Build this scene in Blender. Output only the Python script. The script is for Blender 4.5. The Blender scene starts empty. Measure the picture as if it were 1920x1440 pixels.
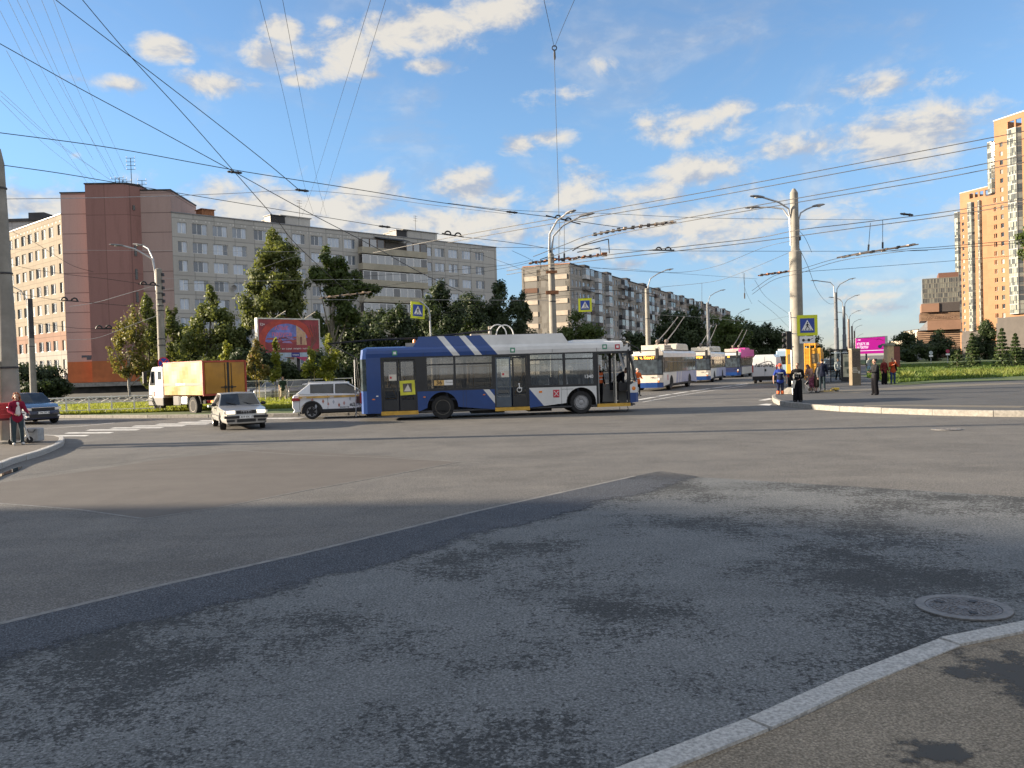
import bpy, bmesh, math, random
import numpy as np
from mathutils import Vector, Matrix, Euler
PI = math.pi
R = math.radians
S = bpy.context.scene
COL = S.collection
random.seed(7)

# ---------------------------------------------------------------- camera
F = 1560.0; CX, CY = 960.0, 720.0; HCAM = 2.12
PITCH = math.atan(34.0 / F); ROLL = math.atan(0.030)
_f = Vector((0, math.cos(PITCH), -math.sin(PITCH)))
_r0 = Vector((1, 0, 0)); _u0 = Vector((0, math.sin(PITCH), math.cos(PITCH)))
_r = _r0 * math.cos(ROLL) - _u0 * math.sin(ROLL)
_u = _u0 * math.cos(ROLL) + _r0 * math.sin(ROLL)
CAM = Vector((0, 0, HCAM))
cam_d = bpy.data.cameras.new('camera'); cam = bpy.data.objects.new('camera', cam_d); COL.objects.link(cam)
cam_d.sensor_width = 36; cam_d.lens = F / 1920 * 36; cam_d.clip_start = 0.1; cam_d.clip_end = 6000
cam.matrix_world = Matrix(((_r.x, _u.x, -_f.x, 0), (_r.y, _u.y, -_f.y, 0), (_r.z, _u.z, -_f.z, HCAM), (0, 0, 0, 1)))
S.camera = cam

def ray(px, py):
    return _f + _r * ((px - CX) / F) - _u * ((py - CY) / F)
def at(px, py, Y):
    r = ray(px, py); return CAM + r * (Y / r.y)
def g(px, py, z=0.0):
    r = ray(px, py); return CAM + r * ((z - HCAM) / r.z)
def xy(px, Y):
    """X on the ground for a column at depth Y (verticals lean with the roll: measured near the horizon)"""
    return at(px, 686 - 0.03 * (px - 960), Y).x
def px2line(px, py, o, d):
    """hit of a pixel ray with the vertical plane through o along d -> (s along d, z)"""
    r = ray(px, py); n = Vector((-d[1], d[0]))
    t = n.dot(Vector((o[0], o[1]))) / (n.x * r.x + n.y * r.y)
    p = CAM + r * t
    return (p.x - o[0]) * d[0] + (p.y - o[1]) * d[1], p.z

# ---------------------------------------------------------------- mesh builder
class MB:
    def __init__(s): s.v = []; s.f = []; s.m = []
    def add(s, vs, fs, mat=0):
        b = len(s.v); s.v.extend([tuple(p) for p in vs])
        for q in fs: s.f.append([b + i for i in q]); s.m.append(mat)
        return s
    def bx(s, x0, x1, y0, y1, z0, z1, mat=0):
        vs = [(x0,y0,z0),(x1,y0,z0),(x1,y1,z0),(x0,y1,z0),(x0,y0,z1),(x1,y0,z1),(x1,y1,z1),(x0,y1,z1)]
        return s.add(vs, [(0,3,2,1),(4,5,6,7),(0,1,5,4),(1,2,6,5),(2,3,7,6),(3,0,4,7)], mat)
    def box(s, c, sz, mat=0, rot=None):
        hx, hy, hz = sz[0]/2, sz[1]/2, sz[2]/2
        vs = [Vector((x,y,z)) for x,y,z in ((-hx,-hy,-hz),(hx,-hy,-hz),(hx,hy,-hz),(-hx,hy,-hz),(-hx,-hy,hz),(hx,-hy,hz),(hx,hy,hz),(-hx,hy,hz))]
        if rot is not None:
            m = Euler(rot).to_matrix(); vs = [m @ v for v in vs]
        c = Vector(c)
        return s.add([v + c for v in vs], [(0,3,2,1),(4,5,6,7),(0,1,5,4),(1,2,6,5),(2,3,7,6),(3,0,4,7)], mat)
    def poly(s, pts, mat=0): return s.add(pts, [tuple(range(len(pts)))], mat)
    def prism(s, pts, a, b, plane='xz', mat=0):
        def P(p, t): return (p[0], t, p[1]) if plane == 'xz' else ((t, p[0], p[1]) if plane == 'yz' else (p[0], p[1], t))
        n = len(pts); vs = [P(p, a) for p in pts] + [P(p, b) for p in pts]
        fs = [tuple(range(n))[::-1], tuple(range(n, 2*n))] + [(i, (i+1) % n, n + (i+1) % n, n + i) for i in range(n)]
        return s.add(vs, fs, mat)
    def tube(s, pts, r, n=8, mat=0, caps=True):
        pts = [Vector(p) for p in pts]; k = len(pts)
        rs = r if isinstance(r, (list, tuple)) else [r] * k
        vs = []; prev = None
        for i, p in enumerate(pts):
            t = (pts[min(i+1, k-1)] - pts[max(i-1, 0)])
            t = t.normalized() if t.length > 1e-9 else Vector((0,0,1))
            a = Vector((0,0,1)) if abs(t.z) < 0.95 else Vector((1,0,0))
            if prev is not None:
                u = prev - t * prev.dot(t)
                u = u.normalized() if u.length > 1e-6 else t.cross(a).normalized()
            else: u = t.cross(a).normalized()
            prev = u; w = t.cross(u)
            for j in range(n):
                an = 2*PI*j/n; vs.append(p + (u*math.cos(an) + w*math.sin(an)) * rs[i])
        fs = [(i*n+j, i*n+(j+1) % n, (i+1)*n+(j+1) % n, (i+1)*n+j) for i in range(k-1) for j in range(n)]
        if caps: fs += [tuple(range(n))[::-1], tuple(range((k-1)*n, k*n))]
        return s.add(vs, fs, mat)
    def lathe(s, prof, c=(0,0,0), axis='z', n=20, mat=0, caps=True):
        vs = []; c = Vector(c)
        for r, h in prof:
            for j in range(n):
                a = 2*PI*j/n; x, y = r*math.cos(a), r*math.sin(a)
                v = (x, y, h) if axis == 'z' else ((x, h, y) if axis == 'y' else (h, x, y))
                vs.append(c + Vector(v))
        k = len(prof)
        fs = [(i*n+j, i*n+(j+1) % n, (i+1)*n+(j+1) % n, (i+1)*n+j) for i in range(k-1) for j in range(n)]
        if caps: fs += [tuple(range(n))[::-1], tuple(range((k-1)*n, k*n))]
        return s.add(vs, fs, mat)
    def ball(s, c, r, n=10, k=7, mat=0, rot=None):
        rr = (r, r, r) if not isinstance(r, (tuple, list, Vector)) else r
        vs = []; c = Vector(c); m = Euler(rot).to_matrix() if rot is not None else None
        for i in range(1, k):
            th = PI*i/k
            for j in range(n):
                a = 2*PI*j/n
                v = Vector((rr[0]*math.sin(th)*math.cos(a), rr[1]*math.sin(th)*math.sin(a), rr[2]*math.cos(th)))
                vs.append(c + (m @ v if m else v))
        t = Vector((0,0,rr[2])); b = Vector((0,0,-rr[2]))
        if m: t = m @ t; b = m @ b
        vs += [c + t, c + b]; T = len(vs)-2; B = T+1
        fs = [(i*n+j, (i+1)*n+j, (i+1)*n+(j+1) % n, i*n+(j+1) % n) for i in range(k-2) for j in range(n)]
        fs += [(T, j, (j+1) % n) for j in range(n)] + [(B, (k-2)*n+(j+1) % n, (k-2)*n+j) for j in range(n)]
        return s.add(vs, fs, mat)
    def cap(s, p0, r0, p1, r1, n=10, mat=0):
        p0, p1 = Vector(p0), Vector(p1)
        s.ball(p0, r0, n, 6, mat); s.ball(p1, r1, n, 6, mat)
        return s.tube([p0, p1], [r0, r1], n, mat)
    def text(s, body, size, o, right=(1,0,0), up=(0,0,1), mat=0, align='CENTER', bold=0.0, sx=1.0):
        me = text_mesh(body, size, align, bold)
        o, r, u = Vector(o), Vector(right).normalized(), Vector(up).normalized()
        return s.add([o + r * (v[0]*sx) + u * v[1] for v in me[0]], me[1], mat)
    def build(s, name, mats, parent=None, smooth=False, bevel=0, loc=None, rz=0, seg=2, ang=35):
        me = bpy.data.meshes.new(name)
        me.from_pydata(s.v, [], s.f)
        mats = mats if isinstance(mats, (list, tuple)) else [mats]
        for m in mats: me.materials.append(m)
        if len(mats) > 1: me.polygons.foreach_set('material_index', s.m)
        if smooth: me.polygons.foreach_set('use_smooth', [True]*len(s.f))
        me.update()
        bm = bmesh.new(); bm.from_mesh(me); bmesh.ops.recalc_face_normals(bm, faces=bm.faces) if len(s.f) > 5 else None
        bm.to_mesh(me); bm.free()
        o = bpy.data.objects.new(name, me); COL.objects.link(o)
        if parent is not None: o.parent = parent
        if loc is not None: o.location = loc
        if rz: o.rotation_euler = (0, 0, rz)
        if smooth and smooth != 'all': sharp(me, ang)
        if bevel:
            b = o.modifiers.new('bevel', 'BEVEL'); b.width = bevel; b.segments = seg; b.limit_method = 'ANGLE'; b.angle_limit = R(40)
        return o

def build_each(mb, name, mats, parent=None, **k):
    """every loose piece of the builder becomes a part of its own"""
    p = list(range(len(mb.v)))
    def f(a):
        while p[a] != a: p[a] = p[p[a]]; a = p[a]
        return a
    for q in mb.f:
        for i in q[1:]: p[f(q[0])] = f(i)
    grp = {}
    for q, m in zip(mb.f, mb.m): grp.setdefault(f(q[0]), []).append((q, m))
    out = []
    for fs in grp.values():
        b = MB(); ids = {}
        for q, m in fs:
            for i in q:
                if i not in ids: ids[i] = len(b.v); b.v.append(mb.v[i])
            b.f.append([ids[i] for i in q]); b.m.append(m)
        out.append(b.build(name, mats, parent, **k))
    return out
def sharp(me, ang):
    try: me.set_sharp_from_angle(angle=R(ang))
    except Exception: pass

_txt = {}
def text_mesh(body, size, align, bold):
    k = (body, size, align, bold)
    if k not in _txt:
        cu = bpy.data.curves.new('txt', 'FONT'); cu.body = body; cu.size = size; cu.align_x = align; cu.align_y = 'CENTER'
        cu.offset = bold; cu.resolution_u = 2
        ob = bpy.data.objects.new('txt', cu)
        me = bpy.data.meshes.new_from_object(ob)
        _txt[k] = ([tuple(v.co) for v in me.vertices], [tuple(p.vertices) for p in me.polygons])
        bpy.data.objects.remove(ob); bpy.data.meshes.remove(me); bpy.data.curves.remove(cu)
    return _txt[k]

# ---------------------------------------------------------------- things
def tag(o, label=None, cat=None, group=None, kind=None):
    if label: o['label'] = label
    if cat: o['category'] = cat
    if group: o['group'] = group
    if kind: o['kind'] = kind
    return o
def thing(name, label, cat, loc=(0,0,0), rz=0.0, group=None):
    o = bpy.data.objects.new(name, None); COL.objects.link(o)
    o.empty_display_size = 0.2; o.location = loc; o.rotation_euler = (0, 0, rz)
    return tag(o, label, cat, group)
def struct(name, mb, mats, **k):
    return tag(mb.build(name, mats, **k), kind='structure')
_CH = {}
def kids(o): return [c for c in bpy.data.objects if c.parent == o]
def dup(root, loc, rz, label=None, group=None, scale=None, tree=None):
    """copy of a thing with copies of its parts and sub-parts"""
    tr = tree if tree is not None else [(c, kids(c)) for c in kids(root)]
    r = root.copy(); COL.objects.link(r); r.location = loc; r.rotation_euler = (0, 0, rz)
    if scale: r.scale = (scale,)*3 if not isinstance(scale, tuple) else scale
    if label: r['label'] = label
    if group: r['group'] = group
    for ch, gs in tr:
        c = ch.copy(); COL.objects.link(c); c.parent = r
        for q in gs:
            d = q.copy(); COL.objects.link(d); d.parent = c
    return r

# ---------------------------------------------------------------- materials
def _nt(name):
    m = bpy.data.materials.new(name); m.use_nodes = True
    nt = m.node_tree; b = nt.nodes['Principled BSDF']; return m, nt, b
def N(nt, t, **kw):
    n = nt.nodes.new(t)
    for k, v in kw.items():
        if k == 'inp':
            for a, b in v.items(): n.inputs[a].default_value = b
        else: setattr(n, k, v)
    return n
def mth(nt, op, a, b=None, c=None):
    n = nt.nodes.new('ShaderNodeMath'); n.operation = op
    for i, x in enumerate((a, b, c)):
        if x is None: continue
        if isinstance(x, (int, float)): n.inputs[i].default_value = x
        else: nt.links.new(x, n.inputs[i])
    return n.outputs[0]
def mix(nt, fac, a, b, blend='MIX'):
    n = nt.nodes.new('ShaderNodeMix'); n.data_type = 'RGBA'; n.blend_type = blend
    for i, x in ((0, fac), (6, a), (7, b)):
        if isinstance(x, (int, float)): n.inputs[i].default_value = x
        elif isinstance(x, (tuple, list)): n.inputs[i].default_value = (*x[:3], 1)
        else: nt.links.new(x, n.inputs[i])
    return n.outputs[2]
def ramp(nt, fac, a, b):
    n = nt.nodes.new('ShaderNodeMapRange'); n.clamp = True; n.interpolation_type = 'SMOOTHSTEP'
    nt.links.new(fac, n.inputs[0]); n.inputs[1].default_value = a; n.inputs[2].default_value = b
    return n.outputs[0]
def noise(nt, vec, scale, detail=3, rough=0.55, dist=0.0):
    n = nt.nodes.new('ShaderNodeTexNoise'); n.inputs['Scale'].default_value = scale
    n.inputs['Detail'].default_value = detail; n.inputs['Roughness'].default_value = rough; n.inputs['Distortion'].default_value = dist
    if vec is not None: nt.links.new(vec, n.inputs['Vector'])
    return n.outputs['Fac']
_M = {}
def mat(name, col, rough=0.6, metal=0.0, var=0.12, scale=3.0, bump=0.0, spec=0.5, coat=0.0, dirt=0.0):
    """painted / plain surface with procedural tone variation"""
    if name in _M: return _M[name]
    m, nt, b = _nt(name)
    tc = N(nt, 'ShaderNodeTexCoord'); v = tc.outputs['Object']
    n1 = noise(nt, v, scale, 4, 0.6)
    lo = tuple(c*(1-var) for c in col); hi = tuple(min(1, c*(1+var)) for c in col)
    c = mix(nt, ramp(nt, n1, 0.3, 0.7), lo, hi)
    if dirt:
        n2 = noise(nt, v, scale*0.45, 5, 0.7)
        c = mix(nt, mth(nt, 'MULTIPLY', ramp(nt, n2, 0.45, 0.72), dirt), c, tuple(x*0.45 for x in col))
    nt.links.new(c, b.inputs['Base Color'])
    rr = mth(nt, 'MULTIPLY_ADD', n1, 0.2, max(0.02, rough - 0.1)); nt.links.new(rr, b.inputs['Roughness'])
    b.inputs['Metallic'].default_value = metal; b.inputs['Specular IOR Level'].default_value = spec
    if coat: b.inputs['Coat Weight'].default_value = coat; b.inputs['Coat Roughness'].default_value = 0.06
    if bump:
        bp = N(nt, 'ShaderNodeBump', inp={'Strength': bump, 'Distance': 0.02})
        nt.links.new(noise(nt, v, scale*6, 4), bp.inputs['Height']); nt.links.new(bp.outputs[0], b.inputs['Normal'])
    _M[name] = m; return m
def emit(name, col, strength):
    if name in _M: return _M[name]
    m, nt, b = _nt(name)
    b.inputs['Base Color'].default_value = (*col, 1); b.inputs['Emission Color'].default_value = (*col, 1); b.inputs['Emission Strength'].default_value = strength
    _M[name] = m; return m
def glass_thin(name, tint=(0.5, 0.55, 0.55), refl=0.12, rough=0.02):
    """see-through pane: tinted transparency plus a fresnel reflection"""
    if name in _M: return _M[name]
    m = bpy.data.materials.new(name); m.use_nodes = True; nt = m.node_tree; nt.nodes.clear()
    o = N(nt, 'ShaderNodeOutputMaterial'); t = N(nt, 'ShaderNodeBsdfTransparent'); gl = N(nt, 'ShaderNodeBsdfGlossy')
    t.inputs[0].default_value = (*tint, 1); gl.inputs['Roughness'].default_value = rough
    gl.inputs[0].default_value = (0.9, 0.95, 1, 1)
    lw = N(nt, 'ShaderNodeLayerWeight'); lw.inputs['Blend'].default_value = 0.35
    fac = mth(nt, 'ADD', lw.outputs['Fresnel'], refl)
    mx = N(nt, 'ShaderNodeMixShader'); nt.links.new(fac, mx.inputs[0]); nt.links.new(t.outputs[0], mx.inputs[1]); nt.links.new(gl.outputs[0], mx.inputs[2])
    nt.links.new(mx.outputs[0], o.inputs[0]); _M[name] = m; return m
def glass_dark(name, col=(0.012, 0.016, 0.02), rough=0.04):
    if name in _M: return _M[name]
    m, nt, b = _nt(name)
    tc = N(nt, 'ShaderNodeTexCoord')
    n1 = noise(nt, tc.outputs['Object'], 2.5, 3)
    nt.links.new(mix(nt, ramp(nt, n1, 0.35, 0.7), tuple(c*0.6 for c in col), tuple(c*2.2 for c in col)), b.inputs['Base Color'])
    b.inputs['Roughness'].default_value = rough; b.inputs['Specular IOR Level'].default_value = 0.8
    _M[name] = m; return m

# shared plain materials
M_TYRE = mat('rubber', (0.018, 0.018, 0.019), 0.85, var=0.3, scale=6)
M_BLACK = mat('black_plastic', (0.014, 0.014, 0.016), 0.55, var=0.3)
M_DARKM = mat('dark_metal', (0.05, 0.05, 0.055), 0.5, 0.4, var=0.3, dirt=0.4)
M_STEEL = mat('galvanised_steel', (0.42, 0.43, 0.44), 0.45, 0.6, var=0.15, scale=5)
M_RIM = mat('alloy_rim', (0.5, 0.5, 0.52), 0.3, 0.8, var=0.1)
M_WHITE = mat('white_paint', (0.78, 0.78, 0.77), 0.35, var=0.05, scale=1.5, coat=0.4)
M_CHROME = mat('chrome', (0.7, 0.7, 0.72), 0.12, 1.0, var=0.03)
M_LAMP = mat('lamp_glass', (0.75, 0.73, 0.68), 0.12, 0.0, var=0.1, coat=0.8)
M_RED = mat('red_lens', (0.35, 0.012, 0.012), 0.2, var=0.15, coat=0.6)
M_ORANGE = mat('orange_lens', (0.8, 0.22, 0.02), 0.25, var=0.1, coat=0.5)
M_GDARK = glass_dark('dark_glass')
M_RUST = mat('rusty_metal', (0.30, 0.13, 0.06), 0.8, 0.1, var=0.35, scale=4, dirt=0.5)
M_CONC = mat('concrete_pole', (0.265, 0.25, 0.22), 0.85, var=0.16, scale=1.6, bump=0.25, dirt=0.35)
M_WIRE = mat('wire_black', (0.012, 0.013, 0.016), 0.6, var=0.1)
# ---------------------------------------------------------------- light and sky
EL, T = R(12.5), R(5.0)
SUN = Vector((-math.cos(EL)*math.cos(T), math.cos(EL)*math.sin(T), math.sin(EL)))
sd = bpy.data.lights.new('sun', 'SUN'); sd.energy = 5.0; sd.angle = R(0.9); sd.color = (1.0, 0.835, 0.63)
so = bpy.data.objects.new('sun', sd); COL.objects.link(so); so.rotation_euler = (-SUN).to_track_quat('-Z', 'Y').to_euler()
so.location = (-60, 10, 60)
W = bpy.data.worlds.new('World'); S.world = W; W.use_nodes = True
nt = W.node_tree; bg = nt.nodes['Background']
sky = N(nt, 'ShaderNodeTexSky'); sky.sky_type = 'NISHITA'; sky.sun_disc = False
sky.sun_elevation = EL; sky.sun_rotation = math.atan2(SUN.x, SUN.y)
sky.air_density = 1.0; sky.dust_density = 0.0; sky.ozone_density = 3.6; sky.altitude = 0
hs = N(nt, 'ShaderNodeHueSaturation', inp={'Saturation': 0.97, 'Value': 1.0}); nt.links.new(sky.outputs[0], hs.inputs['Color'])
tc = N(nt, 'ShaderNodeTexCoord'); dirv = tc.outputs['Generated']
sx = N(nt, 'ShaderNodeSeparateXYZ'); nt.links.new(dirv, sx.inputs[0])
az = mth(nt, 'ARCTAN2', sx.outputs[0], sx.outputs[1]); el = mth(nt, 'ARCSINE', sx.outputs[2])
cb = N(nt, 'ShaderNodeCombineXYZ'); nt.links.new(az, cb.inputs[0]); nt.links.new(el, cb.inputs[1])
CL = [(535,55,44,26,1),(505,112,58,38,1),(552,152,40,15,.9),(645,90,95,62,1),(735,62,105,52,1),(820,48,120,46,1),(925,22,130,42,.9),(620,45,40,22,.8),
      (808,125,72,18,.9),(703,141,36,13,.8),(315,93,58,24,1),(350,112,26,10,.7),(215,158,66,20,.9),(150,150,30,11,.6),(412,158,86,28,1),(470,160,40,14,.7),(140,290,12,8,.4),
      (975,272,38,23,1),(1035,258,60,22,.95),(1075,300,26,10,.5),(1130,120,60,24,.35),(1060,180,60,30,.4),
      (1660,160,105,30,.75),(1715,262,135,66,1.1),(1640,250,60,40,.8),(1300,228,120,44,.75),(1370,205,62,28,.75),(1283,252,70,26,.8),(1213,235,26,18,.6),(1510,280,140,32,.5),
      (875,355,88,48,1.05),(690,355,82,44,1.0),(935,378,60,38,.9),(1075,365,62,42,.8),(1310,322,110,36,.8),(1215,365,100,36,.75),(1360,350,70,26,.6),
      (1185,496,42,15,1),(560,395,360,60,.95),(800,420,330,64,.95),(60,390,140,42,.95),(400,360,110,34,.7),(1250,425,460,80,.60),(1120,330,80,30,.6),(1480,200,60,18,.35),(1000,440,200,50,.7),(1650,420,330,60,.35),(1690,575,170,14,.4),(1560,560,140,10,.4),(1640,530,200,10,.35)]
acc = None
for px, py, rx, ry, w in CL:
    d = ray(px, py).normalized(); a0, e0 = math.atan2(d.x, d.y), math.asin(d.z)
    ia, ie = F / rx * 0.93, F / ry
    vm = N(nt, 'ShaderNodeVectorMath', operation='MULTIPLY_ADD'); nt.links.new(cb.outputs[0], vm.inputs[0])
    vm.inputs[1].default_value = (ia, ie, 0); vm.inputs[2].default_value = (-a0*ia, -e0*ie, 0)
    ln = N(nt, 'ShaderNodeVectorMath', operation='LENGTH'); nt.links.new(vm.outputs[0], ln.inputs[0])
    q = mth(nt, 'MULTIPLY_ADD', ln.outputs['Value'], -w, w)
    acc = q if acc is None else mth(nt, 'MAXIMUM', acc, q)
mp = N(nt, 'ShaderNodeMapping'); mp.inputs['Scale'].default_value = (1, 1, 1.7); nt.links.new(dirv, mp.inputs[0])
nz = noise(nt, mp.outputs[0], 17, 7, 0.62, 0.25)
mp2 = N(nt, 'ShaderNodeMapping'); mp2.inputs['Scale'].default_value = (1, 1, 1.7); mp2.inputs['Location'].default_value = (-0.012, 0.0, 0.022); nt.links.new(dirv, mp2.inputs[0])
nz2 = noise(nt, mp2.outputs[0], 17, 4, 0.6, 0.25)
dens = mth(nt, 'MULTIPLY_ADD', mth(nt, 'SUBTRACT', nz, 0.5), 2.3, acc)
alpha = mth(nt, 'MULTIPLY', ramp(nt, dens, -0.02, 0.75), 0.93)
wisp = mth(nt, 'MULTIPLY', ramp(nt, noise(nt, mp.outputs[0], 5.5, 5, 0.6, 0.6), 0.46, 0.76), 0.42)
alpha = mth(nt, 'MAXIMUM', alpha, wisp)
# broken white cloud deck added outside the view to lift and whiten the fill
fd = N(nt, 'ShaderNodeVectorMath', operation='DOT_PRODUCT'); nt.links.new(dirv, fd.inputs[0]); fd.inputs[1].default_value = (0.0, 0.985, 0.17)
deck = mth(nt, 'MULTIPLY', ramp(nt, fd.outputs['Value'], 0.74, 0.42), ramp(nt, noise(nt, mp.outputs[0], 3.1, 5, 0.6), 0.30, 0.52))
alpha = mth(nt, 'MAXIMUM', alpha, mth(nt, 'MULTIPLY', deck, 0.95))
lit = ramp(nt, mth(nt, 'MULTIPLY_ADD', dens, 0.10, mth(nt, 'SUBTRACT', nz, nz2)), -0.14, 0.16)
CLOUD_LIT, CLOUD_SH, FILL_DECK = (3.25, 3.05, 2.72), (1.75, 1.95, 2.35), (3.75, 3.7, 3.6)
ccol = mix(nt, lit, CLOUD_SH, CLOUD_LIT)
ccol = mix(nt, mth(nt, 'MULTIPLY', deck, 0.8), ccol, FILL_DECK)
low = mix(nt, ramp(nt, el, -0.02, 0.30), (0.60, 0.60, 0.76), (1, 1, 1))
skyc = mix(nt, 1.0, hs.outputs[0], low, 'MULTIPLY')
fin = mix(nt, alpha, skyc, ccol)
nt.links.new(fin, bg.inputs[0]); bg.inputs[1].default_value = 0.084
S.view_settings.view_transform = 'Standard'; S.view_settings.look = 'None'; S.view_settings.gamma = 1; S.view_settings.exposure = 1.64
S.cycles.use_denoising = True
try: S.cycles.denoiser = 'OPENIMAGEDENOISE'
except Exception: pass
S.cycles.max_bounces = 7; S.cycles.diffuse_bounces = 3; S.cycles.glossy_bounces = 3; S.cycles.transparent_max_bounces = 16; S.cycles.transmission_bounces = 4
S.cycles.sample_clamp_indirect = 6; S.cycles.caustics_reflective = False; S.cycles.caustics_refractive = False

# ---------------------------------------------------------------- ground materials
def asphalt(name, c0, c1, patch=0.5, speck=0.5, blot=0.0, fine=70.0, tint=None, bump=0.5):
    m, nt, b = _nt(name)
    v = N(nt, 'ShaderNodeTexCoord').outputs['Object']
    big = noise(nt, v, 0.22, 5, 0.6); mid = noise(nt, v, 1.4, 5, 0.65); fn = noise(nt, v, fine, 3, 0.75)
    vo = N(nt, 'ShaderNodeTexVoronoi'); vo.inputs['Scale'].default_value = fine*0.9; nt.links.new(v, vo.inputs['Vector'])
    base = mix(nt, mth(nt, 'MULTIPLY_ADD', ramp(nt, big, 0.3, 0.7), patch, mth(nt, 'MULTIPLY', ramp(nt, mid, 0.3, 0.75), 1-patch)), c0, c1)
    if blot:
        # worn-through dark texture: dense where the wide noise is high, loose flecks elsewhere
        fl = noise(nt, v, 13, 6, 0.74, 0.25); fl2 = noise(nt, v, 30, 5, 0.72, 0.3)
        wide = noise(nt, v, 0.40, 5, 0.66)
        th = mth(nt, 'MULTIPLY_ADD', wide, -0.82, 0.935)
        sel = mth(nt, 'SUBTRACT', mth(nt, 'MULTIPLY_ADD', fl2, 0.48, mth(nt, 'MULTIPLY', fl, 0.52)), th)
        base = mix(nt, mth(nt, 'MULTIPLY', ramp(nt, sel, -0.012, 0.028), blot), base, tuple(c*0.27 for c in c0))
    st_m = N(nt, 'ShaderNodeMapping'); st_m.inputs['Scale'].default_value = (0.10, 0.9, 1); st_m.inputs['Rotation'].default_value = (0, 0, 0.12); nt.links.new(v, st_m.inputs[0])
    stk = noise(nt, st_m.outputs[0], 1.0, 5, 0.65)          # tyre polish and drips along the driving direction
    base = mix(nt, mth(nt, 'MULTIPLY', ramp(nt, stk, 0.45, 0.75), 0.34), base, tuple(c*0.62 for c in c0))
    oil = noise(nt, v, 0.9, 6, 0.75)
    base = mix(nt, mth(nt, 'MULTIPLY', ramp(nt, oil, 0.60, 0.78), 0.45), base, tuple(c*0.5 for c in c0))
    sp = mth(nt, 'MULTIPLY_ADD', ramp(nt, fn, 0.25, 0.75), 2*speck, 1-speck)
    vs = mth(nt, 'MULTIPLY_ADD', ramp(nt, vo.outputs['Distance'], 0.1, 0.7), -speck*0.8, 1+speck*0.4)
    k = mth(nt, 'MULTIPLY', sp, vs)
    cm = N(nt, 'ShaderNodeVectorMath', operation='SCALE'); nt.links.new(base, cm.inputs[0]); nt.links.new(k, cm.inputs['Scale'])
    nt.links.new(cm.outputs[0], b.inputs['Base Color']); b.inputs['Roughness'].default_value = 0.88; b.inputs['Specular IOR Level'].default_value = 0.25
    bp = N(nt, 'ShaderNodeBump', inp={'Strength': bump, 'Distance': 0.012}); nt.links.new(fn, bp.inputs['Height']); nt.links.new(bp.outputs[0], b.inputs['Normal'])
    return m
A_ROAD = asphalt('road_asphalt', (0.140, 0.136, 0.131), (0.198, 0.188, 0.173), speck=0.55, fine=46, blot=0.22)
A_NEAR = asphalt('worn_coarse_asphalt', (0.140, 0.149, 0.155), (0.190, 0.199, 0.204), speck=0.55, blot=0.85, fine=48, bump=0.9)
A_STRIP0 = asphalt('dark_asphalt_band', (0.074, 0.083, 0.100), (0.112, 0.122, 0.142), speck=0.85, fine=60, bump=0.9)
A_PATCH = asphalt('smooth_asphalt_patch', (0.112, 0.103, 0.095), (0.150, 0.137, 0.125), speck=0.2, fine=110, bump=0.25)
A_PAVE = asphalt('plaza_asphalt', (0.085, 0.087, 0.090), (0.115, 0.115, 0.116), speck=0.25, fine=90, bump=0.3)  # plaza tone darkened to stand in for the shade band across it
A_SIDE = asphalt('sandy_pavement', (0.22, 0.185, 0.14), (0.31, 0.262, 0.20), patch=0.35, speck=0.5, fine=65, bump=0.8)
M_KERB = mat('granite_kerb', (0.42, 0.415, 0.40), 0.8, var=0.32, scale=38, bump=0.5, dirt=0.35)
M_KERBP = mat('plaza_kerb_stone', (0.27,0.255,0.23), .85, var=.2, scale=9, bump=.35, dirt=.4)
M_PAINT = mat('road_paint', (0.62, 0.61, 0.58), 0.7, var=0.2, scale=5, dirt=0.55)
M_PAINTW = mat('worn_road_paint', (0.33, 0.32, 0.31), 0.8, var=0.3, scale=7, dirt=0.7)
M_SEAM = mat('seam_sealant', (0.185, 0.182, 0.175), 0.8, var=0.25, scale=9, dirt=0.3)
def soil(name, c0, c1):
    m, nt, b = _nt(name); v = N(nt, 'ShaderNodeTexCoord').outputs['Object']
    c = mix(nt, ramp(nt, noise(nt, v, 0.5, 6, 0.7), 0.3, 0.7), c0, c1)
    c = mix(nt, mth(nt, 'MULTIPLY', ramp(nt, noise(nt, v, 9, 4), 0.4, 0.7), 0.5), c, tuple(x*0.5 for x in c0))
    nt.links.new(c, b.inputs['Base Color']); b.inputs['Roughness'].default_value = 0.95; return m
M_LAWN = soil('lawn_soil', (0.05, 0.085, 0.018), (0.09, 0.13, 0.03))

def sheet(name, pts, m, z, kind='structure'):
    me = bpy.data.meshes.new(name); bm = bmesh.new()
    f = bm.faces.new([bm.verts.new((p[0], p[1], z)) for p in pts]); bmesh.ops.triangulate(bm, faces=[f]); bmesh.ops.recalc_face_normals(bm, faces=bm.faces)
    if bm.faces[:][0].normal.z < 0: bmesh.ops.reverse_faces(bm, faces=bm.faces)
    bm.to_mesh(me); bm.free(); me.materials.append(m); o = bpy.data.objects.new(name, me); COL.objects.link(o); return tag(o, kind=kind)
def gp(l, z=0.0): return [tuple(g(x, y, z)[:2]) for x, y in l]
def strip_mb(line, w, z, mb=None):
    mb = mb or MB(); n = len(line); L = []; Rr = []
    for i, p in enumerate(line):
        a = Vector(line[max(i-1,0)][:2]); b = Vector(line[min(i+1,n-1)][:2]); t = (b-a).normalized(); nn = Vector((-t.y, t.x)) * (w/2)
        p = Vector(p[:2]); L.append(p+nn); Rr.append(p-nn)
    for i in range(n-1):
        mb.poly([(*Rr[i], z), (*Rr[i+1], z), (*L[i+1], z), (*L[i], z)])
    return mb

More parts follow.
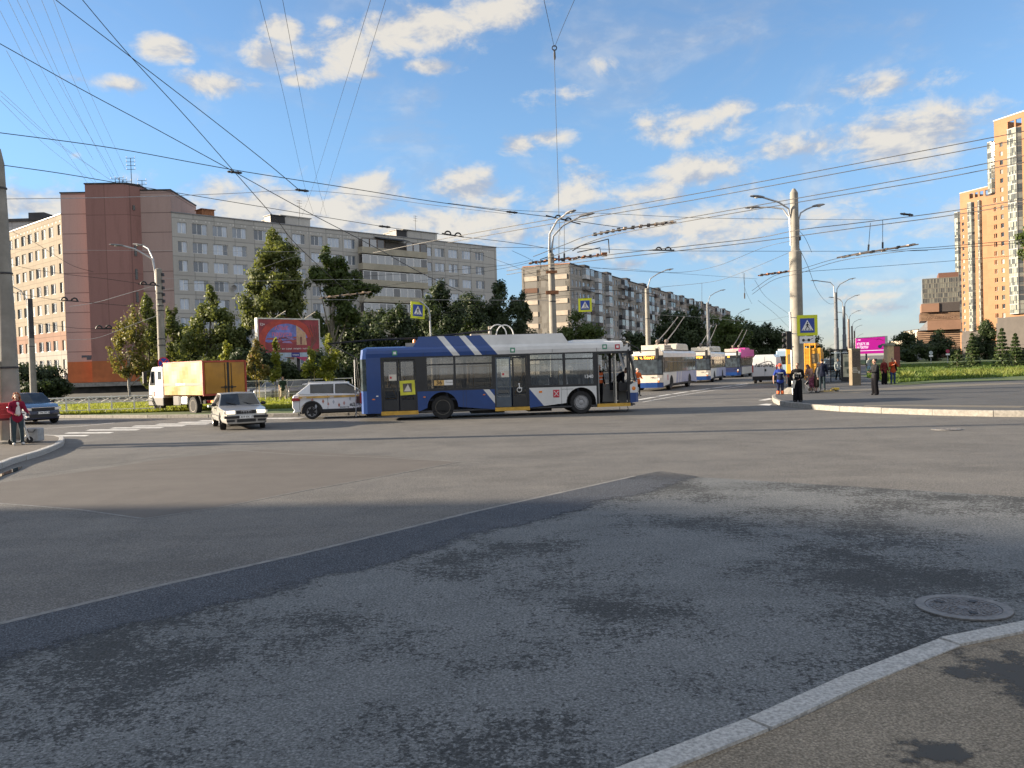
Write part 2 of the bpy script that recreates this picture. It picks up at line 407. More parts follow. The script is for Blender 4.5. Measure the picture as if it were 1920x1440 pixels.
# ground and road: one wide sheet, then thinner layers 4 mm apart
sheet('road', [(-1500,-200),(2500,-200),(2500,4000),(-1500,4000)], A_ROAD, 0.0)
seam_px = [(-260,1236),(0,1170),(280,1103),(560,1040),(880,962),(1190,893)]
seam = gp(seam_px)
sheet('worn_asphalt', seam + gp([(1330,896),(1560,910),(1920,932),(2500,965)]) + [(40,-8),(-14,-8)], A_NEAR, 0.002)
bl = gp([(-260,1236),(0,1170),(280,1103),(560,1040),(880,962),(1190,893),(1240,883),(1330,897),(1290,960),(1050,1030),(850,1100),(650,1170),(330,1260),(0,1360),(-260,1440)])
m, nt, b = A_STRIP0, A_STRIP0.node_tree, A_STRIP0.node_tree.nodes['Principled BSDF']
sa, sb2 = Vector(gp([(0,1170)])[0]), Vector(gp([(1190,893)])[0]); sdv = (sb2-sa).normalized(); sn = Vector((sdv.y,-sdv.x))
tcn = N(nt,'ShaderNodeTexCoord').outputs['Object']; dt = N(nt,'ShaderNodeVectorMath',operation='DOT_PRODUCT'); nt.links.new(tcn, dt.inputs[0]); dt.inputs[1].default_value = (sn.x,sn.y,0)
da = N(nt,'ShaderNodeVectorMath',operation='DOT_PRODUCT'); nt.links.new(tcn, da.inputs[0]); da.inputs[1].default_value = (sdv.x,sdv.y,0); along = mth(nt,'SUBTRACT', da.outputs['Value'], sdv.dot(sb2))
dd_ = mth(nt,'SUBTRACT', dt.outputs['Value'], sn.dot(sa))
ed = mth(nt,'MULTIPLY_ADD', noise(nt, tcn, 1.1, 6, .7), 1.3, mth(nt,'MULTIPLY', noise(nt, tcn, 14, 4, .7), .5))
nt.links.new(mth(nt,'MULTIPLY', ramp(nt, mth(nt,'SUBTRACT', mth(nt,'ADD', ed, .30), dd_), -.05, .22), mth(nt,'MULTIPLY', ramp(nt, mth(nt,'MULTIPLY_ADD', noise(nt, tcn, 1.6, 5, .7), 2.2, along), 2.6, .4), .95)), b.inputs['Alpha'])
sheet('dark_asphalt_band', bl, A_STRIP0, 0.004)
sheet('smooth_asphalt_patch', gp([(-300,930),(0,944),(150,956),(270,973),(420,950),(560,922),(720,893),(862,866),(700,854),(500,843),(430,848),(300,862),(150,885),(0,905),(-300,945)][1:-1]), A_PATCH, 0.002)
sm = strip_mb(seam, 0.085, 0.006)
strip_mb(gp([(130,830),(300,835),(550,852),(720,858),(862,866),(900,868)]), 0.05, 0.0045, sm)
strip_mb(gp([(-60,938),(0,944),(150,956),(270,973)]), 0.06, 0.0045, sm)
strip_mb(gp([(270,973),(420,950),(560,922),(720,893),(862,866)]), 0.045, 0.0045, sm)
strip_mb(gp([(0,897),(150,877),(300,857),(450,842)]), 0.04, 0.0045, sm)
struct('road_seams', sm, M_SEAM)

zb = MB()
for xl, xr, y in [(70,160,817.5),(120,206,812),(160,256,806.5),(205,300,802.6),(246,341,799),(290,386,795.5),(332,420,792),(370,455,789),(410,490,786.3),(493,562,784.6),(-30,60,824)]:
    hb, ht = 1.15*(y-700)/110, 1.0*(y-700)/110
    p = [g(xl, y+hb), g(xr, y+hb-.6), g(xr+9, y-ht-.6), g(xl+9, y-ht)]
    zb.poly([(q.x, q.y, 0.005) for q in p])
struct('zebra_crossing', zb, M_PAINT)
lm = MB()
strip_mb(gp([(-40,798),(72,804.5),(150,799),(215,793)]), 0.16, 0.005, lm)
strip_mb(gp([(100,787),(180,787),(300,786)]), 0.12, 0.005, lm)
for a, b in (((1196,750),(1228,744.5)),((1232,743.5),(1256,739.5)),((1262,738.6),(1290,734.4)),((1296,733.5),(1330,728.7)),((1337,727.8),(1372,723.3)),((1378,722.5),(1402,719.4))):
    strip_mb(gp([a, b]), 0.32, 0.005, lm)
strip_mb(gp([(1205,754),(1260,744),(1330,733),(1400,723)]), 0.12, 0.005, lm)
struct('lane_markings', lm, M_PAINT)
wm = MB()
p = [g(1422,749), g(1446,757.5), g(1419,757.5), g(1408,755)]
wm.poly([(q.x,q.y,.005) for q in [g(1436,757),g(1448,757.6),g(1443,760.5),g(1420,759.5)]]); wm.poly([(q.x,q.y,.005) for q in [g(1421,751),g(1443,746.5),g(1450,748.5),g(1434,751)]])
struct('kerb_corner_markings', wm, M_PAINT)

# kerbs: rows of stones with open joints
def kerb(name, line, width, h, stone=1.0, side=1, gap=0.02, z0=0.0, m=None):
    """line = outer foot on the road; the stone grows to the given side"""
    pts = [Vector(p[:2]) for p in line]; seg = [(pts[i+1]-pts[i]).length for i in range(len(pts)-1)]; tot = sum(seg)
    def P(s):
        for i, l in enumerate(seg):
            if s <= l or i == len(seg)-1: return pts[i] + (pts[i+1]-pts[i]) * (s/l)
            s -= l
    mb = MB(); n = max(1, int(tot/stone)); rr = random.Random(5)
    for k in range(n):
        a, b = P(tot*k/n + gap/2), P(tot*(k+1)/n - gap/2); t = (b-a).normalized(); nn = Vector((-t.y, t.x))*side
        dz = rr.uniform(-0.006, 0.006); off = nn*rr.uniform(-0.008, 0.008); ch = 0.02
        q = [(a+off, z0), (b+off, z0), (b+off, h+dz-ch), (a+off, h+dz-ch), (b+off+nn*ch, h+dz), (a+off+nn*ch, h+dz), (b+nn*width, h+dz), (a+nn*width, h+dz), (b+nn*width, z0), (a+nn*width, z0)]
        vs = [(v.x, v.y, z) for v, z in q]
        mb.add(vs, [(0,1,2,3),(3,2,4,5),(5,4,6,7),(7,6,8,9),(0,3,5,7,9),(1,8,6,4,2)])
    return struct(name, mb, m or M_KERB)
def off_line(line, w, side):
    out = []; n = len(line)
    for i, p in enumerate(line):
        a = Vector(line[max(i-1,0)][:2]); b = Vector(line[min(i+1,n-1)][:2]); t = (b-a).normalized()
        out.append(tuple(Vector(p[:2]) + Vector((-t.y, t.x))*side*w))
    return out
def fine_line(pts, n=6):
    out = []; P = [Vector(p[:2]) for p in pts]; P = [P[0]*2-P[1]] + P + [P[-1]*2-P[-2]]
    for i in range(1, len(P)-2):
        for j in range(n):
            t = j/n; a, b, c, d = P[i-1:i+3]
            out.append(tuple(0.5*((2*b)+(c-a)*t+(2*a-5*b+4*c-d)*t*t+(3*b-a-3*c+d)*t**3)))
    return out + [tuple(P[-2])]
ZP = 0.20      # plaza level
# near corner (bottom right)
ko = fine_line(gp([(760,1610),(1180,1442),(1450,1337),(1690,1227),(1830,1191),(1925,1172),(2150,1140)]))
kerb('near_kerb', ko, 0.19, 0.05, 1.05, side=-1)
ki = off_line(ko, 0.19, -1)
sheet('near_pavement', ki + [(9, 7.0), (9,-3), (-0.5,-3)], A_SIDE, 0.035)
# plaza on the right
po = fine_line(gp([(1553,690),(1566,700),(1548,708.5),(1488,730),(1452,745),(1449,753),(1462,760),(1517,767),(1600,773),(1790,780),(1920,782),(2300,786)][1:]), 5)
kerb('plaza_kerb', po, 0.16, ZP+0.005, 1.9, side=1, m=M_KERBP)
pin = off_line(po, 0.15, 1)
far = [tuple(g(2300,786)[:2]), (150, 33), (150, 75), (44, 75)]
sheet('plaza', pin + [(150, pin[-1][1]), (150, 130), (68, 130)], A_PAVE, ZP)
wp = MB()
strip_mb(gp([(1560,737),(1600,733),(1700,727.5),(1800,722.5),(1920,718)], ZP), 2.6, ZP+0.004, wp); strip_mb(gp([(1620,761),(1700,760.5),(1800,761.5),(1920,763)], ZP), 1.1, ZP+0.004, wp)
struct('worn_path', wp, asphalt('worn_path_sand', (0.17,0.155,0.13), (0.22,0.20,0.165), speck=0.3))
lr = fine_line(gp([(1612,704),(1640,711),(1676,722),(1760,718),(1840,715),(1925,712.5),(2100,708)], ZP), 4)
sheet('right_lawn', lr + [(220, 75), (260, 330), (118, 330), (55, 104)], M_LAWN, ZP+0.02)
# island on the left with the scooter
lo = fine_line(gp([(-260,985),(-100,920),(0,880),(31,868),(76,855),(112,840),(121,832),(119,826),(104,823),(60,822),(0,822),(-150,823),(-400,825)]), 5)
kerb('island_kerb', lo, 0.16, 0.15, 1.0, side=1)
sheet('island_pavement', off_line(lo, 0.15, 1), asphalt('island_asphalt', (0.15,0.135,0.12), (0.20,0.18,0.155), speck=0.3), 0.145)
# lawn on the left behind the low fence
lk = gp([(92,784),(272,784),(490,782),(700,778)])
kerb('lawn_kerb', lk, 0.18, 0.16, 1.2, side=1, m=M_KERBP)
sheet('left_lawn', off_line(lk, 0.17, 1) + gp([(720,756),(600,753.5),(480,754),(270,755),(60,757)]), M_LAWN, 0.13)
sheet('yard_ground', gp([(-900,768),(60,757),(270,755),(480,754),(600,753.5),(720,756),(900,745)]) + [(30,240),(-160,240)], soil('shaded_yard_soil', (0.030,0.030,0.026), (0.055,0.056,0.040)), 0.004)  # yard colour darkened to hold the shade in front of the shops
# puddle by the island kerb
m, nt, b = _nt('puddle_water'); b.inputs['Base Color'].default_value = (0.02,0.022,0.025,1); b.inputs['Roughness'].default_value = 0.03
bp = N(nt, 'ShaderNodeBump', inp={'Strength': 0.06}); nt.links.new(noise(nt, N(nt,'ShaderNodeTexCoord').outputs['Object'], 9, 3), bp.inputs['Height']); nt.links.new(bp.outputs[0], b.inputs['Normal'])
sheet('puddle', gp([(-60,898),(-20,892),(0,886),(20,878),(34,874),(42,876),(34,883),(12,890),(-10,899),(-40,906)]), m, 0.013)
# oil / wet stains on the near pavement
def stain(c, rx, ry, z, seed):
    m, nt, b = _nt('wet_stain'); v = N(nt,'ShaderNodeTexCoord').outputs['Object']
    b.inputs['Base Color'].default_value = (0.060,0.055,0.047,1); b.inputs['Roughness'].default_value = 0.7
    mp_ = N(nt,'ShaderNodeMapping'); mp_.vector_type = 'TEXTURE'; mp_.inputs['Location'].default_value = (c[0],c[1],z); mp_.inputs['Scale'].default_value = (rx,ry,1); nt.links.new(v, mp_.inputs[0])
    ln = N(nt,'ShaderNodeVectorMath',operation='LENGTH'); nt.links.new(mp_.outputs[0], ln.inputs[0])
    n_ = mth(nt,'ADD', mth(nt,'MULTIPLY_ADD', noise(nt, v, 3.6+seed, 8, .74), 4.4, -1.45), mth(nt,'MULTIPLY', noise(nt, v, 30, 3, .7), .25))
    nt.links.new(mth(nt,'MULTIPLY', ramp(nt, mth(nt,'SUBTRACT', n_, ln.outputs['Value']), -.05, .55), .85), b.inputs['Alpha'])
    sheet('pavement_stains', [(c[0]-rx*1.6,c[1]-ry*1.6),(c[0]+rx*1.6,c[1]-ry*1.6),(c[0]+rx*1.6,c[1]+ry*1.6),(c[0]-rx*1.6,c[1]+ry*1.6)], m, z)
q = g(1895,1270,.035); stain((q.x+.1,q.y), .50, .62, .0375, 0)
q = g(1760,1410,.035); stain((q.x,q.y), .26, .17, .0385, 1.3)
# manholes
def manhole(label, c, r, cat='manhole cover', z=0.006):
    t = thing('manhole_cover', label, cat, (c[0], c[1], z))
    MB().lathe([(r*1.0,0.0),(r*1.0,0.012),(r*0.80,0.012),(r*0.80,0.004)], n=48).build('rim', mat('cast_iron_rim',(0.18,0.175,0.17),0.6,0.3,var=0.25,scale=20), t)
    mb = MB().lathe([(0.001,0.010),(r*0.78,0.010),(r*0.78,0.0)], n=48, caps=False)
    rr = random.Random(3); k = 0
    for ring in range(2, 9):
        rad = r*0.78*ring/9.2; nb = int(2*PI*rad/0.05)
        for j in range(nb):
            a = 2*PI*j/nb + ring; mb.box((rad*math.cos(a), rad*math.sin(a), 0.012), (0.022, 0.034, 0.006), rot=(0,0,a))
    mb.build('lid', mat('cast_iron', (0.15,0.145,0.145), 0.55, 0.3, var=0.3, scale=18), t)
    hb = MB()
    for a in (0.7, 2.3, 4.6): hb.box((r*0.52*math.cos(a), r*0.52*math.sin(a), 0.017), (0.07,0.05,0.004), rot=(0,0,a))
    build_each(hb, 'pick_hole', M_BLACK, t)
    return t
manhole('round cast iron manhole cover in the worn asphalt beside the near kerb', g(1806,1141), 0.36)
manhole('small distant manhole cover in the road before the right kerb', g(1774,805.5), 0.38)
# ---------------------------------------------------------------- buildings
def wall_panels(name, col, pw=3.2, ph=2.8, var=0.10, z0=0.0, line=0.5, rough=0.9, streak=0.35):
    """precast panel wall: joint lines and a tone per panel, in the wall's own coordinates"""
    m, nt, b = _nt(name); v = N(nt, 'ShaderNodeTexCoord').outputs['Object']
    s = N(nt, 'ShaderNodeSeparateXYZ'); nt.links.new(v, s.inputs[0])
    fx = mth(nt, 'DIVIDE', s.outputs[0], pw); fz = mth(nt, 'DIVIDE', mth(nt, 'SUBTRACT', s.outputs[2], z0), ph)
    jx = mth(nt, 'ABSOLUTE', mth(nt, 'SUBTRACT', mth(nt, 'FRACT', fx), 0.5)); jz = mth(nt, 'ABSOLUTE', mth(nt, 'SUBTRACT', mth(nt, 'FRACT', fz), 0.5))
    j = mth(nt, 'MAXIMUM', mth(nt, 'GREATER_THAN', jx, 0.5-0.06/pw), mth(nt, 'GREATER_THAN', jz, 0.5-0.06/ph))
    wn = N(nt, 'ShaderNodeTexWhiteNoise'); wn.noise_dimensions = '2D'
    cbx = N(nt, 'ShaderNodeCombineXYZ'); nt.links.new(mth(nt, 'FLOOR', fx), cbx.inputs[0]); nt.links.new(mth(nt, 'FLOOR', fz), cbx.inputs[1]); nt.links.new(cbx.outputs[0], wn.inputs['Vector'])
    c = mix(nt, wn.outputs['Value'], tuple(x*(1-var) for x in col), tuple(min(1, x*(1+var)) for x in col))
    mpn = N(nt, 'ShaderNodeMapping'); mpn.inputs['Scale'].default_value = (1.2, 1.2, 0.16); nt.links.new(v, mpn.inputs[0])
    c = mix(nt, mth(nt, 'MULTIPLY', ramp(nt, noise(nt, mpn.outputs[0], 0.9, 6, 0.7), 0.45, 0.8), streak), c, tuple(x*0.6 for x in col))
    c = mix(nt, mth(nt, 'MULTIPLY', ramp(nt, noise(nt, v, 5, 5, 0.7), 0.35, 0.75), 0.16), c, tuple(x*0.55 for x in col))
    c = mix(nt, mth(nt, 'MULTIPLY', j, line), c, tuple(x*0.32 for x in col))
    nt.links.new(c, b.inputs['Base Color']); b.inputs['Roughness'].default_value = rough; b.inputs['Specular IOR Level'].default_value = 0.2
    return m
def pane_mat(name, dark=(0.03,0.045,0.06), light=(0.55,0.56,0.56), share=0.5, rough=0.06):
    """window pane: room dark or curtain light, different for every window, under a glossy surface"""
    m, nt, b = _nt(name); oi = N(nt, 'ShaderNodeObjectInfo'); ge = N(nt, 'ShaderNodeNewGeometry')
    rnd = mth(nt, 'FRACT', mth(nt, 'ADD', mth(nt, 'MULTIPLY', oi.outputs['Random'], 7.3), ge.outputs['Random Per Island']))
    v = N(nt, 'ShaderNodeTexCoord').outputs['Object']
    mpn = N(nt, 'ShaderNodeMapping'); mpn.inputs['Scale'].default_value = (9, 9, 0.5); nt.links.new(v, mpn.inputs[0])
    cur = noise(nt, mpn.outputs[0], 1.3, 2)
    f = mth(nt, 'MULTIPLY', ramp(nt, rnd, share-0.35, share+0.3), mth(nt, 'MULTIPLY_ADD', cur, 0.8, 0.45))
    nt.links.new(mix(nt, f, dark, light), b.inputs['Base Color'])
    b.inputs['Roughness'].default_value = rough; b.inputs['Specular IOR Level'].default_value = 0.9
    b.inputs['Coat Weight'].default_value = 0.35; b.inputs['Coat Roughness'].default_value = 0.03
    return m
M_PANE = pane_mat('window_pane', dark=(0.06,0.085,0.12), light=(0.52,0.60,0.72), share=.40); M_PANE_SUN = pane_mat('sunlit_window_pane', dark=(0.02,0.03,0.04), light=(0.42,0.42,0.38), share=.62)  # bluish sky reflection put into the light tone of the shaded panes
M_FRAME = mat('white_window_frame', (0.72,0.72,0.71), 0.5, var=0.08)
M_FRAMED = mat('brown_window_frame', (0.10,0.065,0.045), 0.6, var=0.2)
M_ROOF = mat('roof_felt', (0.06,0.06,0.065), 0.9, var=0.25, scale=0.8)

_wp = {}
def win_meshes(w, h, n, fmat, pmat):
    k = (round(w,2), round(h,2), n, fmat.name, pmat.name)
    if k not in _wp:
        f = MB(); t = 0.07; d = 0.06
        f.bx(0,w,0,d,0,t).bx(0,w,0,d,h-t,h).bx(0,t,0,d,t,h-t).bx(w-t,w,0,d,t,h-t)
        for i in range(1, n): x = w*i/n; f.bx(x-t*.55,x+t*.55,0.004,d,t,h-t)
        f.bx(-0.06,w+0.06,-0.10,0.0,-0.05,0.0)
        p = MB()
        for i in range(n): p.bx(w*i/n+t*.5, w*(i+1)/n-t*.5, d*.5, d*.5+.012, t, h-t)
        fo = f.build('window', [fmat]); po = p.build('pane', [pmat])
        _wp[k] = (fo.data, po.data); bpy.data.objects.remove(fo); bpy.data.objects.remove(po)
    return _wp[k]
def mkobj(name, me, parent, loc=(0,0,0), rz=0):
    o = bpy.data.objects.new(name, me); COL.objects.link(o); o.parent = parent; o.location = loc
    if rz: o.rotation_euler = (0,0,rz)
    return o
class Wing:
    """one flat facade of a building thing: local x to the right along the wall, y into it, z up"""
    def __init__(s, root, o, d, L, H, z0=0.0):
        s.root, s.o, s.d, s.L, s.H, s.z0 = root, Vector((o[0]-root.location.x, o[1]-root.location.y, z0)), Vector(d).normalized(), L, H, z0
        s.w0 = Vector((o[0], o[1], z0)); s.rz = math.atan2(s.d.y, s.d.x); s.holes = []; s.wins = []
    def P(s, x, y, z): return s.o + Vector((s.d.x*x - s.d.y*y, s.d.y*x + s.d.x*y, z))
    def Wd(s, x, z): return s.w0 + Vector((s.d.x*x, s.d.y*x, z))
    def px(s, px, py): return px2line(px, py, s.w0, s.d)
    def win(s, xc, zc, w, h, n, fm=None, pm=None):
        s.holes.append((xc-w/2, xc+w/2, zc-h/2, zc+h/2)); s.wins.append((xc-w/2, zc-h/2, w, h, n, fm or M_FRAME, pm or M_PANE))
    def wall(s, name, mats, depth=0.22, core=0.0, zmat=None, corner_roof=True):
        mb = MB(); rows = sorted({(round(h[2],3), round(h[3],3)) for h in s.holes}); z = 0.0
        mi = zmat or (lambda x, z: 0)
        for za, zb in rows:
            if za > z + 1e-4: mb.poly([(0,0,z),(s.L,0,z),(s.L,0,za),(0,0,za)], mi(s.L/2,(z+za)/2))
            x = 0.0
            for h in sorted(q for q in s.holes if round(q[2],3) == za and round(q[3],3) == zb):
                if h[0] > x: mb.poly([(x,0,za),(h[0],0,za),(h[0],0,zb),(x,0,zb)], mi((x+h[0])/2,(za+zb)/2))
                a, b = h[0], h[1]; m_ = mi((a+b)/2,(za+zb)/2)
                mb.poly([(a,0,za),(a,depth,za),(a,depth,zb),(a,0,zb)], m_); mb.poly([(b,0,za),(b,0,zb),(b,depth,zb),(b,depth,za)], m_)
                mb.poly([(a,0,za),(b,0,za),(b,depth,za),(a,depth,za)], m_); mb.poly([(a,0,zb),(a,depth,zb),(b,depth,zb),(b,0,zb)], m_)
                x = b
            if x < s.L: mb.poly([(x,0,za),(s.L,0,za),(s.L,0,zb),(x,0,zb)], mi((x+s.L)/2,(za+zb)/2))
            z = zb
        if z < s.H: mb.poly([(0,0,z),(s.L,0,z),(s.L,0,s.H),(0,0,s.H)], mi(s.L/2,(z+s.H)/2))
        if core: mb.bx(0, s.L, depth+0.005, core, 0, s.H-0.01, 0); mb.poly([(0,0,0),(0,depth+.01,0),(0,depth+.01,s.H),(0,0,s.H)],0); mb.poly([(s.L,0,0),(s.L,0,s.H),(s.L,depth+.01,s.H),(s.L,depth+.01,0)],0)
        s.wall_o = mb.build(name, mats, s.root, loc=s.o, rz=s.rz)
        s.depth = depth
        return s.wall_o
    def place(s, budget=100):
        """the windows that show largest become parts (frame > pane), the rest one part"""
        def size(q): p = s.Wd(q[0]+q[2]/2, q[1]+q[3]/2) - CAM; return -q[2]*q[3]/p.length_squared
        order = sorted(s.wins, key=size); rest = MB()
        for q in order[:budget]:
            fm, pm = win_meshes(*q[2:]); f = mkobj('window', fm, s.root, s.P(q[0], s.depth-0.075, q[1]), s.rz); mkobj('pane', pm, f)
        for x, z, w, h, n, fmt, pmt in order[budget:]:
            t = .07
            rest.bx(x,x+w,s.depth-.06,s.depth-.05,z,z+h,0)
            for i in range(n): rest.bx(x+w*i/n+t,x+w*(i+1)/n-t,s.depth-.075,s.depth-.061,z+t,z+h-t,1)
        if order[budget:]:
            tag(rest.build('distant_windows', [M_FRAME, order[0][6]], s.root, loc=s.o, rz=s.rz), kind='stuff')
        return min(budget, len(order))
    def part(s, name, mb, mats, parent=None, **k):
        if parent is None: return mb.build(name, mats, s.root, loc=s.o, rz=s.rz, **k)
        return mb.build(name, mats, parent, **k)

# ---- left apartment block: sunny wing, rust corner block, long grey wing
Ccor = Vector((-64.5, 121.0)); Acor = Vector((-49.0, 122.0)); Bend = Vector((-2.37, 168.0))
bl1 = thing('apartment_building', 'grey nine storey panel block with a rust red corner block and sunny beige wing', 'building', (Ccor.x, Ccor.y, 0))
gw = Wing(bl1, Acor, Bend - Acor, (Bend-Acor).length, 26.0)
rowsz = [1.5+2.8*k for k in range(9)]
colpx = [(344,1.25,2),(377,2.1,3),(415,2.1,3),(451,2.1,3),(491,2.1,3),(529,2.0,3),(562,2.1,3),(596,2.1,3),(627,2.1,3),(657,2.0,3),(802,1.9,2),(825,2.1,3),(850,2.1,3),(875,2.1,3),(900,2.1,3)]
for px, w, n in colpx:
    x = gw.px(px, 500)[0]
    for z in rowsz: gw.win(x, z, w*1.1, 1.62, n)
M_GREY = wall_panels('grey_panel_wall', (0.475,0.46,0.43), 3.25, 2.8, 0.07, 0.1, line=0.55)
M_REDP = wall_panels('red_panel_wall', (0.34,0.20,0.17), 3.25, 2.8, 0.1, 0.1)
xa = gw.px(440,560)[0]
gw.wall('grey_wing_wall', [M_GREY, M_REDP], core=13, zmat=lambda x, z: 1 if 9.6 < z < 10.5 and x > xa else 0)
x0, x1 = gw.px(672,500)[0], gw.px(793,500)[0]
# attic band with little vent holes, roof edge, boxes
mb = MB(); 
for k in range(34):
    xx = 1.2 + k*1.93
    if xx < gw.L-1: mb.bx(xx,xx+.22,-.012,0.0,24.95,25.2); mb.bx(xx+.55,xx+.77,-.012,0.0,24.95,25.2)
gw.part('vent_hole', mb, [mat('vent_cover',(0.62,0.6,0.56),0.8)])
gw.part('parapet', MB().bx(-.05,gw.L+.05,-.12,.25,26.0,26.14).bx(gw.L-0.2,gw.L+.05,.25,13,26.0,26.14), [mat('parapet_tin',(0.22,0.22,0.23),0.5,0.3)])
for px_, w_, h_, m_ in ((402,2.0,1.1,M_RUST),(533,2.6,1.4,M_BLACK),(765,2.4,1.3,M_BLACK)):
    xx = gw.px(px_,420)[0]; gw.part('roof_vent', MB().bx(xx-w_/2,xx+w_/2,2,4,26.14,26.3+h_).bx(xx-w_/2-.15,xx+w_/2+.15,1.85,4.15,26.3+h_,26.42+h_), [m_])
for a_, b_ in ((545,600),(775,838)):
    xa_, xb_ = gw.px(a_,420)[0], gw.px(b_,430)[0]; gw.part('lift_house', MB().bx(xa_,xb_,3,9,26.14,28.0).bx(xa_-.2,xb_+.2,2.8,9.2,28.0,28.15), [M_GREY])
mb = MB()
for px_ in (586, 804):
    xx = gw.px(px_,420)[0]; mb.tube([(xx,4,28.1),(xx,4,31.2)],.04,5); 
    for zz in (30.2,30.7,31.1): mb.tube([(xx-.5,4,zz),(xx+.5,4,zz)],.025,4)
gw.part('roof_antenna', mb, [M_DARKM])
# balcony tier
M_CREAM = mat('cream_parapet', (0.43,0.39,0.30), 0.85, var=0.1, scale=0.6, dirt=0.25)
gp_, gf_ = pane_mat('balcony_glass', (0.05,0.06,0.075), (0.4,0.42,0.44), 0.45), M_FRAME
for k, z in enumerate(rowsz):
    top = k == 8
    b = gw.part('balcony', MB().bx(x0,x1,-1.35,-1.22,z-1.55,z-.45).bx(x0,x0+.12,-1.22,0,z-1.55,z-.45).bx(x1-.12,x1,-1.22,0,z-1.55,z-.45).bx(x0+.12,x1-.12,-1.22,0,z-1.55,z-1.4), [M_CREAM])
    nb = 9; f = MB(); p = MB(); rr = random.Random(k*3+1)
    for i in range(nb):
        a_, c_ = x0+(x1-x0)*i/nb, x0+(x1-x0)*(i+1)/nb
        if top and 3 <= i <= 5: continue
        if rr.random() < .12 and k < 7: continue
        f.bx(a_+.02,a_+.12,-1.3,-1.22,z-.45,z+1.05); f.bx(c_-.1,c_,-1.3,-1.22,z-.45,z+1.05); f.bx(a_+.12,c_-.1,-1.3,-1.22,z+.95,z+1.05)
        p.bx(a_+.12,c_-.1,-1.27,-1.25,z-.45,z+.95)
    (build_each if k > 6 else (lambda q, *a: q.build(*a)))(f, 'frame', [M_FRAMED if top else M_FRAME], b) if k <= 6 else None
    if k <= 6: p.build('glazing', [gp_], b)
    else: 
        for lo_, hi_ in ((0,(x0+x1)/2-.01),((x0+x1)/2-.01,1e9)):
            for q_, nm_, mm_ in ((f,'frame',M_FRAMED if top else M_FRAME),(p,'glazing',gp_)):
                w2 = MB(); w2.v = q_.v; sel_ = [i for i,fc in enumerate(q_.f) if lo_ <= sum(q_.v[j][0] for j in fc)/len(fc) < hi_]; w2.f = [q_.f[i] for i in sel_]; w2.m = [0]*len(sel_)
                if w2.f:
                    used = sorted({j for fc in w2.f for j in fc}); rm_ = {j:i for i,j in enumerate(used)}; w2.v = [q_.v[j] for j in used]; w2.f = [[rm_[j] for j in fc] for fc in w2.f]; w2.build(nm_, [mm_], b)
    MB().bx(x0+.2,x1-.2,-.02,.0,z-1.3,z+1.1).build('back_wall', [mat('balcony_back',(0.16,0.15,0.14),0.9,var=.3)], b)
xx0, xx1 = gw.px(702,450)[0], gw.px(757,460)[0]
gw.part('balcony_canopy', MB().prism([(-1.9,25.0),(-0.02,25.5),(-.02,25.62),(-1.9,25.1)], xx0, xx1, 'yz'), [M_BLACK])
nw = gw.place(72)
gw.part('satellite_dish', MB().lathe([(0.02,-.02),(.25,-.08),(.42,-.2)], (gw.px(437,545)[0], -.25, 15.4), 'y', 14, caps=False).bx(gw.px(437,545)[0]-.03,gw.px(437,545)[0]+.03,-.3,0,15.3,15.36), [mat('dish_grey',(0.22,0.21,0.2),0.6)])

# sunny left wing
dl = Vector((0.757,-0.653)); Eend = Ccor - dl*46
lw = Wing(bl1, Eend, dl, 46.0, 26.0)
for k in range(18):
    x = 46.0 - 1.2 - k*2.75 if k else 46.0-1.0
    for z in rowsz: lw.win(x, z, 1.05 if k == 0 else 1.75, 1.5, 2, pm=M_PANE_SUN)
M_BEIGE = wall_panels('beige_panel_wall', (0.275,0.235,0.185), 2.75, 2.8, 0.08, 0.1, line=0.35)
M_PINKP = wall_panels('pink_panel_wall', (0.26,0.165,0.125), 2.75, 2.8, 0.08, 0.1)
M_PALEP = wall_panels('pale_panel_wall', (0.31,0.29,0.26), 2.75, 2.8, 0.08, 0.1)
lw.wall('beige_wing_wall', [M_BEIGE, M_PINKP, M_PALEP], core=13, zmat=lambda x, z: 1 if 5.7 < z < 8.6 else (2 if z < 5.7 else 0))
lw.place(27)
mb = MB()
for k in range(24):
    xx = 45.4 - k*1.38; mb.bx(xx-.11,xx+.11,-.012,0,24.95,25.2)
lw.part('vent_hole', mb, [mat('vent_cover',(0.62,0.6,0.56),0.8)])
lw.part('parapet', MB().bx(-.05,46.0,-.12,.25,26.0,26.14), [mat('parapet_tin',(0.22,0.22,0.23),0.5,0.3)])
s_ = MB(); s_.text('Аптека 24', 0.95, (39.8,-.14,2.75), mat=0); lw.part('shop_sign', s_, [mat('orange_letters',(0.75,0.33,0.05),0.5)])
lw.part('air_conditioner', MB().bx(45.2,45.9,-.5,-.1,2.3,3.0), [mat('ac_box',(0.5,0.5,0.48),0.6)])
lw.part('entrance_porch', MB().bx(41.5,45.5,-1.2,-.02,0,2.0).bx(41.2,45.8,-1.6,-.02,2.0,2.2), [mat('porch_wall',(0.3,0.27,0.22),0.85)])
# another block seen over the wing
mb = MB().bx(-104,-86,152,166,0,33.5); 
b0 = thing('apartment_building', 'pale flat roofed block just peeping over the sunny beige wing at the left edge', 'building', (-95,155,0))
MB().bx(-13,9,0,14,0,31.6).build('wall', [wall_panels('distant_panel_wall',(0.42,0.42,0.43),3.2,2.8)], b0)
MB().bx(-13.4,9.4,-.4,14.4,31.6,32.1).bx(4,7,4,7,32.1,34).build('roof', [M_ROOF], b0)

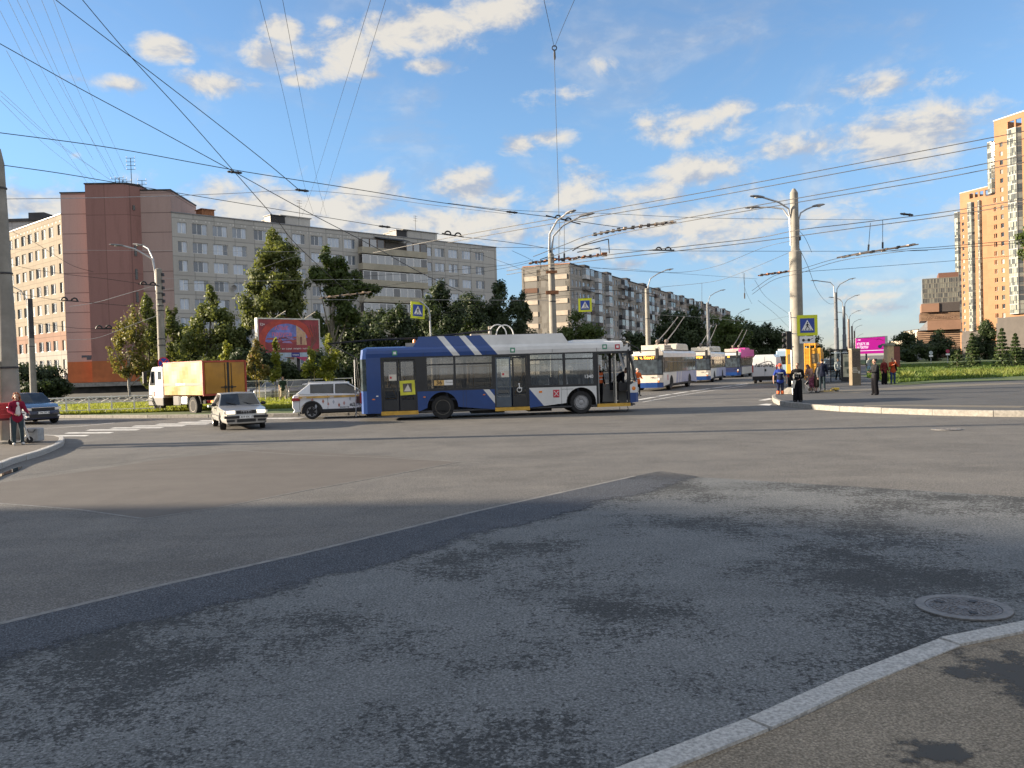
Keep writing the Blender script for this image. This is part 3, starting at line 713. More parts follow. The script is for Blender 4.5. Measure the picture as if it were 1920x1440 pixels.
# rust corner block
cd = (Acor - Ccor); cw = Wing(bl1, Ccor, cd, cd.length, 29.2)
def cpx(px, py=500): return cw.px(px, py)[0]
M_PINKB = wall_panels('pink_end_wall', (0.52,0.355,0.315), 30, 2.85, 0.03, 0.35, line=0.75, streak=0.3)
M_RUSTB = wall_panels('rust_tower_wall', (0.31,0.170,0.150), 3.4, 8.4, 0.09, 0.3, line=0.4, streak=0.45)
M_RIGHTB = wall_panels('dusty_pink_wall', (0.42,0.305,0.275), 30, 2.85, 0.03, 0.35, line=0.75, streak=0.35)
M_ORNG = mat('orange_plinth', (0.45,0.14,0.05), 0.85, var=0.15, scale=0.5, dirt=0.3)
tl, tr0, tr1 = cpx(174), cpx(250), cpx(268)
zo0, zo1 = 1.55, 4.6
cw.part('end_wall', MB().bx(0,tl,0,12,zo1,29.0), [M_PINKB])
cw.part('stair_tower', MB().prism([(tl,-1.6),(tr0,-1.6),(tr1,-.01),(tr1,10),(tl,10)], zo1, 29.9, 'xy'), [M_RUSTB])
cw.part('end_wall', MB().bx(tr1,cw.L,0,12,zo1,29.2), [M_RIGHTB])
cw.part('plinth', MB().bx(0,tl,-.03,12,zo0,zo1).prism([(tl,-1.63),(tr0+.02,-1.63),(tr1+.02,-.03),(tr1,10),(tl,10)], zo0, zo1, 'xy').bx(tr1+.02,cw.L,-.03,12,zo0,zo1), [M_ORNG])
cw.part('roof_edge', MB().bx(-.1,tl,-.12,12,29.0,29.18).prism([(tl-.1,-1.72),(tr0+.05,-1.72),(tr1+.08,-.1),(tr1,10),(tl-.1,10)], 29.9, 30.08, 'xy').bx(tr1,cw.L+.1,-.12,12,29.2,29.38), [M_BLACK])
cw.part('canopy', MB().bx(-.5,cw.L+.4,-2.6,0,.95,1.5), [mat('canopy_concrete',(0.27,0.255,0.235),0.9,var=.2,dirt=.4)])
cw.part('shop_front', MB().bx(-.2,cw.L,-1.2,0.3,0,.95), [mat('shop_front_dark',(0.05,0.047,0.045),0.7,var=.4,scale=1)])
mb = MB()
for i in range(5):
    xx = tr0+.35+(tr1-tr0)*.5; 
    zz = [26.6,20.4,17.0,13.7,10.4][i]; mb.box((tr0+(tr1-tr0)*.52, -.83, zz), (.35,.1,1.5 if i else .7), rot=(0,0,math.atan2(1.59,tr1-tr0)))
build_each(mb, 'stair_window', [M_GDARK], bl1, loc=cw.o, rz=cw.rz)
pl_ = cw.part('address_plate', MB().bx(cpx(160)-1.0,cpx(160)+.9,-.06,0,5.2,5.5).bx(cpx(160)-.3,cpx(160)+.35,-.062,-.002,4.85,5.2), [mat('plate_blue_grey',(0.06,0.075,0.10),0.5)])
rr = random.Random(4)
for px_, h_, nx in ((237,6.2,4),(214,2.2,2),(220,1.8,2),(228,1.5,1),(257,1.6,2),(206,2.0,1)):
    xx = cpx(px_,350); mb = MB().tube([(xx,2,30.0),(xx,2,30.0+h_*.72)],.05,5)
    for q in range(nx): zz = 30+h_*.72-q*.55; mb.tube([(xx-.65,2,zz),(xx+.65,2,zz)],.035,4); mb.tube([(xx-.6,2,zz),(xx-.6,2,zz+.3)],.03,4); mb.tube([(xx+.6,2,zz),(xx+.6,2,zz+.3)],.03,4)
    cw.part('roof_antenna', mb, [M_DARKM])

# ---- second block, seen end-on and running away along the road
C2 = Vector((14.05,192.0)); RD = Vector((0.399,0.917)); ED = Vector((0.917,-0.399))
b2 = thing('apartment_building', 'panel block with sunlit end wall and long shaded side full of mixed balconies', 'building', (C2.x, C2.y, 0))
W2 = 11.6; H2 = 25.2
ew = Wing(b2, C2-ED*W2, ED, W2, H2)
rz2 = [1.55+2.78*k for k in range(9)]
for z in rz2:
    ew.win(1.9, z, 3.0, 1.5, 4, pm=M_PANE_SUN); ew.win(5.0, z, 1.2, 1.5, 1, pm=M_PANE_SUN); ew.win(8.9, z, 3.1, 1.5, 3, pm=M_PANE_SUN)
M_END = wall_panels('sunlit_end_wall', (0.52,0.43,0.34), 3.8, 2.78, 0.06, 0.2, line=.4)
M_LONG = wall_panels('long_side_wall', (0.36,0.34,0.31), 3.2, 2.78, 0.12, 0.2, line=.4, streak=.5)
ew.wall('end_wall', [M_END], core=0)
ew.place(27)
mb = MB()
for k, z in enumerate(rz2):
    mb.bx(.3,3.5,-.14,0.0,z-1.95,z-.85,1 if k == 7 else 0); mb.bx(6.9,10.9,-.14,0,z-1.95,z-.85,0)
build_each(mb, 'balcony_parapet', [mat('end_parapet',(0.55,0.47,0.38),0.85,var=.12,scale=.5,dirt=.3), mat('brown_parapet',(0.16,0.085,0.055),0.8)], b2, loc=ew.o, rz=ew.rz)
ew.part('parapet', MB().bx(-.1,W2+.1,-.14,.2,H2,H2+.25), [mat('rust_tin_edge',(0.36,0.17,0.09),0.7,var=.2)])
L2 = 235.0; sw = Wing(b2, C2, RD, L2, H2); rr = random.Random(11); bal = []
x = 2.0; u = 0
pat = ['w','w','w','b','b','w','b','w','w','b']
while x < L2-3:
    p_ = pat[u % len(pat)]
    for k, z in enumerate(rz2):
        sw.win(x, z, 1.35 if p_ == 'w' else 1.9, 1.5, 2, pm=M_PANE)
        if p_ == 'b': bal.append((x, z, k))
    x += 2.75 if p_ == 'w' else 3.5; u += 1
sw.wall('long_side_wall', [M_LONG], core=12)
sw.place(73)
BM = [mat('balcony_white',(0.6,0.6,0.6),.7,var=.12,dirt=.3), mat('balcony_grey',(0.28,0.27,0.26),.85,var=.2,dirt=.4), mat('balcony_blue',(0.30,0.38,0.47),.7,var=.1), mat('balcony_brown',(0.07,0.05,0.042),.7,var=.2), mat('balcony_dark',(0.035,0.037,0.042),.6,var=.2)]
far = MB()
for i, (x, z, k) in enumerate(sorted(bal, key=lambda q: q[0])):
    c = rr.choice([0,0,1,1,1,2,3,4]); gl = rr.random() < .62; far_ = i >= 90
    m = far if far_ else MB()
    m.bx(x-1.45,x+1.45,-1.05,-.98,z-1.3,z-.35,c).bx(x-1.45,x-1.38,-.98,0,z-1.3,z-.35,c).bx(x+1.38,x+1.45,-.98,0,z-1.3,z-.35,c).bx(x-1.38,x+1.38,-.98,0,z-1.3,z-1.18,1)
    if gl:
        fr = rr.choice([0,0,0,3,4])
        gm = m if far_ else MB()
        for j in range(5): xx = x-1.45+2.8*j/4; m.bx(xx,xx+.09,-1.05,-.98,z-.35,z+1.2,fr)
        m.bx(x-1.45,x+1.45,-1.06,-.97,z+1.2,z+1.3,fr).bx(x-1.45,x-1.38,-.97,0,z+1.2,z+1.3,fr)
        gm.bx(x-1.4,x+1.4,-1.03,-1.0,z-.35,z+1.2,5 if far_ else 0).bx(x-1.42,x-1.4,-1.0,0,z-.35,z+1.2,5 if far_ else 0)
    if not far_:
        o = sw.part('balcony', m, BM)
        if gl: gm.build('glazing', [gp_], o)
tag(sw.part('distant_balconies', far, BM+[gp_]), kind='stuff')
sw.part('parapet', MB().bx(0,L2,-.16,.2,H2,H2+.25), [M_ROOF])
mb = MB()
for k in range(12): xx = 14+k*19; mb.bx(xx,xx+4,1.0,5,H2+.25,H2+1.3)
build_each(mb, 'roof_vent', [M_ROOF], b2, loc=sw.o, rz=sw.rz)

# ---- brick towers on the right
def brick_mat(name, a, b_):
    m, nt, b = _nt(name); v = N(nt,'ShaderNodeTexCoord').outputs['Object']
    c = mix(nt, ramp(nt, noise(nt, v, 0.12, 4, .6), .3, .7), a, b_)
    s = N(nt,'ShaderNodeSeparateXYZ'); nt.links.new(v, s.inputs[0])
    fl = mth(nt,'GREATER_THAN', mth(nt,'ABSOLUTE', mth(nt,'SUBTRACT', mth(nt,'FRACT', mth(nt,'DIVIDE', s.outputs[2], 2.9)), .5)), .465)
    c = mix(nt, mth(nt,'MULTIPLY',fl,.18), c, tuple(x*.6 for x in a))
    c = mix(nt, mth(nt,'MULTIPLY',ramp(nt, noise(nt, v, 2.2, 5, .75), .4, .7), .22), c, tuple(x*.6 for x in a))
    nt.links.new(c, b.inputs['Base Color']); b.inputs['Roughness'].default_value = .9; return m
M_BRICK = brick_mat('orange_brick', (0.255,0.132,0.068), (0.305,0.163,0.087))
M_POD = mat('painted_base_shade', (0.075,0.066,0.06), .85, var=.15, scale=.4)  # shade over the tower foot put into this dark colour
M_BAYG = pane_mat('bay_glass', (0.05,0.062,0.066), (0.40,0.42,0.35), .5, .05)
M_BAYF = mat('bay_frame', (0.27,0.27,0.25), .5, var=.1)
def bay(w, xa, xb, z0, z1, proj, nx, seed, root_name='glass_bay', fh=2.9):
    """faceted glazed bay running up the wall"""
    c = min(.9, (xb-xa)*.2); f = MB(); p = MB(); rr = random.Random(seed)
    pl = [(xa,0),(xa+c,-proj),(xb-c,-proj),(xb,0)]
    nfl = int((z1-z0)/fh)
    segs = [(pl[0],pl[1],1),(pl[1],pl[2],nx),(pl[2],pl[3],1)]
    for k in range(nfl+1):
        z = z0 + k*(z1-z0)/max(1,nfl); f.prism([(xa,0.02),(xa+c,-proj-.06),(xb-c,-proj-.06),(xb,.02)], z-.16, z+.16, 'xy')
    for (a, b, n) in segs:
        for j in range(n):
            q0 = (a[0]+(b[0]-a[0])*j/n, a[1]+(b[1]-a[1])*j/n); q1 = (a[0]+(b[0]-a[0])*(j+1)/n, a[1]+(b[1]-a[1])*(j+1)/n)
            f.tube([(q0[0],q0[1]-.02,z0),(q0[0],q0[1]-.02,z1)], .09, 4)
            for k in range(nfl):
                za, zb = z0+k*(z1-z0)/nfl+.16, z0+(k+1)*(z1-z0)/nfl-.16
                zm = za+(zb-za)*.38
                for (u0,u1) in ((za,zm-.04),(zm+.04,zb)):
                    p.poly([(q0[0],q0[1],u0),(q1[0],q1[1],u0),(q1[0],q1[1],u1),(q0[0],q0[1],u1)])
    o = w.part(root_name, f, [M_BAYF]); p.build('glazing', [M_BAYG], o)
    return o
def tower(label, o, d, L, H, depth, shade_z, cols, bays, opens, pyr, budget=95):
    t = thing('brick_tower', label, 'tower block', (o[0], o[1], 0)); w = Wing(t, o, d, L, H)
    for (x, za, zb) in cols:
        k = 0; z = za
        while z < zb: w.win(x, round(z,3), 1.15, 1.45, 1, pm=M_PANE_SUN); z += 2.9
    zt = opens[0]
    for (xa, xb) in opens[2]: w.holes.append((xa, xb, zt, opens[1]))
    w.wall('brick_wall', [M_BRICK, M_POD], depth=.35, zmat=lambda x, z: 1 if z < shade_z-1.0 else 0)
    mb = MB().bx(0,L,.36,depth,0,zt-.6).bx(0,.9,.36,depth,zt-.6,H).bx(L-.9,L,.36,depth,zt-.6,H).bx(.9,L-.9,depth-.9,depth,zt-.6,H)
    mb.poly([(0,0,0),(0,.36,0),(0,.36,H),(0,0,H)])
    w.part('side_wall', mb, [M_BRICK])
    w.part('parapet', MB().bx(-.15,L+.15,-.15,.5,H,H+.35), [mat('parapet_tin',(0.22,0.22,0.23),0.5,0.3)])
    w.part('base_shade', MB().bx(-.25,L+.2,-.25,-.01,0,shade_z-1.2), [M_POD])  # dark slab standing in for the shade at the tower foot
    for i, b in enumerate(bays): bay(w, *b, seed=i+3)
    w.wins = [q for q in w.wins if not any(b[0]-.6 < q[0]+q[2]/2 < b[1]+.6 and b[2] < q[1]+1 and q[1] < b[3] for b in bays)]
    w.place(budget)
    # steel lattice pyramid
    xa, xb, zb, zp = pyr; f = MB(); ya, yb = depth*.2, depth*.8; ap = ((xa+xb)/2, (ya+yb)/2, zp)
    cs = [(xa,ya,zb),(xb,ya,zb),(xb,yb,zb),(xa,yb,zb)]
    for i in range(4):
        f.tube([cs[i], ap], .16, 5); f.tube([cs[i], cs[(i+1) % 4]], .16, 5)
        for k in range(1,5):
            u = k/5; a = Vector(cs[i]).lerp(ap, u); b = Vector(cs[(i+1) % 4]).lerp(ap, u); f.tube([a,b], .1, 4)
            m0 = Vector(cs[i]).lerp(cs[(i+1)%4], u); f.tube([m0, ap], .08, 4)
            if k < 5: f.tube([Vector(cs[i]).lerp(ap,u), Vector(cs[(i+1)%4]).lerp(ap,(k-1)/5)], .07, 4)
    w.part('roof_truss', f, [mat('white_steel',(0.55,0.57,0.6),.5)])
    return t, w
TD = Vector((0.31,-0.95))
w_ = Wing(bl1, (159.6,273), TD, 30, 78); q1 = lambda px: w_.px(px, 450)[0]
t1_, w1_ = tower('tallest orange brick tower with glass bays, cut off by the right edge of the photo', (159.6,273), TD, 30, 77.0, 20, 12.5,
      [(q1(1880),13.8,70),(q1(1867),13.8,52)],
      [(-2.2,.1,54,70.5,1.0,2),(q1(1893),q1(1919),14,72.5,1.4,6),(22,27,14,68,1.2,4)],
      (73.0,75.4,[(q1(1893),q1(1905)),(q1(1908),q1(1919)),(16,18.5),(20,22.5)]), (9,26,77.0,87))
w1_.part('lower_wing', MB().bx(-3.6,-.01,.3,14,0,53.5), [M_BRICK]); w1_.part('wing_cap', MB().bx(-3.8,0,.1,14,53.5,53.9), [M_ROOF])
w_ = Wing(bl1, (212.6,392), TD, 30, 78); q2 = lambda px: w_.px(px, 500)[0]
t2_, w2_ = tower('farther orange brick tower with twin window columns and glass bays, left of the tallest one', (212.6,392), TD, 34, 76.5, 20, 11.5,
      [(q2(1807),12.8,66),(q2(1800.5),12.8,52)],
      [(-2.9,.1,12,68,1.0,2),(q2(1817.5),q2(1829),12,71,1.3,4),(q2(1837),q2(1842),12,71,1.0,2)],
      (73.0,75.3,[(5.4,7.4),(8.4,10),(11,13),(14,16)]), (9,27,76.5,83))
w2_.part('lower_wing', MB().bx(-3.0,-.01,.6,14,0,67), [M_BRICK])

# ---- stepped brown shopping centre
Ym = 325.0
def mx(px): return xy(px, Ym)
def mz(px, py): return at(px, py, Ym).z
mall = thing('shopping_centre', 'stepped brown shopping centre with striped cladding and a glass box on top', 'shopping centre', (mx(1760), Ym, 0), R(-25))
ox = mx(1760); B = lambda px: (mx(px)-ox)*.9; Z = lambda py: mz(1755, py)
M_MB = mat('brown_cladding', (0.235,0.135,0.09), .8, var=.1, scale=.3)
M_MS = mat('slat_wood', (0.31,0.20,0.13), .8, var=.15, scale=.5)
def slats(x0, x1, y0, z0, z1, n):
    m = MB(); 
    for i in range(n): zz = z0+(z1-z0)*i/n; m.bx(x0,x1,y0-.25,y0,zz,zz+(z1-z0)/n*.55)
    return m
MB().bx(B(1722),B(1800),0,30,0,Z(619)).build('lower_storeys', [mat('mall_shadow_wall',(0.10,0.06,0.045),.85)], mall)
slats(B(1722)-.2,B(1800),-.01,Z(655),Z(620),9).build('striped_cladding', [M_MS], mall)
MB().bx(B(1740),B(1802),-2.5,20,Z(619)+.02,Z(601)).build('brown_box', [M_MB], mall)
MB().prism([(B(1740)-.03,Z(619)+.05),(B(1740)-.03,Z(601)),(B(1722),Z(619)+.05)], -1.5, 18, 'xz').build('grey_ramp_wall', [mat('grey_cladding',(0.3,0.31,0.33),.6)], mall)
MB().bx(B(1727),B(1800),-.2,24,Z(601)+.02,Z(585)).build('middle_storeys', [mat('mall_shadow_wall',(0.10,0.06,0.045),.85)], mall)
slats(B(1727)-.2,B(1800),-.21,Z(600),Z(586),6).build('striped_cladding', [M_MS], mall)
MB().bx(B(1729),B(1762),-1.6,22,Z(585)+.02,Z(569)).build('brown_box', [M_MB], mall)
MB().bx(B(1762)+.02,B(1800),-1.2,22,Z(585)+.02,Z(568)).build('dark_box', [mat('dark_cladding',(0.06,0.05,0.048),.7)], mall)
f = MB(); p = MB()
xa_, xb_ = B(1732), B(1800); za_, zb_ = Z(568)+.05, Z(522)
nx_, nz_ = 22, 5
for i in range(nx_+1): xx = xa_+(xb_-xa_)*i/nx_; f.bx(xx-.07,xx+.07,-.08,.1,za_,zb_)
for k in range(nz_+1): zz = za_+(zb_-za_)*k/nz_; f.bx(xa_,xb_,-.1,.1,zz-.15,zz+.15)
for i in range(nx_):
    for k in range(nz_): p.poly([(xa_+(xb_-xa_)*i/nx_,0,za_+(zb_-za_)*k/nz_),(xa_+(xb_-xa_)*(i+1)/nx_,0,za_+(zb_-za_)*k/nz_),(xa_+(xb_-xa_)*(i+1)/nx_,0,za_+(zb_-za_)*(k+1)/nz_),(xa_+(xb_-xa_)*i/nx_,0,za_+(zb_-za_)*(k+1)/nz_)])
gb = f.build('glass_box', [mat('dark_bay_frame',(0.16,0.15,0.13),.6)], mall); p.bx(xa_,xb_,.12,20,za_,zb_).build('glazing', [pane_mat('mall_glass',(0.05,0.05,0.045),(0.3,0.29,0.22),.55,.08)], gb)
MB().bx(B(1763),B(1800),3,18,zb_,Z(511)).build('plant_room', [mat('plant_room_brown',(0.14,0.07,0.05),.8)], mall)
t_ = MB(); t_.text('АКАДЕМ-ПАРК', 1.45, (B(1766),-2.62,Z(598.5)+.5)); t_.build('lettering', [mat('brown_letters',(0.09,0.045,0.03),.6)], mall)
pk = MB().bx(B(1751),B(1760.5),-.9,-.5,Z(636),Z(627.5)).build('parking_sign', [mat('sign_navy',(0.02,0.03,0.09),.5)], mall)
t_ = MB(); t_.text('P', 1.7, (B(1754.5),-.92,Z(631.7))); t_.build('letter', [M_WHITE], pk)
# far pale blocks and the white pavilion
def far_block(label, px0, px1, pytop, Y0, Y1, m, fl):
    a = Vector((xy(px0,Y0), Y0)); b = Vector((xy(px1,Y1), Y1)); t = thing('apartment_building', label, 'building', (a.x,a.y,0))
    w = Wing(t, a, b-a, (b-a).length, at(px0, pytop, Y0).z); n = max(3,int(w.L/4)); k0 = max(3,int(w.H/2.9))
    for i in range(n):
        for k in range(k0): w.win((i+.5)*w.L/n, 1.6+k*2.85 if k else 1.6, 1.9, 1.5, 2, pm=M_PANE_SUN)
    w.wall('wall', [m], core=12); w.place(24); w.part('parapet', MB().bx(-.1,w.L+.1,-.1,12,w.H,w.H+.4), [M_ROOF]); return w
M_FARB = wall_panels('pale_far_wall', (0.50,0.44,0.35), 4, 2.85, .08)
far_block('pale sunlit apartment block left of the shopping centre', 1695, 1722, 622, 470, 440, M_FARB, 8)
far_block('distant pale block low over the trees beside the pink billboard', 1668, 1696, 641, 760, 640, M_FARB, 8)
pv = thing('pavilion', 'low white flat roofed pavilion behind the bushes on the right lawn', 'pavilion', (xy(1706,250),250,0))
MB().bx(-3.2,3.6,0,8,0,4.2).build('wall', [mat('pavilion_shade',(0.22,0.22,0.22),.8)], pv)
MB().bx(-3.8,4.4,-1.2,8.5,4.2,4.8).build('roof', [M_WHITE], pv)
MB().bx(-3.6,-2.6,-1.0,-.02,0,4.2).bx(-1.9,-1.5,-1.0,-.6,0,4.2).build('column', [M_WHITE], pv)
# ---- unseen block left of the camera: it throws the big shade over the near road
NB = Vector((-62.0, -22.0)); nb_ = thing('apartment_building', 'nine storey panel block outside the left edge that shades the near road', 'building', (NB.x,NB.y,0))
wn = Wing(nb_, NB-Vector((0,60)), (0,1), 60, 27)
for i in range(17):
    for k in range(9): wn.win(2+i*3.4, 1.5+2.8*k, 1.9, 1.5, 3)
wn.wall('wall', [M_GREY], core=14); wn.place(20); wn.part('parapet', MB().bx(-.1,60.1,-.1,14,27,27.2), [M_ROOF])
def shade_at(X, Y):    # point of the wing that throws the shade edge to (X, Y) on the road
    d = X+62.0; return Y + d*math.tan(T) + 82.0, d/math.cos(T)*math.tan(EL)
a_, b_, c_ = shade_at(2.0, 12.9), shade_at(2.6, 12.2), shade_at(6.2, 9.6)
wn.part('shade_wing', MB().prism([(60.02,0),(a_[0],0),a_,b_,c_,(c_[0]-10,c_[1]+4),(72,27),(60.02,27)], .0, 13, 'xz'), [M_GREY])  # unseen wing added, its outline shaped to throw the near shade edge
# ---------------------------------------------------------------- wheels and trolleybuses
def wheel(root, c, r, w, face=-1, rim=M_RIM, spokes=0, hub=0.0, steer=0.0, name='wheel', dish=0.5):
    """wheel with its axle along y; face = side of the outer face (-1: towards -y). tyre mesh > rim"""
    s = face; hw = w/2
    prof = [(r*.62,-hw),(r*.94,-hw),(r*.985,-hw*.75),(r,-hw*.5),(r,hw*.5),(r*.985,hw*.75),(r*.94,hw),(r*.62,hw)]
    t = MB().lathe(prof, axis='y', n=28).build(name, [M_TYRE], root, smooth=True, loc=c)
    if steer: t.rotation_euler = (0,0,steer)
    ri = r*.64; m = MB()
    if spokes:
        m.lathe([(ri,s*hw*.2),(ri,s*hw*1.02),(ri*.9,s*hw*.98),(ri*.88,s*hw*.3)], axis='y', n=28, caps=False)
        for k in range(spokes):
            a = 2*PI*k/spokes
            for da in (-.09,.09):
                m.tube([(.12*ri*math.cos(a), s*hw*.75, .12*ri*math.sin(a)), (.92*ri*math.cos(a+da*1.6), s*hw*.88, .92*ri*math.sin(a+da*1.6))], .045*r*1.5, 5)
        m.lathe([(.001,s*hw*.9),(ri*.2,s*hw*.88),(ri*.24,s*hw*.6)], axis='y', n=12)
        MB().lathe([(.001,s*hw*.25),(ri*.9,s*hw*.25)], axis='y', n=20, caps=False).build('brake_disc', [M_DARKM], t)
    else:
        d = dish*hw
        m.lathe([(ri,s*hw*1.01),(ri*.9,s*hw*.99),(ri*.82,s*(hw-d)),(ri*.45,s*(hw-d*.9)),(ri*.38,s*(hw-d*.2)),(ri*.2,s*hw*.98+s*hub),(.001,s*hw*.98+s*hub)], axis='y', n=24, caps=False)
        for k in range(10):
            a = 2*PI*k/10; m.ball((ri*.62*math.cos(a), s*(hw-d*.9), ri*.62*math.sin(a)), .028, 6, 4)
    m.build('rim', [rim], t, smooth=True)
    return t
def panel_arch(x0, x1, z0, z1, arches):
    pts = [(x0,z0)]
    for cx, cz, r in arches:
        h = max(0.0, z0-cz); a0 = math.acos(max(-1,min(1,math.sqrt(max(0,r*r-(z0-cz)**2))/r)))
        for k in range(17):
            a = PI - (PI)*k/16
            x, z = cx + r*math.cos(a), cz + r*math.sin(a)
            if z < z0: z = z0
            pts.append((x, z))
    return pts + [(x1,z0),(x1,z1),(x0,z1)]
def paint(o, planes, fn, only=0):
    """split painted faces along livery edges and give each side its colour"""
    bm = bmesh.new(); bm.from_mesh(o.data); bmesh.ops.triangulate(bm, faces=[f for f in bm.faces if f.material_index == only])
    for p, n in planes:
        gm = [f for f in bm.faces if f.material_index == only]; ge = list({e for f in gm for e in f.edges}); gv = list({v for f in gm for v in f.verts})
        bmesh.ops.bisect_plane(bm, geom=gm+ge+gv, plane_co=p, plane_no=n, dist=1e-5)
    for f in bm.faces:
        if f.material_index == only: c = f.calc_center_median(); f.material_index = fn(c)
    bm.to_mesh(o.data); bm.free()

M_BLUE = mat('trolley_blue', (0.007, 0.049, 0.21), 0.38, var=.07, scale=1.2, coat=.25, dirt=.28)
M_WPAINT = mat('trolley_white', (0.66, 0.66, 0.65), 0.4, var=.06, scale=1.2, coat=.2, dirt=.25)
M_YEL = mat('sill_yellow', (0.62,0.36,0.05), .55, var=.15, scale=3, dirt=.3)
M_RUBB = mat('dark_pillar', (0.016,0.018,0.022), .35, var=.2)
M_BUSG = glass_thin('bus_window_glass', (0.62,0.58,0.52), .08)
M_BUSGF = glass_thin('bus_far_glass', (0.85,0.86,0.86), .08)
M_BUSG2 = glass_thin('bus_window_glass_clear', (0.66,0.68,0.68), .14)
M_INT = mat('bus_interior', (0.30,0.30,0.29), .7, var=.1)
M_INTD = mat('bus_interior_dark', (0.06,0.06,0.065), .8, var=.2)
M_SEAT = mat('seat_fabric', (0.07,0.08,0.12), .9, var=.3, scale=8)
M_HANDY = mat('handrail_yellow', (0.70,0.42,0.04), .45, var=.08)
M_GREENST = mat('green_sticker', (0.05,0.26,0.16), .5, var=.1); M_REDST = mat('red_sticker', (0.5,0.03,0.05), .5, var=.1); M_PAPER = mat('paper_notice', (0.62,0.58,0.5), .8, var=.08)
M_LED = emit('amber_led', (1.0, 0.42, 0.06), 1.1)
M_GRUB = mat('grubby_underbody', (0.022,0.021,0.02), .9, var=.4)

# ---- the broken down trolleybus across the junction
Y0, Y1 = 34.2, 35.45
Oq = Vector((xy(675, Y0), Y0)); Oe = Vector((xy(1196, Y1), Y1)); Dq = (Oe-Oq); LQ = Dq.length; Dq = Dq.normalized(); rzq = math.atan2(Dq.y, Dq.x)
bus = thing('trolleybus', 'blue and white trolleybus standing broadside across the junction with its poles tied down', 'trolleybus', (Oq.x, Oq.y, 0), rzq)
def bp(px, py): return px2line(px, py, Oq, Dq)
X = lambda px, py=715: bp(px, py)[0]
Zs = lambda px, py: bp(px, py)[1]
ZB, ZW0, ZW1, ZC = 0.34, 1.17, 2.62, 2.98           # skirt, window sill, window top, cornice top
d3 = (X(714), X(782)); d2 = (X(927), X(992)); d1 = (X(1118), X(1179)); xf = X(1181)
wr = X(829); wf = X(1089); WR = 0.485; WID = 2.5
mb = MB()
def pan(pts, mat_=0): mb.poly([(p[0], 0, p[1]) for p in pts], mat_)
pan([(0.25,ZB-.02),(d3[0],ZB-.02),(d3[0],ZW1),(0.25,ZW1)])
pan(panel_arch(d3[1], d2[0], ZB-.02, ZW0, [(wr,WR,.64)]))
pan(panel_arch(d2[1], d1[0], ZB, ZW0, [(wf,WR,.64)]))
# cornice: short slope then a rounded edge to the roof
cs = [(0.0,ZW1),(-.012,ZC-.20),(.03,ZC-.06),(.12,ZC+.03),(.35,ZC+.08),(WID/2,ZC+.11),(WID-.35,ZC+.08),(WID-.12,ZC+.03),(WID-.03,ZC-.06),(WID+.012,ZC-.2),(WID,ZW1)]
for i in range(len(cs)-1):
    a, b = cs[i], cs[i+1]; mb.poly([(0.25,a[0],a[1]),(LQ-.62,a[0],a[1]),(LQ-.62,b[0],b[1]),(0.25,b[0],b[1])])
# far side: plain lower panel, upper beam
mb.poly([(0.25,WID,ZB),(LQ-.4,WID,ZB),(LQ-.4,WID,ZW0),(0.25,WID,ZW0)])
# front corner panel and nose
zf = Zs(1190,719)
mb.poly([(xf,0,ZB+.05),(LQ-.12,0.02,ZB+.08),(LQ-.10,0.02,zf+.1),(xf,0,zf-.05)])
nose = [(LQ-.12,.02),(LQ+.02,.16),(LQ+.10,.5),(LQ+.12,WID/2),(LQ+.10,WID-.5),(LQ+.02,WID-.16),(LQ-.4,WID)]
for i in range(len(nose)-1):
    a, b = nose[i], nose[i+1]; mb.poly([(a[0],a[1],ZB+.08),(b[0],b[1],ZB+.08),(b[0]-.02,b[1],zf+.05),(a[0]-.02,a[1],zf+.1)])
# front roof dome
dome = [(LQ-.62,ZC,0.0),(LQ-.42,ZC-.03,.02),(LQ-.32,ZC-.16,.05)]
for i in range(2):
    a, b = dome[i], dome[i+1]
    mb.poly([(a[0],0.0,ZW1),(b[0],0.0,ZW1-.0),(b[0],-.005,b[1]),(a[0],-.01,a[1]-.2)])
fr = [(LQ-.62,ZC+.11),(LQ-.45,ZC+.08),(LQ-.30,ZC-.05),(LQ-.24,ZW1+.02)]
for i in range(3):
    a, b = fr[i], fr[i+1]; mb.poly([(a[0],.05,a[1]-.03),(b[0],.03,b[1]-.02),(b[0],WID-.03,b[1]-.02),(a[0],WID-.05,a[1]-.03)])
# rounded rear
rear = [(0.25,0),(0.09,.06),(0.0,.25),(-.04,WID/2),(0.0,WID-.25),(.09,WID-.06),(.25,WID)]
for i in range(6):
    a, b = rear[i], rear[i+1]
    mb.poly([(a[0],a[1],ZB-.02),(b[0],b[1],ZB-.02),(b[0],b[1],1.25),(a[0],a[1],1.25)])
    mb.poly([(a[0],a[1],ZW1-.05),(b[0],b[1],ZW1-.05),(b[0]+.05,b[1],ZC-.02),(a[0]+.05,a[1],ZC-.02)])
mb.poly([(.05+r_[0],r_[1],ZC-.02) for r_ in rear]+[(0.25,WID-.12,ZC+.05),(0.25,WID/2,ZC+.11),(0.25,.12,ZC+.05)])
body = mb.build('body', [M_BLUE, M_WPAINT], bus)
def vline(pa, pb):
    a, b = bp(*pa), bp(*pb); d = Vector((b[0]-a[0], 0, b[1]-a[1])); return ((a[0],0,a[1]), Vector((d.z,0,-d.x)).normalized())
LN = {k: vline(*v) for k, v in dict(s1=((906.7,730.8),(931.7,760.8)), s2=((918.3,730.8),(931.7,747.5)), b3=((990.8,727),(1022,763.3)),
      u1=((821,632),(847.5,664)), u2=((834,632),(860.5,664)), u3=((863,632),(888.5,663)), u4=((875.5,632),(902,663)), u5=((904,631),(931,662)), fz=((1178,735),(1198,737))).items()}
def sd_(k, c): p, n = LN[k]; return (Vector((c[0],0,c[2]))-Vector((p[0],0,p[2]))).dot(n)   # >0 : to the right of the edge
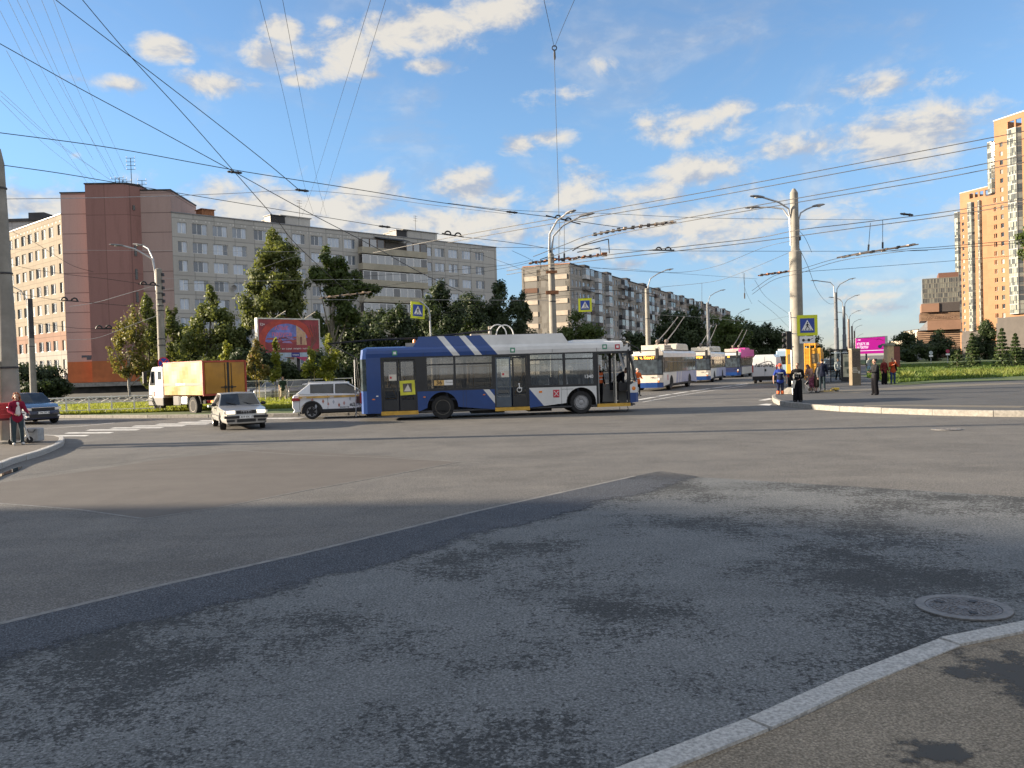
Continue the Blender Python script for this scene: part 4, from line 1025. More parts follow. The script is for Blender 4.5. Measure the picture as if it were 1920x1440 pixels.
def livery(c):
    if c[2] > 2.4:
        s = [sd_(k, c) > 0 for k in ('u1','u2','u3','u4','u5')]
        return 1 if (s[0] and not s[1]) or (s[2] and not s[3]) or s[4] else 0
    if c[0] < d2[1]-.3: return 1 if sd_('s1', c) > 0 and sd_('s2', c) < 0 else (1 if False else 0)
    if c[0] > xf-.1: return 0 if c[2] < Zs(1188,736) else 1
    return 1 if sd_('b3', c) > 0 else 0
for k in LN:
    if LN[k][1].x < 0: LN[k] = (LN[k][0], -LN[k][1])
LN['fz'] = ((0,0,Zs(1188,736)), Vector((0,0,1)))
paint(body, [LN[k] for k in LN], livery)
# window band pillars and frames (dark)
mb = MB()
gl = []                                           # glass panes: x0,x1,z0,z1,name
def openw(x0, x1, z0, z1): gl.append((x0,x1,z0,z1))
def band(x0, x1, wins):
    """dark band from x0 to x1 with the listed windows (x0,x1,sash z) cut out"""
    x = x0
    for a, b, zs in wins:
        if a > x: mb.bx(x,a,0.012,.07,ZW0,ZW1)
        mb.bx(a,b,0.012,.06,ZW0,ZW0+.10); mb.bx(a,b,0.012,.06,ZW1-.06,ZW1)
        if zs: mb.bx(a,b,0.008,.05,zs-.03,zs+.03); openw(a,b,ZW0+.10,zs-.03); openw(a,b,zs+.03,ZW1-.06)
        else: openw(a,b,ZW0+.10,ZW1-.06)
        x = b
    if x < x1: mb.bx(x,x1,0.012,.07,ZW0,ZW1)
zs1 = Zs(880,682)
band(d3[1], d2[0], [(X(801),X(851),zs1),(X(855),X(923),zs1)])
zs2 = Zs(1030,674)
band(d2[1], d1[0], [(X(995),X(1056),zs2),(X(1061),X(1113),zs2)])
# door posts / headers
for a, b in (d3, d2, d1): mb.bx(a,a+.06,0.01,.08,ZB,ZW1).bx(b-.06,b,0.01,.08,ZB,ZW1).bx(a+.06,b-.06,0.01,.08,ZW1-.10,ZW1)
mb.bx(xf-.03,xf+.04,0.005,.06,ZB+.05,ZW1)
mb.build('window_frame', [M_RUBB], bus)
for i, (a, b, z0, z1) in enumerate(gl):
    MB().bx(a,b,.030,.036,z0,z1).build('window', [M_BUSG if a < d2[0] else M_BUSG2], bus)
# doors
def leaf(x0, x1, m, gm, slant=None, zt=ZW1-.12):
    t = .07; zb = ZB+.07; zg = zb+.42
    o = MB().bx(x0,x0+t,.02,.07,zb,zt).bx(x1-t,x1,.02,.07,zb,zt).bx(x0+t,x1-t,.02,.07,zt-t,zt).bx(x0+t,x1-t,.02,.07,zb,zg).build('door', [m], bus)
    MB().bx(x0+t,x1-t,.04,.046,zg,zt-t).build('pane', [gm], o)
    h = MB(); h.tube([(x0+t+.03,.09,zt-.5),(x1-t-.03,.09,zg+.12)] if slant != 'up' else [(x0+t+.03,.09,zg+.12),(x1-t-.03,.09,zt-.6)], .018, 6)
    h.tube([(x0+t+.03,.09,zg+.1),(x1-t-.03,.09,zg-.02+.1)], .018, 6)
    h.build('handrail', [M_HANDY if m is M_RUBB else M_STEEL], o); return o
mid = (d3[0]+d3[1])/2
l1 = leaf(d3[0]+.07, mid-.02, M_RUBB, M_BUSG); l2 = leaf(mid+.02, d3[1]-.07, M_RUBB, M_BUSG)
mid2 = (d2[0]+d2[1])/2
M_DGREY = mat('door_blue_grey', (0.06,0.085,0.115), .4, var=.1, coat=.3)
l3 = leaf(d2[0]+.05, mid2-.03, M_DGREY, glass_thin('door_glass_pale', (0.72,0.76,0.78), .22)); l4 = leaf(mid2+.03, d2[1]-.07, M_RUBB, M_BUSG, 'up')
for lf, xa in ((l1,d3[0]+.33),(l3,d2[0]+.30)): MB().bx(xa,xa+.33,.030,.034,Zs(730,714)+0.0,Zs(730,714)+.26).bx(xa+.04,xa+.12,.028,.03,Zs(730,714)+.08,Zs(730,714)+.17,1).build('notice', [M_PAPER, M_REDST], lf)
# crossing sign reflected in the rear door glass, built as a flat board
px_, pz_ = bp(764,727)
o = MB().box((px_,.015,pz_),(.62,.02,.60),0,rot=(0,-.04,0)).build('sign_reflection', [mat('reflection_yellow',(0.62,0.60,0.05),.5,var=.15)], bus)
MB().box((px_,.003,pz_),(.36,.006,.36),0,rot=(0,-.04,0)).build('reflection_face', [mat('reflection_brown',(0.10,0.085,0.07),.5,var=.25)], o)
MB().poly([(px_-.15,-.002,pz_-.15),(px_+.15,-.002,pz_-.15),(px_+.02,-.002,pz_+.15)]).build('triangle', [M_PAPER], o)
sy = MB()
px_, pz_ = bp(974,728)
sy.lathe([(.085,-.0),(.11,-.0)], (px_,.036,pz_-.06), 'y', 18, caps=False); sy.bx(px_-.02,px_+.02,.032,.036,pz_-.02,pz_+.14); sy.ball((px_-.005,.034,pz_+.18),(.035,.004,.035)); sy.bx(px_,px_+.12,.032,.036,pz_-.01,pz_+.025)
sy.build('wheelchair_symbol', [M_WHITE], l4)
# sills
build_each(MB().bx(d3[0]-.02,d3[1]+.02,-.012,.1,ZB-.11,ZB+.05).bx(d2[0],d2[1],-.012,.1,ZB-.10,ZB+.05).bx(d1[0]+.02,d1[1]+.05,-.012,.1,ZB-.08,ZB+.06), 'door_sill', [M_YEL], bus)
# front door folded open: two leaves turned in
for xx, yaw in ((d1[0]+.12, 1.42),(d1[0]+.86, 1.5)):
    o = MB().bx(0,.05,-.02,.02,ZB+.06,ZW1-.12).bx(.52,.57,-.02,.02,ZB+.06,ZW1-.12).bx(.05,.52,-.02,.02,ZW1-.2,ZW1-.12).bx(.05,.52,-.02,.02,ZB+.06,ZB+.3).build('door', [M_PAPER if xx > d1[0]+.5 else M_INT], bus, loc=(xx,.06,0)); o.rotation_euler = (0,0,yaw)
    MB().bx(.05,.52,-.004,.004,ZB+.3,ZW1-.2).build('pane', [M_BUSG2], o)
# windscreen and front pillar, side cab glass
zt = ZW1+.05; ws = []
for i in range(len(nose)-2):
    a, b = nose[i], nose[i+1]; ws.append([(a[0]-.02,a[1],zf+.12),(b[0]-.02,b[1],zf+.07),(b[0]-.32,b[1],zt),(a[0]-.28,a[1],zt)])
w_ = MB(); [w_.poly(q) for q in ws]; w_.build('windscreen', [M_BUSG2], bus)
MB().poly([(xf+.05,.01,zf),(LQ-.14,.03,zf+.12),(LQ-.40,.02,ZW1-.02),(xf+.05,.01,ZW1-.02)]).build('cab_window', [M_BUSG2], bus)
MB().tube([(LQ-.13,.02,zf+.1),(LQ-.27,.01,(zf+zt)/2+.2),(LQ-.42,.01,ZW1+.05)], .045, 6).tube([(LQ-.05,.05,zf+.15),(LQ-.22,.08,2.2),(LQ-.36,.12,2.6)], .018, 5).build('windscreen_pillar', [M_RUBB], bus)
MB().bx(d3[0]-.9,d3[0]-.89,-.002,.0,ZB,2.6).bx(d2[0]-1.2,d2[0]-1.19,-.003,.0,ZB,ZW0).bx(d2[1]+1.6,d2[1]+1.61,-.003,.0,ZB+.02,ZW0).bx(wr+.85,wr+.86,-.003,0,ZB,ZW0).bx(wf-.85,wf-.84,-.003,0,ZB+.02,ZW0).bx(2.6,2.61,-.018,.0,ZW1+.02,ZC-.2).bx(5.2,5.21,-.018,.0,ZW1+.02,ZC-.2).bx(8.0,8.01,-.018,.0,ZW1+.02,ZC-.2).bx(9.9,9.91,-.018,.0,ZW1+.02,ZC-.2).build('panel_seam', [M_DARKM], bus)
MB().bx(LQ-.32,LQ-.2,-.05,.2,2.45,2.62).tube([(LQ-.35,.02,ZC-.1),(LQ-.05,-.12,ZC-.25),(LQ+.12,-.14,2.5)],.025,6).build('mirror_arm', [M_BLACK], bus)
# rear window, lamps, trim
rw = MB()
for i in range(6): a, b = rear[i], rear[i+1]; rw.poly([(a[0],a[1],1.25),(b[0],b[1],1.25),(b[0],b[1],ZW1-.05),(a[0],a[1],ZW1-.05)])
rw.build('rear_window', [glass_dark('rear_glass',(0.02,0.03,0.035))], bus)
MB().bx(X(697),X(702),-.012,0,Zs(700,750),Zs(700,748)).bx(X(793),X(797),-.012,0,Zs(795,745.5),Zs(795,743.5)).bx(X(905),X(909),-.012,0,Zs(907,741),Zs(907,739)).bx(X(1010),X(1016),-.012,0,Zs(1013,736.5),Zs(1013,733)).build('side_marker', [M_ORANGE], bus)
MB().bx(X(704.5),X(708.5),-.012,0,Zs(706,744),Zs(706,742)).build('side_reflector', [M_WHITE], bus)
MB().lathe([(.001,-.02),(.075,-.015),(.085,0)], (X(1188),0.01,Zs(1188,728)), 'y', 16).build('front_indicator', [M_ORANGE], bus)
for zz in (.75,.95): MB().lathe([(.001,.03),(.09,.02),(.1,0)], (LQ+.08,.42,zz), 'x', 14).build('headlight', [M_LAMP], bus)
for yy in (.3, 2.2): MB().bx(-.06,.02,yy-.07,yy+.07,.75,1.2).build('tail_light', [M_RED], bus)
# roof pods
def pod(pl, pr, ptl, ptr, y0, y1, name, mats, pl_planes=None):
    xs = [X(pl[0],pl[1]), X(ptl[0],ptl[1]), X(ptr[0],ptr[1]), X(pr[0],pr[1])]; zb = ZC+.02; zt_ = Zs(*ptl)
    m = MB(); 
    b = [(xs[0],y0),(xs[3],y0),(xs[3],y1),(xs[0],y1)]; tz = zt_ + .02
    top = [(xs[1],y0+.10),(xs[2],y0+.10),(xs[2],y1-.10),(xs[1],y1-.10)]
    vs = [(x,y,zb) for x,y in b]+[(x,y,tz) for x,y in top]
    m.add(vs, [(4,5,6,7),(0,1,5,4),(1,2,6,5),(2,3,7,6),(3,0,4,7)])
    o = m.build(name, mats, bus, bevel=.0)
    return o
p1 = pod((774,652),(1068,645),(785,632),(1056,629), .16, 2.1, 'roof_pod', [M_BLUE, M_WPAINT])
paint(p1, [LN[k] for k in ('u1','u2','u3','u4','u5')], livery)
pod((1069,646),(1149,645),(1080,637.5),(1139,637), .35, 2.0, 'roof_pod', [M_WPAINT])
MB().bx(X(762),X(790),.3,1.9,ZC+.05,ZC+.22).build('rear_roof_hatch', [mat('fairing_grey',(0.33,0.32,0.29),.6)], bus)
MB().lathe([(.07,0),(.08,.05),(.06,.16),(.001,.19)], (X(777,641),.5,ZC+.2), 'z', 12).build('beacon', [M_ORANGE], bus)
zp = Zs(900,631)+.05
tp = MB(); tp.bx(X(888),X(925),.7,1.7,zp,zp+.1); tp.bx(X(923),X(929),1.1,1.3,zp,zp+.42); tp.build('pole_base', [mat('pole_base_metal',(0.45,0.4,0.34),.5,.3)], bus)
for dy, dx in ((1.0,0.0),(1.45,.35)):
    hp = MB(); hp.tube([(X(940)+dx+.42*math.cos(a)*.9, dy, zp+.02+.46*math.sin(a)) for a in [PI*k/10 for k in range(11)]], .028, 6); hp.build('cable_loop', [M_WPAINT], bus)
for dy in (.85, 1.5): MB().tube([(X(928),dy,zp+.25),(X(800),dy-.05,zp+.0),(X(700),dy-.1,ZC+.42),(-1.4,dy-.12,ZC+.30)], [.04,.035,.03,.025], 6).build('trolley_pole', [M_BLACK], bus)
for dy in (.7, 1.7): MB().tube([(-1.3,dy,ZC+.28),(-.25,dy,ZC-.3),(-.12,dy,1.1),(-.1,dy,.8)], .014, 5).build('pole_rope', [M_DARKM], bus)
for yy in (.5,1.9): MB().bx(-.22,-.05,yy-.12,yy+.12,.75,1.05).build('rope_catcher', [M_BLACK], bus)
# stickers, fleet number, coat of arms style badge, route board
for px, py, m in ((740,662,0),(1133.5,650,0),(1157.5,650,1),(961,656.5,0)): st = MB(); x, z = bp(px,py); st.bx(x-.1,x+.1,-.02,-.014,z-.1,z+.1,m); st.bx(x-.055,x+.055,-.023,-.02,z-.05,z+.05,2); st.build('sticker', [M_GREENST, M_REDST, M_WHITE], bus)
pass
t_ = MB(); x, z = bp(1104,706); t_.text('1340', .20, (x,.02,z), bold=.004); t_.build('fleet_number', [M_WHITE], bus)
x, z = bp(1043,738); cr = MB().bx(x-.13,x+.13,-.012,-.004,z-.16,z+.16,0)
for s in (1,-1): cr.tube([(x-.085*s,-.014,z-.1),(x+.085*s,-.014,z+.1)], .014, 5, 1); cr.tube([(x+.05*s,-.014,z+.1),(x+.1*s,-.014,z+.085)], .012, 5, 1)
cr.build('red_crest', [M_REDST, M_WHITE], bus)
t_ = MB(); x, z = bp(1064,729.5); t_.text('троллейбусный парк', .05, (x,-.012,z)); t_.build('small_lettering', [M_DARKM], bus)
xa, za = bp(814,723); xb, zb_ = bp(849,712)
rb = MB().bx(xa,xa+.42,.022,.028,za,zb_,0).bx(xa+.42,xb,.022,.028,za,zb_,1).build('route_board', [mat('route_orange',(0.62,0.40,0.14),.6), M_WHITE], bus)
t_ = MB(); t_.text('36', .24, (xa+.21,.018,(za+zb_)/2), bold=.006); t_.text('Проспект', .085, (xa+.64,.018,za+.24)); t_.text('Площадь', .075, (xa+.64,.018,za+.12)); t_.build('lettering', [M_BLACK], rb)
# inside: floor, ceiling, far windows, seats, rails
MB().bx(.25,LQ-.15,.05,WID-.05,.30,.36).build('floor', [M_INTD], bus)
MB().bx(.25,LQ-.45,.05,WID-.05,ZW1+.02,ZW1+.06).build('ceiling', [M_INT], bus)
fm = MB(); fx_ = .4
for k in range(9):
    fm.bx(fx_,fx_+.12,WID-.06,WID-.005,ZW0,ZW1); 
    if k < 8: MB().bx(fx_+.12,fx_+1.32,WID-.035,WID-.03,ZW0,ZW1).build('window', [M_BUSGF], bus)
    fx_ += 1.32
fm.bx(.25,LQ-.4,WID-.07,WID-.004,ZW1-.06,ZW1+.02); fm.build('far_window_frame', [M_RUBB], bus)
for xs in list(np.arange(1.9,4.6,.8))+list(np.arange(7.4,9.3,.85)):
    for yy in (.35,1.75):
        if xs > d2[0]-.5 and xs < d2[1]+.3: continue
        MB().bx(xs,xs+.42,yy,yy+.85,.75,.84).box((xs+.02,yy+.42,1.18),(.09,.85,.75),rot=(0,-.12,0)).bx(xs+.1,xs+.3,yy+.1,yy+.75,.36,.75).build('seat', [M_SEAT], bus)
hr = MB()
for xs in (d3[0]+.1,d3[1]-.1,d3[1]+.9,3.9,4.7,d2[0]-.1,d2[1]+.1,7.4,8.4,d1[0]-.15): hr.tube([(xs,.95,.36),(xs,.95,ZW1)],.02,6)
hr.tube([(1,.95,2.15),(d1[0],.95,2.15)],.018,6); hr.tube([(1,1.6,2.15),(d1[0],1.6,2.15)],.018,6); hr.build('grab_rail', [M_HANDY], bus)
MB().bx(d1[0]-.08,d1[0]-.03,1.0,WID-.1,.36,2.4).bx(d1[1]-.25,LQ-.3,.9,1.0,.36,1.3).build('cab_partition', [M_INT], bus)
MB().bx(LQ-.75,LQ-.15,.45,WID-.3,.9,1.25).build('dashboard', [M_INTD], bus)
# wheels, wells, belly
MB().bx(.3,LQ-.2,.25,WID-.2,.26,.34).bx(wr-.7,wr+.7,.42,.55,.3,1.12).bx(wf-.7,wf+.7,.42,.55,.3,1.12).bx(wr+1.2,wr+2.6,.3,2.0,.16,.3).bx(wf-2.2,wf-1.2,.5,1.9,.15,.3).build('underbody', [M_GRUB], bus)
M_RIMR = mat('worn_steel_rim', (0.20,0.18,0.15), .6, .4, var=.25, dirt=.4); M_RIMF = mat('grey_steel_rim', (0.34,0.34,0.35), .5, .5, var=.2, dirt=.3)
wheel(bus, (wr,.20,WR), WR, .30, rim=M_RIMR, dish=.75); wheel(bus, (wf,.20,WR), WR, .30, rim=M_RIMF, dish=-.25, hub=.03)
wheel(bus, (wr,WID-.2,WR), WR, .30, face=1); wheel(bus, (wf,WID-.2,WR), WR, .30, face=1)
MB().tube([(X(1164),.3,.3),(X(1163),.2,.1)],.012,5).tube([(X(1176),.1,.3),(X(1177),.05,.12),(X(1173),0,.03)],.016,5).build('hanging_hose', [M_BLACK], bus)

# ---- queue of trolleybuses behind, nose towards the camera
def gold_reflection_glass():
    m, nt, b = _nt('side_glass'); b.inputs['Base Color'].default_value = (0.10,0.075,0.040,1); b.inputs['Roughness'].default_value = .10; b.inputs['Specular IOR Level'].default_value = .7  # golden reflection put into the base colour of the glass
    b.inputs['Coat Weight'].default_value = .25; b.inputs['Coat Roughness'].default_value = .05; return m
M_SIDEG = gold_reflection_glass()
M_CREAMP = mat('cream_front_paint', (0.70,0.62,0.53), .4, var=.05, coat=.2, dirt=.1)
M_LILAC = mat('side_lilac', (0.30,0.33,0.50), .45, var=.08, dirt=.1)
def queue_bus(label, corner, yaw, L, route, num, wrap=0):
    """local x: forward (towards the camera), y: to the bus's left; origin at the left front corner on the ground"""
    t = thing('trolleybus', label, 'trolleybus', (corner[0], corner[1], 0), yaw, 'trolleybuses queueing behind the broken one')
    Wd = 2.5; zc, zw0, zw1 = 2.86, 1.32, 2.42
    mb = MB(); x0 = -L
    wx = [-2.7, -L+2.9]
    pts = panel_arch(x0, -.12, .34, zw0, [(wx[1],.48,.6),(wx[0],.48,.6)])
    mb.poly([(p[0],0,p[1]) for p in pts]); mb.poly([(p[0],-Wd,p[1]) for p in pts][::-1])
    prof = [(0,zw1),(-.02,zc-.15),(-.12,zc),(-.5,zc+.07),(-Wd/2,zc+.1),(-Wd+.5,zc+.07),(-Wd+.12,zc),(-Wd+.02,zc-.15),(-Wd,zw1)]
    for i in range(8): a, b = prof[i], prof[i+1]; mb.poly([(x0,a[0],a[1]),(-.25,a[0],a[1]),(-.25,b[0],b[1]),(x0,b[0],b[1])])
    mb.poly([(x0,0,.34),(x0,0,zc-.1),(x0,-Wd,zc-.1),(x0,-Wd,.34)])
    o = mb.build('body', [[M_WPAINT, M_WPAINT, mat('wrap_navy',(0.02,0.03,0.10),.4,coat=.2)][wrap], M_BLUE, M_LILAC], t)
    if wrap < 2:
        s = [-4.4,-5.1,-5.35,-5.9,-6.15,-7.0]
        paint(o, [((x,0,.9), Vector((.95,0,.30)).normalized()) for x in s], lambda c: 0 if c.z > zw1-.1 else (lambda k: (0 if k > s[0] else 2 if k > s[1] else 0 if k > s[2] else 2 if k > s[3] else 0 if k > s[4] else 2))(c.x+(c.z-.9)*.316))
    # front: curved lower mask, bumper, windscreen, brow with the display
    fp = [(-.12,0),(.0,-.10),(.08,-.4),(.11,-Wd/2),(.08,-Wd+.4),(.0,-Wd+.1),(-.12,-Wd)]
    def ring(z0, z1, in0, in1, m): 
        q = MB()
        for i in range(6): a, b = fp[i], fp[i+1]; q.poly([(a[0]-in0,a[1],z0),(b[0]-in0,b[1],z0),(b[0]-in1,b[1],z1),(a[0]-in1,a[1],z1)])
        return q
    ring(.62,1.16,.0,.03,0).build('front_panel', [M_CREAMP if wrap < 2 else mat('wrap_navy',(0.02,0.03,0.10),.4)], t)
    ring(.26,.62,.0,.0,0).build('bumper', [M_BLUE], t)
    ws = ring(1.16,2.24,.03,.20,0).build('windscreen', [glass_dark('windscreen_glass',(0.022,0.03,0.036),.03)], t)
    ring(1.17,1.24,.018,.03,0).build('scuttle', [M_BLACK], t)
    ring(2.24,2.56,.195,.24,0).build('display_panel', [M_RUBB], t)
    ring(2.56,zc-.02,.235,.30,0).build('brow', [M_CREAMP if wrap < 2 else M_WPAINT], t)
    q = MB()
    for i in range(6): a, b = fp[i], fp[i+1]; q.poly([(a[0]-.30,a[1],zc-.02),(b[0]-.30,b[1],zc-.02),(-.45,b[1]*.98-.02,zc+.06),(-.45,a[1]*.98-.02,zc+.06)])
    q.build('front_roof', [M_WPAINT], t)
    d = MB(); d.text(route, .30, (-.08,-1.35,2.40), right=(0,1,0), up=(0,0,1), bold=.006, align='CENTER', sx=.9); d.build('route_display', [M_LED], t)
    nm = MB(); nm.text(num, .15, (.115,-.75,.98), right=(0,1,0), bold=.003); nm.build('fleet_number', [M_DARKM], t)
    for yy in (-.28, -Wd+.28): MB().lathe([(.001,.03),(.085,.02),(.1,-.03)], (.06,yy,.86), 'x', 14).build('headlight', [M_LAMP], t)
    MB().lathe([(.001,.03),(.05,.02),(.06,-.03)], (.07,-.3,.68), 'x', 12).build('front_indicator', [M_ORANGE], t)
    MB().tube([(.04,-.5,1.2),(.0,-1.0,1.5),(-.04,-1.35,1.42)],.018,5).tube([(.04,-1.5,1.2),(.0,-1.9,1.5)],.018,5).build('wiper', [M_BLACK], t)
    # side glazing in bays, pillars, sunlit upper lights
    gx = -.62; k = 0; pf = MB()
    pf.bx(-.26,-.1,-.03,.012,zw0,zw1)
    while gx > x0+.6:
        gx2 = max(gx-1.42, x0+.35)
        MB().bx(gx2+.04,gx-.04,-.02,.0,zw0+.05,2.06).build('window', [M_SIDEG], t); MB().bx(gx2+.04,gx-.04,-.02,.0,2.10,zw1).build('window', [M_SIDEG], t)
        pf.bx(gx2-.03,gx2+.04,-.03,.012,zw0,zw1); gx = gx2; k += 1
    pf.bx(x0,-.1,-.03,.008,2.06,2.10).bx(x0,-.1,-.03,.008,zw0,zw0+.05).bx(-.62,-.56,-.03,.01,zw0,zw1)
    pf.build('window_frame', [M_RUBB], t)
    MB().bx(-.56,-.26,-.02,.0,zw0+.1,zw1).build('cab_window', [M_GDARK], t)
    MB().bx(x0,-.3,-Wd-.0,-Wd+.03,zw0,zw1).build('far_window', [M_SIDEG], t)
    MB().bx(x0+.1,-.3,-Wd+.05,-.05,.36,zw0).build('saloon_floor', [M_INTD], t)
    for xx in wx: wheel(t, (xx,-.2,.48), .48, .3, face=1, rim=M_RIMF, dish=.3)
    for xx in wx: wheel(t, (xx,-Wd+.2,.48), .48, .3, face=-1, rim=M_RIMF)
    MB().bx(x0+.1,-.1,-Wd+.15,-.25,.26,.36).build('underbody', [M_GRUB], t)
    # roof gear
    M_PODC = mat('roof_gear_cream', (0.62,0.57,0.48), .55, var=.12, dirt=.3)
    MB().bx(-4.4,-2.2,-2.1,-.35,zc+.1,zc+.48).bx(-4.3,-2.3,-.36,-.32,zc+.2,zc+.24,1).bx(-4.3,-2.3,-.36,-.32,zc+.32,zc+.36,1).build('resistor_box', [M_PODC, M_BLACK], t, bevel=.03)
    MB().prism([(-10.6,zc+.1),(-10.3,zc+.52),(-9.8,zc+.62),(-6.6,zc+.62),(-6.2,zc+.5),(-6.1,zc+.1)], -2.15, -.3, 'xz').build('roof_pod', [M_PODC if wrap < 2 else mat('pink_wrap',(0.62,0.05,0.30),.45)], t, bevel=.05)
    MB().bx(-6.0,-4.9,-1.9,-.6,zc+.1,zc+.3).tube([(-5.2,-.9,zc+.3),(-5.3,-.9,zc+.75)],.07,8).tube([(-5.2,-1.6,zc+.3),(-5.3,-1.6,zc+.75)],.07,8).ball((-5.3,-.9,zc+.8),.16).ball((-5.3,-1.6,zc+.8),.16).tube([(-5.1,-.9,zc+.9),(-4.7,-.9,zc+.55),(-4.6,-.9,zc+.3)],.035,6).tube([(-5.1,-1.6,zc+.9),(-4.7,-1.6,zc+.55),(-4.6,-1.6,zc+.3)],.035,6).build('pole_base', [mat('pole_gear',(0.24,0.19,0.16),.6,.3,var=.3)], t)
    for yy, tip in ((-.9,-.75),(-1.6,-1.3)):
        MB().tube([(-5.1,yy,zc+.75),(-8.2,(yy+tip)/2,zc+1.75),(-11.2,tip,5.72)], [.05,.04,.028], 6).tube([(-11.15,tip,5.70),(-11.4,tip,5.78)],.05,6).build('trolley_pole', [mat('pole_grey',(0.30,0.27,0.24),.5,.3)], t)
    # big mirrors
    MB().tube([(-.2,-.2,zc+.02),(.05,-.25,zc+.30),(.32,-.3,zc+.22)],.035,6).build('mirror_arm', [M_WPAINT], t); MB().box((.34,-.30,zc-.18),(.14,.24,.75)).build('mirror', [M_BLACK], t, bevel=.03)
    MB().tube([(-.1,.0,2.2),(.1,.22,2.2)],.025,6).box((.1,.26,1.9),(.1,.2,.5)).build('side_mirror', [M_BLACK], t)
    if wrap == 0:
        MB().bx(-1.62,-1.42,.002,.012,.75,1.15).build('red_crest', [M_REDST], t)
    if wrap == 2:
        MB().bx(x0,-.5,.004,.012,2.44,2.74).bx(x0,-.5,-.3,-.0,2.745,3.25).build('pink_banner', [mat('pink_wrap',(0.62,0.05,0.30),.45,var=.3,scale=2)], t)
        MB().bx(x0,-1.0,.004,.012,.36,1.2).build('silver_wrap', [mat('silver_wrap',(0.55,0.52,0.47),.5,var=.15)], t)
    return t
yq = math.atan2(-.917, -.399)
queue_bus('first trolleybus of the queue, cream nosed with amber route 36 display and red crest', (10.72,59.0), yq, 12.2, '36  ч. Конст', '1489', 0)
queue_bus('second trolleybus of the queue, cream nosed, in front of the pink wrapped one', (18.55,77.6), yq+R(2.5), 12.0, '38  Метро', '1479', 1)
queue_bus('last trolleybus of the queue, navy nose and bright pink advertising wrap', (26.2,95.2), yq, 12.0, '40', '1502', 2)
